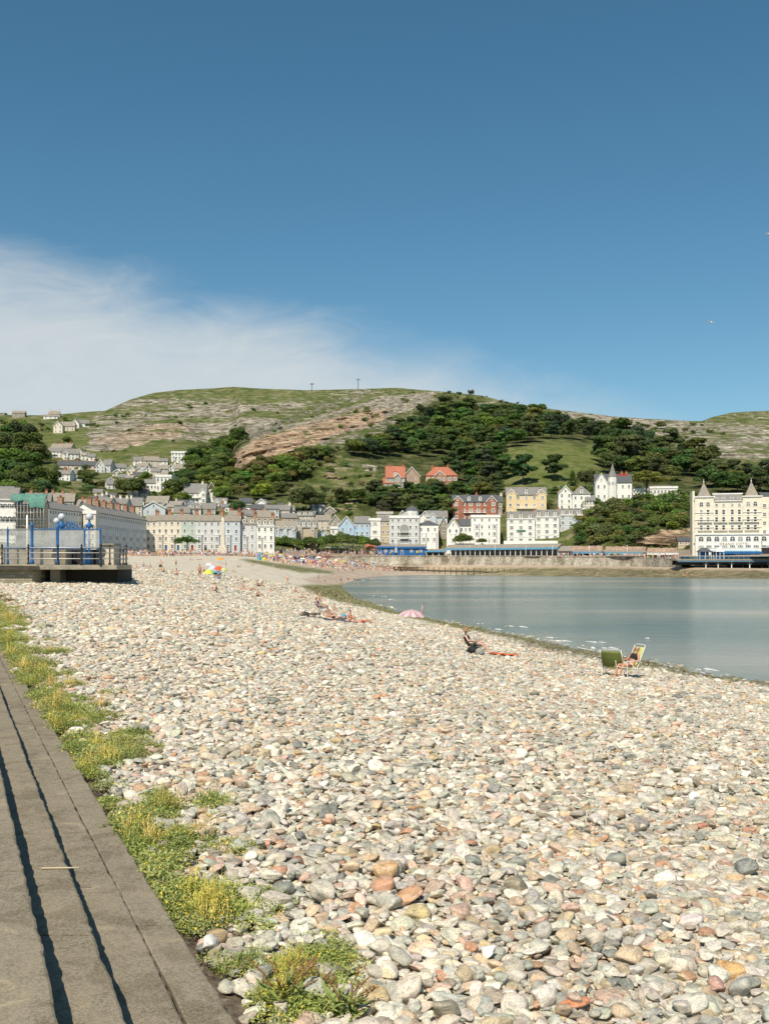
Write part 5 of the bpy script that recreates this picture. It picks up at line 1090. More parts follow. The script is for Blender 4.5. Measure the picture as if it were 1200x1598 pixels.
# promenade shelter with blue fascia
def shelter(x0, x1, Dm, yfl, yr_, ytop, lab_, fasc=BLUE, closed=False, rf=None, n=None, nm='promenade_shelter', cat='shelter', D1=None):
    s_ = Dm/F; A = P(x0, yfl, Dm); B = P(x1, yfl, D1 or Dm); w_ = (Vector((B.x, B.y))-Vector((A.x, A.y))).length; h = (yfl-yr_)*s_; rh = (yr_-ytop)*s_
    e_ = EM(nm, A, math.atan2(B.y-A.y, B.x-A.x), label=lab_, cat=cat)
    mb = MB(); mb.prism([(-.5, h), (3, h+rh), (6.5, h), (6.5, h-.12), (-.5, h-.12)], -.4, w_+.4, rf or SLATE2, 'x'); OB('roof', mb, e_)
    mb = MB(); mb.bx(-.4, w_+.4, -.6, -.505, h-.75, h+.05, fasc); OB('fascia', mb, e_)
    mb = MB(); mb.bx(0, w_, 4.5, 4.8, -.8, h-.13, fasc if closed else GREYP)
    if closed: mb.bx(0, w_, .0, .15, -.8, h-.13, fasc)
    OB('wall', mb, e_); n = n or max(3, int(w_/4.2))
    pm = MB(); pm.bx(-.14, .14, -.14, .14, -.8, h-.14, TRIM); pme = pm.mesh('post')
    if closed:
        for k in range(n): sub('window' if k % 3 else 'door', WM['wide'] if k % 3 else DOORM[1], e_, ((k+.5)*w_/n, -.003, h*.52 if k % 3 else 0), (1.2, 1, 1.2 if k % 3 else h*.75))
    else:
        for k in range(n+1): sub('post', pme, e_, (k*w_/n, .1, 0))
    return e_
shelter(588, 616, 437, 866, 852.8, 849, 'bright blue kiosk with a grey roof, leftmost on the sea wall', closed=True, fasc=BLUE)
shelter(620, 664, 436, 866, 853.2, 849, 'long bright blue kiosk with a yellow poster on the sea wall', closed=True, fasc=BLUE)
mb = MB(); mb.bx(0, .9, -.06, 0, 0, 1.1, M('yellow_poster', (.6, .5, .12))); tag(OB('poster', mb, None, P(649.5, 863, 435.8)), 'yellow poster on the wall of the long blue kiosk', 'poster')
shelter(696, 870, 433, 866, 856, 850, 'very long open shelter with a brown roof, blue fascia and white posts', fasc=LBLUE, D1=404, n=22)
shelter(666, 694, 437, 866, 859, 856.5, 'low pale blue railed shelter between the kiosks and the long roof', fasc=LBLUE)
shelter(872, 892, 403, 867, 860, 852, 'brown roofed shelter bay with a dark opening right of the long blue one', fasc=WOODW, n=3)
shelter(894, 942, 398, 867, 861, 859, 'flat pale blue awning shop with white tables in front', fasc=LBLUE)
shelter(944, 1006, 388, 868.5, 862, 858.5, 'dark roofed shop row with a teal end beside the white umbrellas', fasc=M('teal_paint', (.10, .30, .42), .5))
shelter(1010, 1056, 372, 869, 863, 861, 'row of white fronted pier shops with small windows', fasc=TRIM, closed=False, nm='pier_shop', cat='shop')
for x0, x1, lab_, mt in [(1088, 1109, 'grey pavilion roof kiosk at the landward end of the pier', SLATE3), (1114, 1128, 'white pyramid tent on the pier deck', TRIM)]:
    e_ = EM('pier_kiosk' if mt is SLATE3 else 'tent', P((x0+x1)/2, 870, 342), label=lab_, cat='kiosk' if mt is SLATE3 else 'tent'); w_ = (x1-x0)*342/F; mb = MB()
    mb.add([(-w_/2, -1.5, 2.), (w_/2, -1.5, 2.), (w_/2, 2, 2.), (-w_/2, 2, 2.), (-w_/5, .2, 3.4), (w_/5, .2, 3.4)], [(0, 1, 5, 4), (1, 2, 5), (2, 3, 4, 5), (3, 0, 4), (0, 3, 2, 1)], mt); OB('roof', mb, e_)
    mb = MB(); [mb.box((a*w_*.42, q, .5), (.15, .15, 3.0), TRIM) for a in (-1, 0, 1) for q in (-1.2, 1.8)]; mb.bx(-w_*.4, w_*.4, 1, 1.1, -1, 1.98, BLUE); OB('post', mb, e_)
shelter(1115, 1186, 352, 868.5, 861, 859, 'blue canopied pier building below the hotel arcade', fasc=BLUE, closed=True, rf=LBLUE, nm='pier_building', cat='building')
# pier
pr_ = EM('pier', P(1052, 872, 345), label='iron pier with a blue and white railing running right in front of the hotel', cat='pier')
a0 = P(1048, 872, 346); W_ = 90.; zd = P(1130, 872.5, 338).z-pr_.location.z
mb = MB(); mb.bx(-1.5, W_, -7, 1, zd-.5, zd, M('pier_deck_boards', (.3, .26, .2), .9)); OB('deck', mb, pr_)
mb = MB(); [mb.bx(-1, W_, -7.08-.0, -7.003, zd-.85-.4*q, zd-.62-.4*q, LBLUE if q == 0 else DARK) for q in (0, 1)]; mb.bx(-1, W_, -5, -4.7, zd-2, zd-.503, DARK); mb.bx(-1, W_, -1, -.7, zd-2, zd-.503, DARK); OB('girder', mb, pr_)
mb = MB(); mb.bx(-1, W_, -7.0, -6.94, zd+1.0, zd+1.1, TRIM); mb.bx(-1, W_, -7.0, -6.95, zd+.5, zd+.56, LBLUE); mb.bx(-1, W_, -7, -6.95, zd+.1, zd+.16, LBLUE)
for k in range(110): mb.bx(-1+k*.83, -.94+k*.83, -7.0, -6.95, zd+.003, zd+1.0, TRIM if k % 2 else LBLUE)
OB('railing', mb, pr_)
pm = MB(); pm.tube([(0, 0, -8), (0, 0, 0)], .22, STEEL, 8); pm.tube([(0, 0, -1.4), (1.2, 0, -.1)], .07, STEEL, 5); pm.tube([(0, 0, -1.4), (-1.2, 0, -.1)], .07, STEEL, 5); pme = pm.mesh('pile')
for x in (1092, 1111, 1132, 1160, 1190, 1215):
    for q in (-6.5, 0): sub('pile', pme, pr_, ((x-1052)*340/F, q, zd-.86))
mb = MB(); mb.bx(8, W_, 3., 3.6, -9, zd-.52, M('shade_black_wall', (.03, .028, .022), .9)); OB('retaining_wall', mb, pr_)  # shade under the pier deck is put into this wall's near-black colour
# pinkish rock cutting / boundary walls below the hotel slope
PW = M('pink_rock_wall', (.46, .33, .25), .95, .4, .5, .5)
for x0, x1, y0, y1, D_, lab_ in [(870, 940, 862, 852, 410, 'pink stone retaining wall behind the shelters, left part'), (945, 1008, 862, 853, 402, 'pink stone retaining wall behind the shop row, right part'), (1010, 1056, 864, 855, 392, 'pink stone retaining wall nearest the hotel'), (786, 870, 851, 844, 447, 'white garden wall in front of the white seafront hotels'), (700, 780, 853, 848, 441, 'low white boundary wall below the off-white block')]:
    mb = MB(); A = P(x0, y0, D_); w_ = (x1-x0)*D_/F; h = (y0-y1)*D_/F; vs = []; mt = PW if 'pink' in lab_ else WHITE
    for i in range(30):
        q = w_*i/29.; f = rnd.uniform(-.2, .2) if mt is PW else 0; vs += [(q, -.3+f, -3), (q, -.1+f, h*.5), (q, f*.5, h+f), (q, 1., h+f), (q, 1.1, -3)]
    mb.grid(vs, 30, 5, mt, False); tag(OB('boundary_wall', mb, None, A), lab_, 'wall')
H(1058, 1082, 852, 843, 838, 'dark roofed sheds in the rock behind the grand hotel', D=400, wall=TAN, roof=SLATE3, rows=1, cols=3, nm='shed', cat='shed')
H(987, 1003, 851, 843, 840, 'small white hut on the rocky slope', D=418, wall=WHITE, roof=SLATE, rows=1, cols=2, nm='hut', cat='hut')
H(1034, 1054, 853, 845, 841, 'long low white hut right of the small one on the slope', D=415, wall=WHITE, roof=SLATE3, rows=1, cols=3, nm='hut', cat='hut')
# gazebo up on the slope
g = EM('gazebo', HP(1136, 752), label='small round gazebo with a white cone roof on the wooded slope', cat='gazebo'); mb = MB(); mb.lathe((0, 0, -1), [(1.9, 0), (1.9, 3.2)], BRICK, 10); OB('wall', mb, g); mb = MB(); mb.lathe((0, 0, 2.21), [(2.5, 0), (1.2, 1.6), (.1, 2.9)], TRIM, 10); OB('roof', mb, g)
# obelisk
o = EM('obelisk', P(348.2, 863, 380), label='tall pale stone obelisk war memorial rising in front of the terrace', cat='monument'); ST = M('portland_stone', (.64, .58, .47), .85)
mb = MB(); mb.box((0, 0, 1), (3.4, 3.4, 2.2), ST); mb.box((0, 0, 2.503), (2.4, 2.4, .8), ST); OB('plinth', mb, o); mb = MB(); mb.box((0, 0, 7.9), (1.45, 1.45, 10.), ST, 0, .72); mb.add([(-.522, -.522, 12.903), (.522, -.522, 12.903), (.522, .522, 12.903), (-.522, .522, 12.903), (0, 0, 14)], [(0, 1, 4), (1, 2, 4), (2, 3, 4), (3, 0, 4)], ST); OB('shaft', mb, o)
# telegraph poles on the ridge, flag poles, lamp posts
for x, y0, y1, D_, lab_ in [(487, 610, 598, None, 'left telegraph pole with a crossbar on the ridge'), (559, 609, 592, None, 'right taller telegraph pole with a crossbar on the ridge')]:
    p = HP(x, yr(x)+1); hh = (y0-y1)*p.y/F; e_ = EM('telegraph_pole', p, label=lab_, cat='telegraph pole'); mb = MB(); mb.tube([(0, 0, -2), (0, 0, hh)], .3, WOODW, 6); OB('pole', mb, e_); mb = MB(); mb.bx(-2.2, 2.2, -.15, .15, hh-1.5, hh-1.1, WOODW); mb.bx(-2., 2., -.15, .15, hh-.6, hh-.3, WOODW); OB('crossbar', mb, e_)
for x, y0, y1, D_ in [(618.6, 866, 840, 438), (663, 866, 838, 438)]+[(x, 866.5, 853, np.interp(x, [700, 1050], [434, 350])) for x in (733, 772, 820, 862, 919, 978)]:
    p = P(x, y0, D_); hh = (y0-y1)*D_/F; e_ = EM('flagpole' if y1 < 845 else 'lamp_post', p, label='white flagpole %s' % ('rising between the two blue kiosks' if x < 640 else 'at the right end of the blue kiosks') if y1 < 845 else 'slender pale lamp post on the sea wall promenade', cat='flagpole' if y1 < 845 else 'lamp post')
    if y1 > 845: e_['group'] = 'lamp posts along the sea wall'
    mb = MB(); mb.tube([(0, 0, 0), (0, 0, hh)], .09, TRIM, 6, .05); OB('pole', mb, e_); mb = MB(); mb.lathe((0, 0, hh), [(.05, 0), (.22, .15), (.2, .35), (.03, .5)], TRIM, 8); OB('finial' if y1 < 845 else 'lantern', mb, e_)

# ================================================================== TERRACE PLATFORM WITH WINDSCREENS (left)
D0 = 65.; s = D0/F
def L(x, d=0.): return (x-HX)/F*(D0+d)
zt = P(0, 881.5, D0).z; xl = L(-60); xr = L(199)
pm_ = masonry('platform_masonry', (.34, .32, .25), (.2, .19, .15), 1.25, .6)
e = EM('promenade_platform', (L(60), D0, 3.), label='raised concrete platform with overhanging deck and block wall on the left of the beach', cat='platform'); off = e.location
CD = M('stained_deck_concrete', (.33, .30, .23), .9, .5, 1.2, .4)
def rel(mb): 
    mb.v = [(x-off.x, y-off.y, z_-off.z) for x, y, z_ in mb.v]; return mb
mb = MB(); prof = [(xl, D0-.6), (L(75), D0-.5), (L(184), D0-.2), (xr, D0+1.2), (-21.6, D0+16), (xl, D0+16)]
n = len(prof); vs = [(x, y, z_) for z_ in (zt-.30, zt) for x, y in prof]; mb.add(vs, [tuple(range(n-1, -1, -1)), tuple(range(n, 2*n))]+[(i, (i+1) % n, n+(i+1) % n, n+i) for i in range(n)], CD)
mb.bx(xl, L(66), D0-.85, D0-.603, zt-.05, zt+.04, CD); OB('deck', rel(mb), e)
mb = MB(); mb.add([(xl, D0-.35, 2), (L(52), D0-.35, 2), (L(60), D0+.6, 2), (L(60), D0+3, 2), (xl, D0+3, 2), (xl, D0-.1, zt-.31), (L(52), D0-.1, zt-.31), (L(60), D0+.6, zt-.31), (L(60), D0+3, zt-.31), (xl, D0+3, zt-.31)], [(0, 1, 6, 5), (1, 2, 7, 6), (2, 3, 8, 7), (3, 4, 9, 8), (4, 0, 5, 9), (5, 6, 7, 8, 9)], pm_)
mb.bx(L(60)+.01, xr-1.2, D0+2.2, D0+6, 2, zt-.312, M('shade_dark_wall', (.07, .065, .05), .9)); mb.bx(L(71), L(87), D0+1.0, D0+2.19, 2, zt-.313, CD); OB('wall', rel(mb), e)  # recessed wall coloured dark to carry the shade of the overhanging deck
# railings: separate cast posts, three rails
rl = EM('railing', (off.x, off.y, zt), label='low iron promenade railing with dark cast posts along the platform edge', cat='railing')
pm = MB(); pm.lathe((0, 0, 0), [(.10, 0), (.10, .12), (.05, .16), (.05, .36), (.09, .42), (.05, .48), (.045, .72), (.085, .78), (.045, .84), (.045, 1.06), (.09, 1.12), (.05, 1.18), (.08, 1.26), (.02, 1.36)], IRON, 8); pme = pm.mesh('post'); RP = []
for x, dy in [(-50, 0), (4, 0), (45, 0), (91, 0), (128, 0), (157.5, 0), (172, 2.5), (180, 5), (188, 7.5), (193, 11), (197.5, 1.4)]:
    D_ = D0-.3+dy if x < 190 or dy > 2 else D0+1.3; p = Vector(((x-HX)/F*D_, D_, zt)); RP.append(p); sub('post', pme, rl, p-rl.location)
mb = MB(); a = Vector((xl, D0-.3, 0)); b_ = Vector(((157.5-HX)/F*(D0-.3), D0-.3, 0)); b2 = Vector((L(198)-.2, D0+1.1, 0)); b3 = Vector((-21.7, D0+15, 0))
for z_ in (.40, .78, 1.12): mb.tube([a+Vector((0, 0, z_))+Vector((0, 0, zt))-rl.location, b_+Vector((0, 0, z_+zt))-rl.location, b2+Vector((0, 0, z_+zt))-rl.location, b3+Vector((0, 0, z_+zt))-rl.location], .035, STEEL, 6)
OB('rail', mb, rl)
# glazed windscreens in blue frames
WG, t, b = nt('salt_hazed_glass'); n = tex(t, vec=coord(t), scale=1.5, detail=6); tb = t.nodes.new('ShaderNodeBsdfTransparent'); mx = t.nodes.new('ShaderNodeMixShader'); t.links.new(ramp(t, n.outputs[0], [(.3, (.22, .22, .22)), (.7, (.5, .5, .5))]), mx.inputs[0]); b.inputs['Base Color'].default_value = (.55, .57, .55, 1); b.inputs['Roughness'].default_value = .35
t.links.new(tb.outputs[0], mx.inputs[1]); t.links.new(b.outputs[0], mx.inputs[2]); t.links.new(mx.outputs[0], t.nodes['Material Output'].inputs[0])
ws = EM('windscreen', (L(40, 1.2), D0+1.2, zt), label='blue framed glass windscreen standing on the platform behind the railing', cat='windscreen'); o_ = ws.location
def yz(y): return (881.5-y)*s
for x in (-20, 2, 40.5, 81, 124, 149):
    mb = MB(); r_ = .10 if x in (40.5, 81) else .06; X_ = L(x)-o_.x; tp = yz({40.5: 817, 81: 820}.get(x, 825))
    mb.lathe((X_, 0, 0), [(r_*1.5, 0), (r_*1.5, .25), (r_, .35), (r_, tp*.45), (r_*1.25, tp*.47), (r_, tp*.5), (r_, tp-.15), (r_*1.35, tp-.1), (r_*1.1, tp), (.02, tp+.18)], BLUE, 10); OB('post', mb, ws)
for x0, x1 in [(-20, 2), (3, 39), (42, 79.5), (83, 123), (125, 148)]:
    mb = MB(); mb.bx(L(x0)-o_.x, L(x1)-o_.x, -.01, .01, yz(853), yz(825.5), WG); OB('pane', mb, ws)
    mb = MB(); mb.bx(L(x0)-o_.x, L(x1)-o_.x, -.05, .05, yz(825.4), yz(824), BLUE if x0 > 40 else STEEL); mb.bx(L(x0)-o_.x, L(x1)-o_.x, -.05, .05, yz(855.5), yz(853.1), BLUE); OB('frame', mb, ws)
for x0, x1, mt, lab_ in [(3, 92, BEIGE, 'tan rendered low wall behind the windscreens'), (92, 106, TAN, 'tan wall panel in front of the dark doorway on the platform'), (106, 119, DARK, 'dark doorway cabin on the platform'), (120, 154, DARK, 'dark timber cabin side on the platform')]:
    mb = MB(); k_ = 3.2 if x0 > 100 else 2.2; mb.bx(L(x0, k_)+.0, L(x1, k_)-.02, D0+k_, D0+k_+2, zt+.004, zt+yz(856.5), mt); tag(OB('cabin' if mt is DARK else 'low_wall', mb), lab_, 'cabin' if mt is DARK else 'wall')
mb = MB(); mb.bx(L(152, 4), L(178, 4), D0+4, D0+5.5, zt+.003, zt+yz(849), BEIGE); mb.bx(L(151, 4), L(179.5, 4), D0+3.8, D0+5.7, zt+yz(849)+.003, zt+yz(846), CD); tag(OB('shelter', mb), 'small pale grey box shelter at the right of the platform', 'shelter')
for x in (97, 140):
    e_ = EM('street_lamp', (L(x, 2.6), D0+2.6, zt), label='ornate blue lamp with a white glass globe %s' % ('beside the scroll arch on the platform' if x < 100 else 'above the small pale shelter'), cat='lamp'); mb = MB(); mb.lathe((0, 0, 0), [(.22, 0), (.16, .4), (.09, .6), (.09, 1.6), (.16, 1.7), (.08, 1.8), (.08, 2.5), (.3, 2.65), (.12, 2.8), (.07, 3.0)], BLUE, 10); OB('pole', mb, e_)
    gm, t, b = nt('opal_globe'); b.inputs['Base Color'].default_value = (.55, .58, .6, 1); b.inputs['Roughness'].default_value = .15; mb = MB(); mb.lathe((0, 0, 3.0), [(.07, 0), (.19, .10), (.24, .24), (.21, .38), (.10, .48), (.02, .5)], gm, 14); OB('globe', mb, e_)
    mb = MB()
    for q in range(4): a = q*math.pi/2+.3; mb.tube([(.08*math.cos(a), .08*math.sin(a), 2.3), (.3*math.cos(a), .3*math.sin(a), 2.35), (.34*math.cos(a), .34*math.sin(a), 2.6), (.2*math.cos(a), .2*math.sin(a), 2.75)], .03, BLUE, 5)
    OB('bracket', mb, e_)
    if x < 100: mb = MB(); mb.lathe((-.35, 0, 2.75), [(.06, 0), (.2, .12), (.22, .28), (.1, .42), (.02, .45)], gm, 12); OB('globe', mb, e_)
e_ = EM('scroll_arch', (L(112, 2.2), D0+2.2, zt), label='blue wrought iron scroll arch over the platform entrance', cat='arch'); mb = MB()
mb.tube([(L(x)-L(112), 0, yz(y)) for x, y in [(99, 826), (101, 817), (106, 813), (112, 812.5), (119, 817), (124, 822), (125, 826)]], .045, BLUE, 6)
for x, y, r_ in [(104, 820, .22), (109, 817, .24), (114, 818, .22), (119, 821, .18), (107, 823, .14), (112, 822, .16), (117, 824, .12)]:
    mb.tube([(L(x)-L(112)+r_*(1-.06*i)*math.cos(i*.7), 0, yz(y)+r_*(1-.06*i)*math.sin(i*.7)) for i in range(13)], .028, BLUE, 5)
OB('scrollwork', mb, e_)
e_ = EM('flagpole', (L(43, 4), D0+4, zt), label='short white pole standing behind the left blue windscreen post', cat='flagpole'); mb = MB(); mb.tube([(0, 0, 0), (0, 0, yz(799))], .06, TRIM, 6); OB('pole', mb, e_)
# ================================================================== TREES
LM, t, b = nt('tree_leaves'); oi = t.nodes.new('ShaderNodeObjectInfo'); at = nd(t, 'ShaderNodeAttribute', attribute_name='leafc')
c = mixc(t, 1., oi.outputs['Color'], at.outputs['Color'], 'MULTIPLY'); t.links.new(c, b.inputs['Base Color']); b.inputs['Roughness'].default_value = .65; b.inputs['Specular IOR Level'].default_value = .2
tr = t.nodes.new('ShaderNodeBsdfTranslucent'); t.links.new(c, tr.inputs[0]); mx = t.nodes.new('ShaderNodeMixShader'); mx.inputs[0].default_value = .4
t.links.new(b.outputs[0], mx.inputs[1]); t.links.new(tr.outputs[0], mx.inputs[2]); t.links.new(mx.outputs[0], t.nodes['Material Output'].inputs[0])
BARK = M('tree_bark', (.16, .13, .10), .95, .4, 3)
def crown(seed, blobs, leaf, nl):
    r = np.random.RandomState(seed); vs = []; cc = []
    for (cx_, cy_, cz_, ra, rb) in blobs:
        g = .8+.45*r.rand(); n = int(nl*(ra**1.5))
        d = r.randn(n, 3); d /= np.linalg.norm(d, axis=1)[:, None]; d[:, 2] = np.where(d[:, 2] < -.35, -d[:, 2], d[:, 2])
        rad = .62+.42*r.rand(n)**.6; c0 = np.stack([cx_+d[:, 0]*ra*rad, cy_+d[:, 1]*ra*rad, cz_+d[:, 2]*rb*rad], 1)
        nrm = d+r.randn(n, 3)*.55; nrm /= np.linalg.norm(nrm, axis=1)[:, None]
        a = np.cross(nrm, r.randn(n, 3)); a /= np.linalg.norm(a, axis=1)[:, None]+1e-9; bb = np.cross(nrm, a); L = leaf*(.6+.8*r.rand(n))[:, None]
        q = np.stack([c0-a*L, c0-bb*L*.6+a*L*.2, c0+a*L, c0+bb*L*.7], 1); vs.append(q.reshape(-1, 3)); k = g*(.75+.5*r.rand(n)); cc.append(np.repeat(np.stack([k*(.88+.15*r.rand(n)), k, k*(.85+.2*r.rand(n))], 1), 4, 0))
    vs = np.concatenate(vs); cc = np.concatenate(cc); n = len(vs)//4
    me_ = npmesh('crown', vs, np.arange(4*n).reshape(-1, 4), [LM], False); colattr(me_, 'leafc', cc); return me_
def trunk(seed, h, r0, limbs, spread):
    r = random.Random(seed); mb = MB(); mb.tube([(0, 0, -.12), (r.uniform(-.01, .01), 0, h*.5), (r.uniform(-.03, .03), r.uniform(-.03, .03), h)], r0, BARK, 6, r0*.5)
    for k in range(limbs):
        a = k*6.28/limbs+r.uniform(-.4, .4); z0 = h*r.uniform(.5, .95); mb.tube([(0, 0, z0), (math.cos(a)*spread*.5, math.sin(a)*spread*.5, z0+.14), (math.cos(a)*spread, math.sin(a)*spread, z0+.26)], r0*.5, BARK, 5, r0*.15)
    return mb.mesh('trunk')
def blobs(seed, kind):
    r = random.Random(seed); B = []
    if kind == 'broad':
        for i in range(17):
            a = r.uniform(0, 6.28); q = math.sqrt(r.random()); z = r.uniform(.34, .86); w = math.sqrt(max(.05, 1-((z-.55)/.45)**2)); B.append((math.cos(a)*q*.38*w, math.sin(a)*q*.38*w, z-.04, r.uniform(.15, .24), r.uniform(.12, .18)))
    elif kind == 'pine':
        for i in range(17):
            z = r.uniform(.34, .92); w = .34*(1.15-z)+.16; a = r.uniform(0, 6.28); q = r.random()**.5; B.append((math.cos(a)*q*w, math.sin(a)*q*w, z, r.uniform(.13, .21), r.uniform(.07, .11)))
    elif kind == 'cone':
        for i in range(22):
            z = .12+.82*(i/21.); w = .24*(1.05-z); a = i*2.4; B.append((math.cos(a)*w*.8, math.sin(a)*w*.8, z, .05+w*.5, .06))
    elif kind == 'bush':
        for i in range(9):
            a = r.uniform(0, 6.28); q = math.sqrt(r.random())*.5; B.append((math.cos(a)*q, math.sin(a)*q, r.uniform(.25, .6), r.uniform(.26, .42), r.uniform(.2, .4)))
    elif kind == 'flat':
        for i in range(26):
            a = r.uniform(0, 6.28); q = math.sqrt(r.random()); z = .55+.33*(1-q)*r.random()+.1*r.random(); B.append((math.cos(a)*q*.6, math.sin(a)*q*.4, z, r.uniform(.10, .17), .055))
    elif kind == 'clip':
        for i in range(26):
            a = i*2.4; q = .42*math.sqrt((i+.5)/26.); B.append((math.cos(a)*q, math.sin(a)*q, .26+.46*(1-(q/.5)**2)*r.uniform(.45, 1)+.04*(i % 3), .22, .2))
    elif kind == 'wind':
        for i in range(18):
            x = r.uniform(-.55, .55); B.append((x, r.uniform(-.3, .3), .45+.38*(1-((x-.05)/.7)**2)*r.uniform(.3, 1), r.uniform(.17, .25), .15))
    return B
TK = {}
for kd, nv_, lf, nl in [('broad', 5, .040, 1900), ('pine', 4, .038, 3400), ('cone', 1, .03, 2200), ('bush', 4, .075, 330), ('flat', 1, .026, 2200), ('clip', 2, .04, 1300), ('wind', 1, .04, 1000)]:
    TK[kd] = [(crown(500+17*i+len(kd), blobs(40+i+len(kd), kd), lf, nl), None if kd == 'bush' else trunk(i, {'broad': .5, 'pine': .75, 'cone': .8, 'flat': .6, 'clip': .5, 'wind': .6}[kd], .022 if kd != 'flat' else .035, {'cone': 0}.get(kd, 5), .2)) for i in range(nv_)]
GREENS = {'dark': (.085, .14, .045), 'pine': (.068, .115, .05), 'mid': (.135, .205, .055), 'light': (.18, .25, .065), 'olive': (.17, .21, .08), 'yellow': (.15, .24, .05)}
def plant(x, y, hpx, kd, col, lab, group=None, D=None, wd_=1., cat=None):
    p = P(x, y, D) if D else HP(x, y); H_ = hpx*p.y/F; cr, tk = TK[kd][rnd.randrange(len(TK[kd]))]
    nm = {'bush': 'shrub', 'pine': 'pine_tree', 'flat': 'pine_tree', 'cone': 'conifer'}.get(kd, 'broadleaf_tree'); c = [q*rnd.uniform(.8, 1.25) for q in GREENS[col]]; c = (c[0]*rnd.uniform(1.1, 1.35), c[1]*1.05, c[2]*1.0, 1)
    if kd == 'bush': e = bpy.data.objects.new(nm, cr); link(e); e.location = p; o1 = e; e.color = c; tag(e, lab, 'shrub', group)
    else:
        e = EM(nm, p, label=lab, cat=cat or 'tree'); o1 = sub('crown', cr, e, (0, 0, 0)); o1.color = c; sub('trunk', tk, e, (0, 0, 0))
        if group: e['group'] = group
    e.rotation_euler.z = 0 if kd in ('wind', 'flat') else rnd.uniform(0, 6.28); k = rnd.uniform(1.0, 1.35)*wd_; H_ *= 1.18 if kd in ('broad', 'pine') else 1.; e.scale = (H_*k, H_*k, H_)
    return e
def zone(poly, n, h0, h1, kinds, cols_, lab, group, dmin=6., ysq=1.7):
    xs_ = [a for a, _ in poly]; ys_ = [a for _, a in poly]; pts = []; tries = 0
    while len(pts) < n and tries < n*60:
        tries += 1; x = rnd.uniform(min(xs_), max(xs_)); y = rnd.uniform(min(ys_), max(ys_))
        if not bool(inpoly(poly, np.array([x]), np.array([y]))[0]): continue
        dm = dmin*(1-.6*tries/(n*60.))
        if any((x-a)**2+((y-q)*ysq)**2 < dm*dm for a, q in pts): continue
        pts.append((x, y)); plant(x, y, rnd.uniform(h0, h1), rnd.choice(kinds), rnd.choice(cols_), lab, group)
zone([(-40, 676), (25, 682), (52, 700), (72, 735), (66, 762), (88, 778), (60, 792), (-40, 796)], 36, 24, 38, ['broad'], ['dark', 'dark', 'mid'], 'broadleaf tree in the dark wood at the far left', 'trees in the wood at the far left', 11)
zone([(283, 760), (298, 728), (328, 708), (378, 682), (372, 705), (352, 728), (344, 762), (312, 768)], 26, 18, 28, ['broad'], ['dark', 'dark', 'mid'], 'tree in the dark gully left of the pink cliff', 'trees in the gully left of the pink cliff', 9)
zone([(335, 786), (340, 758), (370, 746), (430, 728), (500, 714), (498, 734), (455, 762), (436, 786), (380, 784)], 36, 17, 26, ['broad'], ['mid', 'light', 'mid', 'olive'], 'mid green tree in the wood directly below the pink cliff', 'trees in the wood below the pink cliff', 10)
zone([(600, 690), (650, 662), (700, 650), (800, 660), (870, 665), (940, 680), (952, 696), (862, 692), (790, 700), (705, 716), (640, 712), (545, 722), (560, 704)], 84, 20, 30, ['broad', 'pine', 'pine', 'broad'], ['pine', 'dark', 'dark', 'mid'], 'dark tree in the belt of wood running along the upper hillside', 'trees in the belt along the upper hillside', 10)
zone([(690, 728), (740, 712), (788, 716), (790, 765), (778, 778), (722, 778), (720, 760), (690, 740)], 24, 22, 30, ['broad', 'pine'], ['pine', 'dark', 'dark'], 'dark tree in the clump right of the red tiled villas', 'trees right of the red tiled villas', 9)
zone([(580, 806), (585, 776), (600, 772), (715, 772), (722, 765), (720, 798), (700, 812), (640, 806)], 28, 18, 26, ['broad', 'pine', 'pine'], ['pine', 'dark', 'mid'], 'tree on the steep slope below the red tiled villas', 'trees below the red tiled villas', 9)
zone([(940, 700), (1010, 696), (1100, 722), (1200, 752), (1290, 775), (1200, 782), (1110, 768), (1060, 760), (1000, 752), (945, 744)], 50, 22, 34, ['broad', 'broad', 'pine'], ['dark', 'dark', 'mid', 'pine'], 'tree in the dark wood behind and above the grand hotel', 'trees in the wood above the grand hotel', 11)
zone([(946, 735), (950, 712), (1000, 706), (1002, 735), (975, 742)], 9, 38, 50, ['pine', 'pine', 'broad'], ['pine', 'dark'], 'tall black-green pine in the clump above the gothic villa', 'tall pines above the gothic villa', 9)
zone([(780, 796), (792, 758), (700, 770), (710, 778), (785, 790)], 8, 16, 24, ['broad'], ['dark', 'mid'], 'tree filling the gap behind the red brick hotel', 'trees behind the red brick hotel', 8)
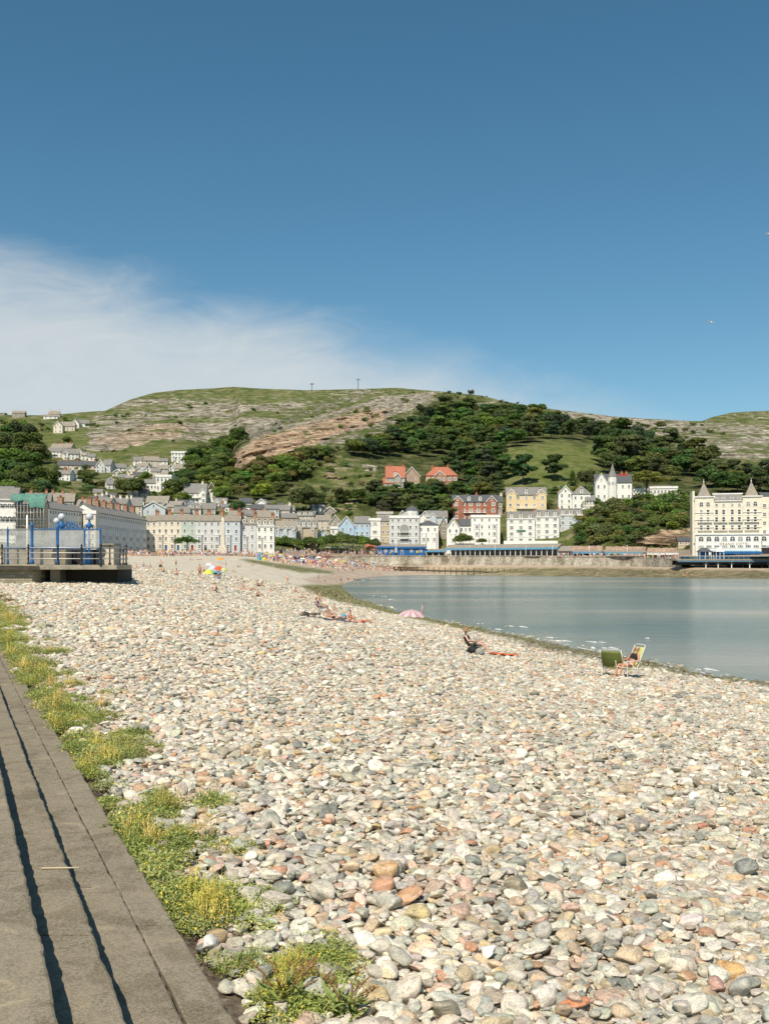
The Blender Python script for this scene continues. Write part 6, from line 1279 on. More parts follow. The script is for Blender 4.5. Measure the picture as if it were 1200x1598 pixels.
for x, y, h, kd, c_, lab in [(816, 757, 40, 'pine', 'pine', 'dark pine standing alone on the left of the grassy knoll'), (865, 750, 34, 'pine', 'pine', 'dark bushy pine standing alone on the right of the grassy knoll'), (893, 758, 24, 'cone', 'dark', 'pointed conifer behind the cream villa'), (914, 764, 28, 'broad', 'dark', 'round dark tree between the cream villa and the gothic villa'),
    (512, 716, 19, 'broad', 'dark', 'lone dark tree at the foot of the rock slope'), (478, 802, 36, 'broad', 'dark', 'tall dark tree rising behind the hillside cottages at the valley foot'), (495, 790, 22, 'broad', 'mid', 'mid green tree right of the tall dark one'), (531, 786, 22, 'broad', 'dark', 'dark tree above the park, left of two'), (558, 786, 21, 'broad', 'dark', 'dark tree above the park, right of two'), (542, 784, 14, 'broad', 'mid', 'small tree between the two dark ones above the park'),
    (1008, 780, 52, 'flat', 'yellow', 'large flat-topped pine with yellow-green foliage in front of the white bungalow'), (1030, 670, 13, 'broad', 'dark', 'round dark tree alone on the bare rock at the right'), (134, 762, 26, 'broad', 'dark', 'dark tree in front of the long pinkish cottage row'), (106, 694, 13, 'broad', 'dark', 'dark tree on the green slope under the crag'),
    (208, 776, 30, 'broad', 'dark', 'dark tree left of the long low white house'), (228, 752, 16, 'broad', 'mid', 'mid green tree above the long low white house'), (194, 772, 24, 'broad', 'mid', 'leafy tree by the cottage with the porch'), (296, 722, 18, 'broad', 'dark', 'dark round tree between the white terraces under the crags'),
    (275, 782, 34, 'broad', 'dark', 'broad dark tree between the big square white house and the half-timbered villa'), (262, 786, 20, 'broad', 'mid', 'lower tree beside the big square white house'), (284, 790, 22, 'broad', 'mid', 'small tree in front of the half-timbered villa'), (370, 800, 18, 'broad', 'dark', 'small dark tree behind the long white hall'), (735, 617, 9, 'bush', 'dark', 'widest wind-shaped shrub clump on top of the ridge'), (716, 616, 6, 'bush', 'dark', 'low dark shrub on the ridge left of the wind-shaped clump'), (701, 614, 5, 'bush', 'dark', 'small dark shrub farther left on the ridge'), (782, 628, 5, 'bush', 'dark', 'small shrub where the ridge drops to the right')]:
    plant(x, y, h, kd, c_, lab)
plant(722, 852, 22, 'clip', 'dark', 'large clipped round bush tree in front of the cream guest house', D=438, wd_=1.15); plant(752, 850, 12, 'clip', 'dark', 'small clipped round bush in front of the off-white block', D=438); plant(292, 860, 25, 'wind', 'dark', 'wind-bent spreading tree on the promenade before the pale green house', D=388, wd_=.95)
for k, (x, h) in enumerate([(414, 22), (430, 24), (447, 23), (463, 19), (486, 24), (503, 25), (519, 28), (535, 30), (551, 27), (567, 24), (585, 19)]):
    plant(x, 857, h, 'clip', ['dark', 'mid'][k % 2], 'clipped tree in the dense row of dark trees along the park', 'clipped trees along the park', D=434-k*.5+10*(k > 3), wd_=.85)
BL = ['bush']
zone([(898, 852), (905, 815), (925, 792), (960, 786), (1080, 780), (1080, 822), (1040, 832), (985, 846)], 90, 11, 22, BL, ['dark', 'mid', 'mid', 'olive'], 'green shrub in the thicket covering the slope left of the grand hotel', 'shrubs on the slope left of the grand hotel', 7, 1.3)
zone([(430, 735), (560, 715), (600, 735), (590, 800), (500, 812), (440, 790)], 34, 6, 12, BL, ['mid', 'dark', 'olive'], 'shrub dotted over the rocky slope above the park', 'shrubs on the rocky slope above the park')
zone([(70, 712), (160, 740), (175, 790), (80, 790), (75, 740)], 34, 8, 14, BL, ['mid', 'dark', 'olive'], 'shrub among the cottages on the left hillside', 'shrubs among the left hillside cottages')
zone([(180, 735), (300, 735), (300, 790), (190, 790)], 16, 7, 12, BL, ['mid', 'dark'], 'shrub between the houses of the lower town', 'shrubs between the lower town houses')
zone([(0, 655), (150, 655), (160, 672), (0, 676)], 16, 4, 8, BL, ['dark', 'mid', 'olive'], 'low shrub on the heath near the left skyline', 'shrubs near the left skyline')
zone([(160, 650), (360, 620), (520, 640), (420, 680), (240, 700)], 22, 3, 6, BL, ['dark', 'mid'], 'tiny dark shrub on the limestone ledges', 'shrubs on the limestone ledges')
zone([(560, 620), (700, 622), (640, 660), (560, 710), (500, 715)], 22, 5, 9, BL, ['dark', 'mid', 'olive'], 'shrub on the dipping rock slope left of the upper wood', 'shrubs on the dipping rock slope')
zone([(860, 655), (1100, 665), (1200, 700), (1100, 690), (950, 668)], 16, 4, 8, BL, ['dark', 'mid'], 'small shrub on the bare rock at the right', 'shrubs on the bare rock at the right')
zone([(640, 613), (790, 619), (820, 634), (700, 622)], 12, 2.5, 4.5, BL, ['dark', 'olive'], 'low wind-clipped shrub along the ridge top', 'shrubs along the ridge top')
zone([(720, 860), (1080, 860), (1080, 853), (860, 850), (720, 852)], 20, 4, 9, BL, ['mid', 'dark', 'olive'], 'garden shrub above the shelters on the sea wall', 'garden shrubs above the shelters')
zone([(790, 800), (900, 800), (930, 790), (930, 765), (780, 770)], 18, 8, 13, BL, ['mid', 'light'], 'leafy shrub around the yellow hotel and the cream villa', 'shrubs around the yellow hotel')
# ================================================================== PEOPLE
SKIN, t, b = nt('skin'); oi = t.nodes.new('ShaderNodeObjectInfo'); n = tex(t, vec=coord(t), scale=14, detail=3)
t.links.new(mixc(t, 1., oi.outputs['Color'], ramp(t, n.outputs[0], [(.3, (.88, .84, .82)), (.7, (1.06, 1.04, 1.03))]), 'MULTIPLY'), b.inputs['Base Color']); b.inputs['Roughness'].default_value = .5; b.inputs['Subsurface Weight'].default_value = .05
CLOTH, t, b = nt('cloth'); oi = t.nodes.new('ShaderNodeObjectInfo'); n = tex(t, vec=coord(t), scale=9, detail=5)
t.links.new(mixc(t, 1., oi.outputs['Color'], ramp(t, n.outputs[0], [(.3, (.75, .75, .75)), (.7, (1.1, 1.1, 1.1))]), 'MULTIPLY'), b.inputs['Base Color']); b.inputs['Roughness'].default_value = .9
def skinmesh(name, pts, edges, mat, sub_=1):
    keys = list(pts); me_ = bpy.data.meshes.new(name); me_.from_pydata([pts[k][:3] for k in keys], [(keys.index(a), keys.index(q)) for a, q in edges], [])
    o = bpy.data.objects.new(name, me_); COL.objects.link(o); md = o.modifiers.new('s', 'SKIN'); md.use_smooth_shade = True
    for i, k in enumerate(keys):
        sv = me_.skin_vertices[0].data[i]; r_ = pts[k][3]; sv.radius = (r_, r_) if not isinstance(r_, tuple) else r_; sv.use_root = (i == 0)
    if sub_: s_ = o.modifiers.new('u', 'SUBSURF'); s_.levels = sub_; s_.render_levels = sub_
    dg = bpy.context.evaluated_depsgraph_get(); dg.update(); nm = bpy.data.meshes.new_from_object(o.evaluated_get(dg)); nm.name = name
    bpy.data.objects.remove(o); nm.materials.clear(); nm.materials.append(mat); nm.polygons.foreach_set('use_smooth', [True]*len(nm.polygons)); return nm
# poses face +x;  pel chest neck head | sh el wr per side | hip kn an toe per side
def pose(kind):
    S = {}
    def st(pel, ch, nk, hd, arms, legs):
        S['pel'] = pel+(.125,); mid = tuple((a+q)/2 for a, q in zip(pel, ch)); S['mid'] = mid+(.115,); S['ch'] = ch+(.135,); S['nk'] = nk+(.05,); d = [h-q for h, q in zip(hd, nk)]
        S['hd'] = hd+(.082,); S['top'] = (hd[0]+d[0]*.75, hd[1]+d[1]*.75, hd[2]+d[2]*.75, .078)
        for sd, (a, l) in enumerate(zip(arms, legs)):
            for nm_, p, r_ in zip(('sh', 'el', 'wr', 'ha'), a, (.052, .04, .027, .034)): S[nm_+str(sd)] = tuple(p)+(r_,)
            for nm_, p, r_ in zip(('hip', 'kn', 'an', 'toe'), l, (.088, .058, .036, .03)): S[nm_+str(sd)] = tuple(p)+(r_,)
    if kind == 'stand': st((0, 0, .95), (0, 0, 1.28), (0, 0, 1.46), (.02, 0, 1.57), [[(0, s_*.17, 1.39), (-.02, s_*.22, 1.12), (.05, s_*.22, .88), (.07, s_*.21, .80)] for s_ in (1, -1)], [[(0, s_*.09, .88), (.02, s_*.10, .48), (-.02, s_*.10, .09), (.12, s_*.11, .03)] for s_ in (1, -1)])
    if kind == 'walk': st((0, 0, .94), (.03, 0, 1.27), (.04, 0, 1.45), (.07, 0, 1.56), [[(.02, s_*.17, 1.38), (-s_*.14, s_*.22, 1.13), (-s_*.08+.08, s_*.22, .92), (-s_*.04+.10, s_*.21, .85)] for s_ in (1, -1)], [[(0, s_*.09, .87), (s_*.16+.04, s_*.09, .48), (s_*.26-.06, s_*.09, .1), (s_*.26+.06, s_*.1, .03)] for s_ in (1, -1)])
    if kind == 'bend': st((0, 0, .80), (.28, 0, .98), (.44, 0, 1.0), (.54, 0, .97), [[(.36, s_*.15, .98), (.42, s_*.18, .70), (.44, s_*.15, .45), (.45, s_*.14, .37)] for s_ in (1, -1)], [[(.0, s_*.09, .76), (.08, s_*.11, .42), (-.02, s_*.11, .09), (.1, s_*.12, .03)] for s_ in (1, -1)])
    if kind == 'sit': st((0, 0, .13), (-.12, 0, .45), (-.13, 0, .63), (-.10, 0, .74), [[(-.12, s_*.16, .56), (-.28, s_*.22, .32), (-.30, s_*.22, .07), (-.24, s_*.24, .03)] for s_ in (1, -1)], [[(.06, s_*.1, .12), (.40, s_*.13, .38), (.66, s_*.12, .07), (.78, s_*.13, .06)] for s_ in (1, -1)])
    if kind == 'hug': st((0, 0, .13), (.06, 0, .44), (.12, 0, .61), (.17, 0, .71), [[(.1, s_*.16, .54), (.26, s_*.2, .38), (.42, s_*.1, .34), (.46, s_*.04, .33)] for s_ in (1, -1)], [[(.06, s_*.1, .12), (.36, s_*.12, .42), (.48, s_*.12, .07), (.6, s_*.13, .05)] for s_ in (1, -1)])
    if kind == 'lie': st((0, 0, .14), (-.33, 0, .17), (-.52, 0, .17), (-.63, 0, .18), [[(-.44, s_*.17, .15), (-.25, s_*.3, .09), (-.02, s_*.28, .07), (.05, s_*.26, .06)] for s_ in (1, -1)], [[(.07, s_*.09, .13), (.48, s_*.12, .16 if s_ > 0 else .32), (.86, s_*.12, .08), (.92, s_*.14, .14)] for s_ in (1, -1)])
    if kind == 'chair': st((0, 0, .47), (-.17, 0, .77), (-.25, 0, .95), (-.27, 0, 1.06), [[(-.20, s_*.18, .89), (-.10, s_*.30, .67), (.14, s_*.30, .66), (.22, s_*.28, .66)] for s_ in (1, -1)], [[(.08, s_*.1, .46), (.46, s_*.13, .52), (.62, s_*.12, .10), (.74, s_*.13, .05)] for s_ in (1, -1)])
    if kind == 'lounge': st((0, 0, .38), (-.20, 0, .67), (-.26, 0, .86), (-.24, 0, .97), [[(-.22, s_*.18, .80), (-.08, s_*.27, .56), (.16, s_*.25, .55), (.24, s_*.22, .55)] for s_ in (1, -1)], [[(.08, s_*.1, .37), (.48, s_*.12, .50+.04*s_), (.80, s_*.11, .10), (.92, s_*.13, .07)] for s_ in (1, -1)])
    return S
ED = [('pel', 'mid'), ('mid', 'ch'), ('ch', 'nk'), ('nk', 'hd'), ('hd', 'top')]+[e for s_ in '01' for e in (('ch', 'sh'+s_), ('sh'+s_, 'el'+s_), ('el'+s_, 'wr'+s_), ('wr'+s_, 'ha'+s_), ('pel', 'hip'+s_), ('hip'+s_, 'kn'+s_), ('kn'+s_, 'an'+s_), ('an'+s_, 'toe'+s_))]
PB = {}
def parts_for(kind, fine=False):
    if (kind, fine) in PB: return PB[(kind, fine)]
    S = pose(kind); E_ = list(ED); S2 = dict(S)
    if fine:
        hd = Vector(S['hd'][:3]); tp = Vector(S['top'][:3]); up = (tp-hd).normalized(); fw = Vector((1, 0, 0)); fw = (fw-up*fw.dot(up)).normalized()
        S2['nose'] = tuple(hd+up*.02+fw*.085)+(.013,); S2['chin'] = tuple(hd-up*.045+fw*.045)+(.04,); E_ += [('hd', 'nose'), ('hd', 'chin')]
        for s_ in '01':
            h = Vector(S['ha'+s_][:3]); w_ = Vector(S['wr'+s_][:3]); d = (h-w_).normalized(); sd = Vector((0, 1 if s_ == '0' else -1, 0)); sd = (sd-d*sd.dot(d)).normalized(); S2['ha'+s_] = tuple(h)+((.036, .02),)
            for q in range(4):
                L_ = (.075, .085, .08, .062)[q]; o_ = sd*(.028-.019*q); a = h+d*.02+o_; m_ = a+d*L_*.5+Vector((0, 0, -.004)); e_ = m_+d*L_*.4+Vector((0, 0, -.028))
                S2['f%s%da' % (s_, q)] = tuple(m_)+(.0095,); S2['f%s%db' % (s_, q)] = tuple(e_)+(.008,); E_ += [('ha'+s_, 'f%s%da' % (s_, q)), ('f%s%da' % (s_, q), 'f%s%db' % (s_, q))]
            a = w_+d*.03-sd*.04; S2['t'+s_+'a'] = tuple(a)+(.012,); S2['t'+s_+'b'] = tuple(a+d*.04-sd*.012+Vector((0, 0, -.01)))+(.009,); E_ += [('wr'+s_, 't'+s_+'a'), ('t'+s_+'a', 't'+s_+'b')]
    body = skinmesh('body', S2, E_, SKIN, 2 if fine else 1)
    def k(names, f): return {n_: S[n_][:3]+(S[n_][3]*f,) for n_ in names}
    top = skinmesh('top', k(['mid', 'ch', 'sh0', 'sh1'], 1.14), [('mid', 'ch'), ('ch', 'sh0'), ('ch', 'sh1')], CLOTH, 1)
    def lerp(a, q, f): return tuple(S[a][i]*(1-f)+S[q][i]*f for i in range(3))
    sh = k(['pel', 'hip0', 'hip1', 'mid'], 1.15); sh['l0'] = lerp('hip0', 'kn0', .55)+(.095,); sh['l1'] = lerp('hip1', 'kn1', .55)+(.095,)
    sh['mid'] = lerp('pel', 'mid', .5)+(.14,)
    shorts = skinmesh('shorts', sh, [('pel', 'mid'), ('pel', 'hip0'), ('pel', 'hip1'), ('hip0', 'l0'), ('hip1', 'l1')], CLOTH, 1)
    br = k(['pel', 'mid'], 1.1); brief = skinmesh('swimwear', {'pel': S['pel'][:3]+(.15,), 'a': lerp('pel', 'mid', .4)+(.128,)}, [('pel', 'a')], CLOTH, 1)
    hd = Vector(S['hd'][:3]); tp = Vector(S['top'][:3]); up = (tp-hd).normalized(); fw = Vector((1, 0, 0)); fw = (fw-up*fw.dot(up)).normalized(); hb = hd+up*.035-fw*.022
    hair = skinmesh('hair', {'a': tuple(hb-up*.06-fw*.02)+(.06,), 'b': tuple(hb+up*.02)+(.093,), 'c': tuple(hb+up*.062+fw*.008)+(.078,)}, [('a', 'b'), ('b', 'c')], CLOTH, 1)
    PB[(kind, fine)] = (body, top, shorts, brief, hair, hd, up, fw); return PB[(kind, fine)]
SK = [(.52, .32, .22, 1), (.58, .38, .27, 1), (.45, .26, .17, 1), (.60, .42, .32, 1)]
HC = [(.05, .03, .02, 1), (.12, .07, .03, 1), (.32, .22, .10, 1), (.02, .02, .02, 1)]
def person(p, kind, yaw, lab, top=None, shorts=None, brief=None, hair=None, sc=1., fine=False, skin=None, group=None):
    pb = parts_for(kind, fine); e = EM('person', p, yaw, label=lab, cat='person', group=group) if group else EM('person', p, yaw, label=lab, cat='person'); e.scale = (sc,)*3
    o = sub('body', pb[0], e, (0, 0, 0)); o.color = skin or rnd.choice(SK)
    for nm_, me_, c_ in (('top', pb[1], top), ('shorts', pb[2], shorts), ('swimwear', pb[3], brief), ('hair', pb[4], hair or rnd.choice(HC))):
        if c_: q = sub(nm_, me_, e, (0, 0, 0)); q.color = tuple(c_)[:3]+(1,)
    if fine:
        hd, up, fw = pb[5:]; sd = up.cross(fw); mb = MB()
        for s_ in (1, -1): c_ = hd+up*.035+fw*.078+sd*.03*s_; mb.lathe(c_, [(.002, -.006), (.011, 0), (.002, .006)], DARK, 6)
        OB('eyes', mb, e); mb = MB(); c_ = hd-up*.022+fw*.088; mb.tube([c_-sd*.022, c_+fw*.004, c_+sd*.022], .005, M('lips', (.4, .12, .1), .5), 5); OB('mouth', mb, e)
    return e
W_, K_, NV, BLU, REDC, PNK, ORG, GRY, TEAL, YEL = (.75, .74, .7), (.02, .02, .02), (.03, .05, .12), (.08, .2, .45), (.5, .05, .04), (.62, .25, .28), (.62, .2, .05), (.2, .2, .2), (.04, .3, .32), (.6, .5, .08)
# ---- chairs
def chair(p, yaw, lab, fab, lo=False, frame=TRIM, armc=None):
    e = EM('deck_chair', p, yaw, label=lab, cat='deck chair'); z0 = .30 if lo else .38; w = .29; bt = (-.42, 1.18) if not lo else (-.33, .78)
    fm = M('canvas_%s' % '_'.join('%d' % (c*100) for c in fab), fab, .85, .12, 5)
    f = MB(); x0, z1 = bt
    for s_ in (1, -1):
        f.tube([(.52, s_*w, z0+.05), (-.04, s_*w, z0-.02), (x0*.55, s_*w, z0+(z1-z0)*.5), (x0, s_*w, z1)], .0125, frame, 8)
    f.tube([(x0, -w, z1-.002), (x0-.015, -w*.6, z1+.03), (x0-.015, w*.6, z1+.03), (x0, w, z1-.002)], .0125, frame, 8); f.tube([(.52, -w, z0+.05), (.52, w, z0+.05)], .0125, frame, 8)
    OB('frame', f, e)
    for s_ in (1, -1):
        l = MB(); l.tube([(.44, s_*(w+.02), z0+.26), (.40, s_*(w+.02), .2), (.46, s_*(w+.02), .0)], .011, frame, 8); OB('leg', l, e)
        l = MB(); l.tube([(.30, s_*(w+.03), z0+.25), (-.25, s_*(w+.03), .0)], .011, frame, 8); OB('leg', l, e)
        a = MB(); a.box((.16, s_*(w+.03), z0+.27), (.52, .045, .022), armc or frame); OB('armrest', a, e)
    g = MB(); vs = []
    for q in range(7): a = q/6.; vs += [(.51-.53*a, s_, z0+.045-.06*math.sin(a*3.14)-.05*a) for s_ in (-w+.005, 0, w-.005)]
    g.grid(vs, 7, 3, fm); o = OB('seat', g, e); sm_ = o.modifiers.new('t', 'SOLIDIFY'); sm_.thickness = .006
    g = MB(); vs = []
    for q in range(9): a = q/8.; k_ = .06+.86*a; vs += [(-.04+(x0+.04)*k_-.035*math.sin(a*3.14), s_, z0+(z1-z0)*k_) for s_ in (-w+.003, 0, w-.003)]
    g.grid(vs, 9, 3, fm); o = OB('backrest', g, e); sm_ = o.modifiers.new('t', 'SOLIDIFY'); sm_.thickness = .006
    return e
pw = bp(984, 1060); pw.z += .03
chair(pw, R(205), 'deck chair with pale yellow-green canvas holding the woman in black', (.50, .52, .20))
person(pw+Vector((0, 0, -.02)), 'chair', R(205), 'woman in a black swimsuit leaning back in a yellow-green deck chair', top=K_, brief=K_, hair=(.45, .36, .25), fine=True, skin=(.50, .26, .16, 1))
pg = bp(957, 1058); pg.z += .03
e = chair(pg, R(62), 'empty deck chair with an olive green canvas seen from behind', (.16, .19, .05)); e.scale = (1.02, 1.3, .86)
pm2 = bp(735, 1021); pm2.z += .03
chair(pm2+Vector((-.02, 0, 0)), R(-14), 'low dark folding chair under the person in the straw hat', (.03, .03, .03), True, M('grey_green_frame', (.16, .19, .14), .5))
e = person(pm2+Vector((0, 0, 0)), 'lounge', R(-14), 'person in a brown sun hat and dark top stretched out in a low chair', top=(.035, .035, .035), shorts=(.07, .09, .075), hair=HC[3], fine=True, skin=(.60, .38, .30, 1))
hd, up, fw = parts_for('lounge', True)[5:]
mb = MB(); mb.lathe((0, 0, 0), [(.2, -.025), (.205, -.01), (.115, .02), (.108, .08), (.085, .125), (.02, .14)], M('straw_hat', (.30, .18, .10), .9, .3, 30), 16); o = OB('hat', mb, e); o.location = hd+up*.055; o.rotation_euler = (0, .15, 0)
def towel(x, y, L_, W2, col, lab, rz=0.):
    p = bp(x, y); mb = MB(); n = 12; vs = [(L_*(i/(n-1)-.5), W2*(j/4-.5), .13+.02*math.sin(i*1.7+j)+float(gz([p.x+L_*(i/(n-1)-.5)], [p.y+W2*(j/4-.5)])[0])-p.z) for i in range(n) for j in range(5)]
    mb.grid(vs, n, 5, M('towel_%d_%d_%d' % tuple(int(c*99) for c in col), col, .95, .3, 4)); o = OB('towel', mb, None, p, rz); o.modifiers.new('t', 'SOLIDIFY').thickness = .03; return tag(o, lab, 'towel')
towel(786, 1025, 1.25, .7, (.62, .14, .05), 'bright orange towel spread on the stones beside the person in the straw hat')
bgp = bp(728, 1021); mb = MB(); mb.lathe((0, 0, 0), [(.2, 0), (.24, .1), (.2, .24), (.08, .3), (.02, .31)], M('black_bag', (.015, .015, .018), .7), 12, sq=(1.3, .8)); tag(OB('bag', mb, None, bgp+Vector((.35, .35, .02))), 'black bag on the stones under the low folding chair', 'bag')
# ---- sunbathers in the middle of the beach
p = bp(499, 955); chair(p, R(-20), 'blue and white striped beach chair in the middle group', (.12, .2, .4), True, STEEL); person(p, 'lounge', R(-20), 'person in dark swimwear seated in the striped beach chair', brief=NV, top=NV, skin=SK[2])
for x, y, kd, yw2, sc2, kw, lab in [
    (484, 962, 'lie', 185, 1., dict(brief=K_, top=K_, skin=(.12, .08, .05, 1)), 'dark skinned person lying at the left end of the middle group'), (513, 964, 'sit', -30, 1., dict(brief=ORG), 'tanned person sitting up behind the lying man in the middle group'), (524, 968, 'lie', 160, 1.05, dict(shorts=K_, skin=(.55, .30, .19, 1)), 'sunburnt man in black trunks lying in the middle group'),
    (519, 955, 'hug', 0, .9, dict(top=(.4, .55, .62)), 'person in a pale blue top sitting at the back of the middle group'), (543, 972, 'hug', -10, 1., dict(brief=(.6, .2, .14), skin=(.6, .3, .2, 1)), 'sunbather sitting hunched right of the grey dome in the middle group'), (562, 974, 'lie', 15, .95, dict(shorts=REDC, skin=(.55, .3, .2, 1)), 'sunbather with raised knees lying alone right of the middle group'),
    (499, 943, 'walk', 200, .78, dict(shorts=ORG), 'child walking down the stones towards the seaweed'), (459, 926, 'hug', 0, .9, dict(top=PNK, hair=K_), 'dark haired person in pink sitting high on the beach'), (467, 934, 'lie', 0, .9, dict(top=PNK, brief=REDC), 'person in pink lying just below the one sitting high on the beach'),
    (659, 965, 'stand', 180, .72, dict(top=(.5, .55, .6), shorts=PNK), 'child standing at the right end of the striped parasol by the water'), (401, 932, 'hug', -20, .9, dict(top=GRY, shorts=K_), 'person in dark clothes sitting on the open stones'), (378, 921, 'sit', 190, 1., dict(brief=REDC), 'sunbather with tanned back on the open stones'), (388, 922, 'lie', 0, 1., dict(brief=K_), 'sunbather lying on the open stones beside the tanned one'),
    (403, 916, 'sit', 30, 1., dict(brief=ORG, shorts=K_), 'person in orange and black leaning on the open stones'), (335, 925, 'hug', 90, .95, dict(top=(.1, .1, .1), shorts=GRY), 'grey clad person crouching alone in the middle of the stones'), (424, 923, 'hug', 120, .7, dict(top=K_), 'small dark child crouching on the stones'),
    (449, 911, 'stand', -90, 1., dict(top=W_, shorts=ORG), 'person in a white shirt and orange shorts standing on the upper beach'), (468, 909, 'bend', 180, .9, dict(top=W_, shorts=W_), 'person in white bending down near the seaweed bank'), (497, 907, 'stand', 0, 1., dict(top=K_, shorts=K_), 'person in black standing on the wet sand'), (507, 912, 'walk', 180, 1.05, dict(top=W_, shorts=GRY), 'person in a white shirt walking on the wet sand'),
    (524, 908, 'stand', 60, 1.1, dict(brief=REDC), 'bather in red standing at the tip of the water'), (532, 911, 'walk', 20, 1.15, dict(top=K_, shorts=K_), 'bather in a black wetsuit at the water edge'), (543, 909, 'bend', 40, 1.2, dict(shorts=NV), 'bather bending down in the shallow water'), (553, 910, 'stand', 200, 1.2, dict(top=W_, shorts=K_), 'bather in a white shirt and black shorts in the shallows'), (559, 911, 'stand', 10, 1.15, dict(shorts=K_), 'bather in black trunks right of the one in a white shirt'),
    (581, 909, 'walk', -30, 1.1, dict(top=W_, shorts=W_), 'bather in white splashing farther out in the shallows'),
    (203, 889, 'sit', 20, 1., dict(top=W_, shorts=PNK), 'person in white and pink sitting at the corner of the platform'), (212, 889, 'sit', 160, 1., dict(top=(.5, .6, .7)), 'person in pale blue sitting next to the platform corner'), (223, 885, 'hug', 20, 1.2, dict(top=BLU, shorts=BLU), 'person wrapped in a blue towel right of the platform'), (234, 886, 'sit', 180, 1., dict(brief=ORG), 'tanned sunbather leaning back right of the blue towel'),
    (251, 893, 'stand', 100, 1., dict(shorts=K_), 'person in black shorts standing on the shingle left of centre'), (255, 894, 'hug', 100, 1., dict(top=K_, shorts=GRY), 'dark clad person sitting at the feet of the one in black shorts'), (275, 885, 'stand', -60, 1., dict(top=PNK, shorts=K_), 'person in pink standing farther up the shingle'), (275, 899, 'hug', -60, 1.1, dict(brief=K_, shorts=NV), 'person sitting upright on the shingle below the one in pink'),
    (298, 875, 'sit', 40, 1.1, dict(top=K_, shorts=W_), 'person in black and white sitting near the top of the shingle'), (311, 874, 'lie', 40, 1.1, dict(top=GRY), 'person lying near the top of the shingle'), (312, 903, 'stand', 70, 1., dict(shorts=(.3, .14, .06), skin=SK[2]), 'tanned person standing left of the yellow-green beach tent'), (317, 893, 'hug', 60, 1.1, dict(top=K_), 'person in black sitting behind the yellow-green tent'), (343, 904, 'hug', 180, 1.3, dict(top=NV, shorts=BLU), 'person in dark blue sitting below the teal parasol'),
    (353, 886, 'stand', 180, 1., dict(top=K_, shorts=REDC), 'person in black standing behind the orange parasol'), (371, 886, 'hug', 0, 1., dict(top=K_), 'person in black sitting right of the parasols'), (376, 884, 'sit', 0, 1., dict(top=W_), 'person in white sitting right of the parasols'), (394, 883, 'sit', 0, 1., dict(top=W_), 'person in white on the bare upper shingle'), (426, 884, 'hug', 0, 1., dict(top=K_, shorts=W_), 'person in black and white near the green seaweed bank'),
    (437, 890, 'hug', 0, .9, dict(top=GRY), 'grey clad child crouching below the green seaweed bank'), (365, 893, 'sit', 30, 1., dict(brief=PNK), 'sunbather on the upper shingle right of the yellow striped parasol')]:
    q = bp(x, y)
    if q.z < .0: q = P(x, y, EYE*F/(y-HY)*.995)
    person(q, kd, R(yw2), lab, sc=sc2*.95, **kw)
q = P(83, 872, D0+1.8); q.z = zt; person(q, 'stand', R(200), 'person in a white shirt standing behind the platform windscreen', top=W_, shorts=W_, sc=1.)
towel(530, 972, 2.0, .9, (.06, .09, .16), 'dark blue towel under the sunburnt man in the middle group', .2)
towel(505, 968, 1.4, .8, (.05, .05, .05), 'black towel at the centre of the middle group', -.3)
towel(487, 965, 1.5, .7, (.16, .14, .09), 'olive towel under the dark skinned person at the left of the middle group', .3)
for x, y, c_, lab_ in [(478, 964, (.05, .05, .05), 'small black bag left of the middle group'), (536, 966, (.1, .3, .4), 'blue cool bag behind the grey dome umbrella'), (508, 957, (.45, .5, .5), 'pale bag beside the striped beach chair'), (748, 1024, (.3, .3, .25), 'small grey bag near the feet of the person in the straw hat')]:
    q_ = bp(x, y); mb = MB(); mb.lathe((0, 0, 0), [(.14, 0), (.17, .1), (.15, .22), (.07, .3), (.02, .31)], M('bag_%d_%d' % (x, y), c_, .8, .2, 8), 10, sq=(1.3, .8)); mb.tube([(-.12, 0, .22), (-.05, 0, .38), (.05, 0, .38), (.12, 0, .22)], .012, DARK, 5); tag(OB('bag', mb, None, q_+Vector((0, 0, .05))), lab_, 'bag')
# grey dome bag / half open umbrella in the group, parasols and tents
def parasol(x, y, rpx, hpx, cols2, lab, tilt=(0, 0), pole=True, flat=.35, n=16):
    p = bp(x, y); s_ = p.y/F; r_ = rpx*s_; h = hpx*s_; e = EM('parasol', p, label=lab, cat='parasol'); mb = MB()
    ms = [M('parasol_%d_%d_%d' % tuple(int(c*99) for c in c_), c_, .8, .08, 3) for c_ in cols2]
    rings = [(.02, h), (r_*.4, h-r_*flat*.16), (r_*.75, h-r_*flat*.5), (r_, h-r_*flat)]
    for j in range(n):
        a0_, a1_ = 2*math.pi*j/n, 2*math.pi*(j+1)/n
        for (ra, za), (rb, zb) in zip(rings, rings[1:]):
            mb.add([(ra*math.cos(a0_), ra*math.sin(a0_), za), (rb*math.cos(a0_), rb*math.sin(a0_), zb), (rb*math.cos(a1_), rb*math.sin(a1_), zb), (ra*math.cos(a1_), ra*math.sin(a1_), za)], [(0, 1, 2, 3)], ms[j % len(ms)])
    o = OB('canopy', mb, e); o.modifiers.new('t', 'SOLIDIFY').thickness = .015
    if pole: mb = MB(); mb.tube([(0, 0, -.2), (0, 0, h+.08)], .02, TRIM, 6); OB('pole', mb, e)
    e.rotation_euler = (R(tilt[0]), R(tilt[1]), 0); return e
parasol(642, 964, 21, 12, [(.58, .48, .47), (.48, .27, .31)], 'pink and white striped parasol lying low at the water edge', (14, 0), flat=.42)
parasol(531, 971, 8, 9, [(.06, .065, .07), (.12, .12, .12)], 'small grey dome umbrella among the middle group of sunbathers', (10, 10), flat=.9)
parasol(474, 962, 5, 7, [(.16, .15, .12)], 'small olive umbrella at the left end of the middle group', (10, -10), flat=.8)
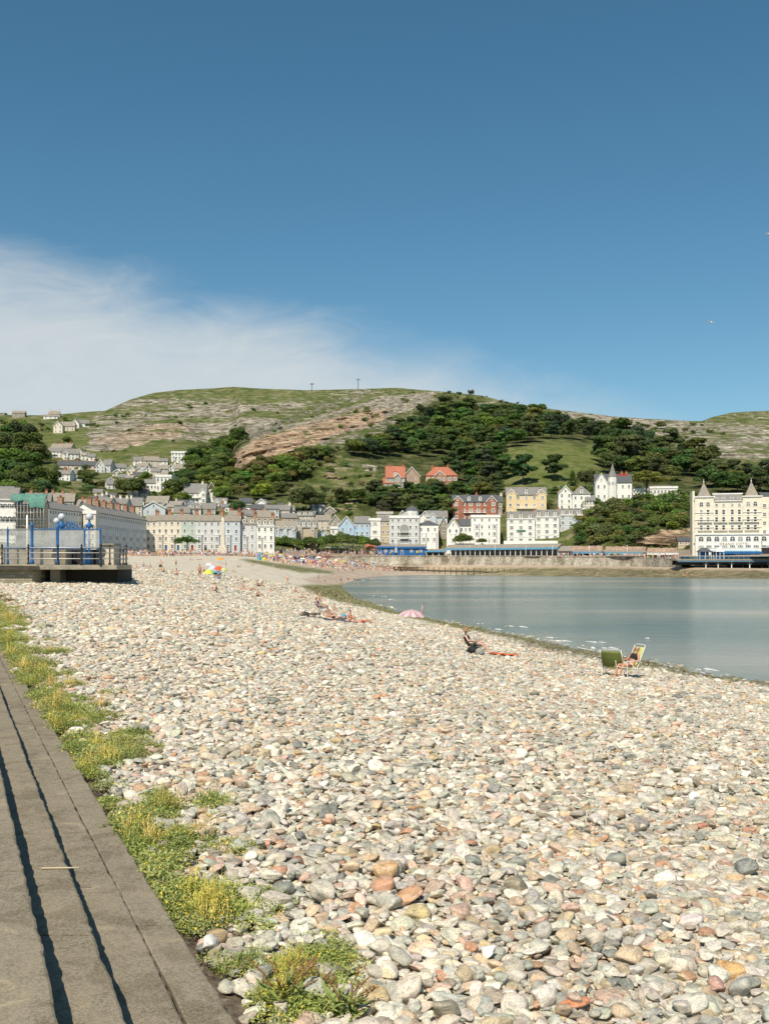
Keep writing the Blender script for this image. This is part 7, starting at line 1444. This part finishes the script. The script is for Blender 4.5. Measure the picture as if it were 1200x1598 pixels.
parasol(326, 897, 8, 9, [(.62, .66, .08), (.55, .6, .1)], 'yellow-green dome tent in the cluster of parasols', (0, 0), flat=.95)
parasol(341, 893, 7, 10, [(.68, .16, .05), (.6, .08, .05)], 'orange-red parasol in the middle of the cluster', (20, 10), flat=.7)
parasol(333, 892, 7, 10, [(.35, .5, .72), (.6, .65, .7)], 'pale blue parasol between the green tent and the orange parasol', (15, -5), flat=.7)
parasol(339, 899, 7, 9, [(.03, .35, .42), (.05, .25, .4)], 'teal parasol in front of the orange one', (-12, 5), flat=.8)
parasol(349, 894, 5, 9, [(.7, .6, .12), (.2, .45, .15), (.65, .6, .5)], 'yellow and green striped parasol at the right of the cluster', (25, 20), flat=.8)
parasol(327, 886, 6, 8, [(.7, .55, .58)], 'pale pink parasol at the back of the cluster', (10, 0), flat=.6)
parasol(344, 879, 6, 9, [(.72, .3, .05)], 'single orange parasol high on the beach behind the cluster', (10, 0), flat=.45)
towel(313, 911, 1.6, .8, (.72, .72, .68), 'white towel spread below the parasol cluster')
# small bathers and paddlers along the far shallows
GB = 'people wading along the far side of the bay'
for i in range(64):
    x = rnd.choice([rnd.uniform(522, 600), rnd.uniform(560, 700), rnd.uniform(590, 640)]); yb3 = np.interp(x, [500, 540, 590, 625, 700], [892, 896, 896.5, 895, 896]); y = yb3+rnd.uniform(-4, 1.5)
    D_ = min(EYE*F/(max(y, 890)-HY)*1.0, 436); q = P(x, y, D_) if y > 893 else bp(x, y, 60); q.z = max(-.3, min(q.z, 1.6)); c1, c2 = rnd.choice([None, W_, K_, BLU, REDC, PNK, ORG, GRY]), rnd.choice([K_, NV, REDC, BLU, W_])
    person(q, rnd.choice(['stand', 'walk', 'stand', 'bend']), rnd.uniform(0, 6.28), 'small bather wading or standing at the far edge of the water', top=c1, shorts=c2, sc=rnd.uniform(.85, 1.1), group=GB)
for x, y, kd, lab in [(848, 896, 'stand', 'pale bather on the groyne left of the middle of the wall'), (794, 897, 'walk', 'bather crossing the weed farther left along the groyne'), (929, 901, 'bend', 'pair of bathers at the water edge, bending one'), (932, 900, 'stand', 'standing bather beside the bending one at the water edge'), (1066, 899, 'sit', 'sunbather on the rocks below the pier, leftmost'), (1071, 900, 'stand', 'person standing on the rocks below the pier'), (1079, 899, 'hug', 'sunbather hugging the knees on the rocks below the pier'), (1087, 900, 'sit', 'sunbather on the rocks below the pier, rightmost'), (714, 898, 'bend', 'swimmer beyond the groyne, left one'), (757, 898, 'bend', 'swimmer beyond the groyne, middle one'), (762, 898.5, 'bend', 'swimmer beyond the groyne, right one')]:
    D_ = np.interp(x, [700, 850, 930, 1100], [425, 396, 350, 322]); q = P(x, y, D_); person(q, kd, rnd.uniform(0, 6), lab, brief=rnd.choice([K_, REDC, BLU]), sc=1.05)
# ---- the crowd: one mass nobody could count
CM, t, b = nt('crowd_clothes'); at = nd(t, 'ShaderNodeAttribute', attribute_name='cc'); t.links.new(at.outputs['Color'], b.inputs['Base Color']); b.inputs['Roughness'].default_value = .9
def ring(c, r_, z, sq=.6): return [(c[0]+r_*math.cos(a), c[1]+r_*sq*math.sin(a), z) for a in (0, 1.57, 3.14, 4.71)]
cv = []; cf = []; ccx = []
def blob(c, prof, cols3):
    o_ = len(cv); m_ = len(prof)
    for (r_, z), c_ in zip(prof, cols3): cv.extend(ring(c, r_, c[2]+z)); ccx.extend([c_]*4)
    for i in range(m_-1):
        for j in range(4): cf.append((o_+i*4+j, o_+i*4+(j+1) % 4, o_+(i+1)*4+(j+1) % 4, o_+(i+1)*4+j))
    cf.append((o_+(m_-1)*4, o_+(m_-1)*4+1, o_+(m_-1)*4+2, o_+(m_-1)*4+3))
CLS = [W_, W_, W_, K_, NV, BLU, REDC, PNK, ORG, GRY, TEAL, YEL, (.6, .4, .3), (.62, .45, .34), (.55, .35, .25), (.4, .5, .6)]
def member(q, sit):
    sk = rnd.choice(SK)[:3]; c1 = rnd.choice(CLS); c2 = rnd.choice([K_, NV, sk, GRY, BLU, W_, sk]); hc = rnd.choice(HC)[:3]
    if sit: blob(q, [(.35, 0), (.34, .15), (.2, .22), (.22, .5), (.07, .58), (.1, .62), (.1, .78), (.04, .84)], [sk, sk, c1, c1, sk, sk, hc, hc])
    else: blob(q, [(.12, -.1), (.17, .5), (.2, .88), (.19, .95), (.23, 1.35), (.08, 1.46), (.10, 1.5), (.11, 1.65), (.04, 1.73)], [sk, sk, c2, c1, c1, sk, sk, hc, hc])
for i in range(620):
    x = rnd.uniform(195, 610); y = rnd.uniform(863.5, 869) if x < 420 else rnd.uniform(860, 868); D_ = float(Dh0(x, y)); q = P(x, y, D_-1); member(q, rnd.random() < .3)
for i in range(980):
    x = 400+220*rnd.random()**1.1; yt = np.interp(x, [400, 480, 540, 620], [868.5, 871, 878, 881]); yl = np.interp(x, [400, 440, 480, 520, 620], [872, 879, 884, 889, 891]); y = yt+(yl-yt)*rnd.random()**1.4; member(bp(x, y, 60), rnd.random() < .65)
for i in range(150): x = rnd.uniform(870, 1060); y = np.interp(x, WTX := [q[0] for q in WT], [q[1] for q in WT])+.6; D_ = float(np.interp(x, WTX, [q[2] for q in WT]))+rnd.uniform(.8, 4); member(P(x, y, D_), rnd.random() < .4)
for i in range(70):     # windbreaks, small tents and parasols in the mass
    x = rnd.uniform(400, 590); y = np.interp(x, [400, 590], [870, 882])+rnd.uniform(-1, 5); q = bp(x, y, 60); c1 = rnd.choice(CLS+[TEAL, BLU, YEL]); r_ = rnd.uniform(.6, 1.1)
    blob(q, [(.04, 0), (.04, 1.6), (r_, 1.6), (r_*.6, 1.9), (.04, 2.05)], [W_, W_, c1, c1, c1]) if rnd.random() < .5 else blob(q, [(r_, 0), (r_*.9, .6), (r_*.3, 1.1)], [c1, c1, c1])
me = npmesh('crowd', cv, cf, [CM], False); colattr(me, 'cc', np.array(ccx)); tag(OB('crowd', me), 'dense crowd of holidaymakers on the far sand and promenade', 'crowd', kind='stuff')
# market umbrellas on the far promenade
for k, (x, c_) in enumerate([(513, TRIM), (524, NET), (536, TRIM), (548, TRIM), (560, TRIM), (578, M('orange_awning', (.6, .2, .07)))]):
    q = P(x, 862, 441); e = EM('market_umbrella', q, label=['white market umbrella leftmost under the park trees', 'green market umbrella under the park trees', 'white market umbrella right of the green one', 'white market umbrella in the middle of the row under the trees', 'white market umbrella at the right of the row under the trees', 'orange awning umbrella beside the blue kiosk'][k], cat='umbrella')
    mb = MB(); mb.lathe((0, 0, 2.1), [(1.9, 0), (1.2, .5), (.1, .9)], c_, 8, False); OB('canopy', mb, e); mb = MB(); mb.tube([(0, 0, 0), (0, 0, 2.95)], .05, TRIM, 6); OB('pole', mb, e)
H(571, 598, 862, 853, 848, 'low brick red roofed kiosk left of the blue kiosks', D=446, wall=BRICK2, roof=REDTILE, rows=1, cols=3, nm='kiosk', cat='kiosk', dep=5)
# gulls
for x, y, D_, lab in [(1108, 503, 120, 'white gull gliding high in the blue sky above the right hill'), (1197, 365, 140, 'white gull at the right edge of the sky')]:
    mb = MB(); mb.lathe((0, 0, 0), [(.01, -.3), (.08, -.1), (.09, .05), (.05, .2), (.01, .3)], TRIM, 8); mb.v = [(a, c, q) for a, q, c in mb.v]; e = OB('gull', mb, None, P(x, y, D_), .6); tag(e, lab, 'bird')
    for s_ in (1, -1): mb = MB(); mb.add([(0, .1, .02), (s_*.35, .12, .14), (s_*.7, -.1, .08), (s_*.35, -.08, .12), (0, -.12, .02)], [(0, 1, 3, 4), (1, 2, 3)], TRIM); o = OB('wing', mb, e); o.modifiers.new('t', 'SOLIDIFY').thickness = .02
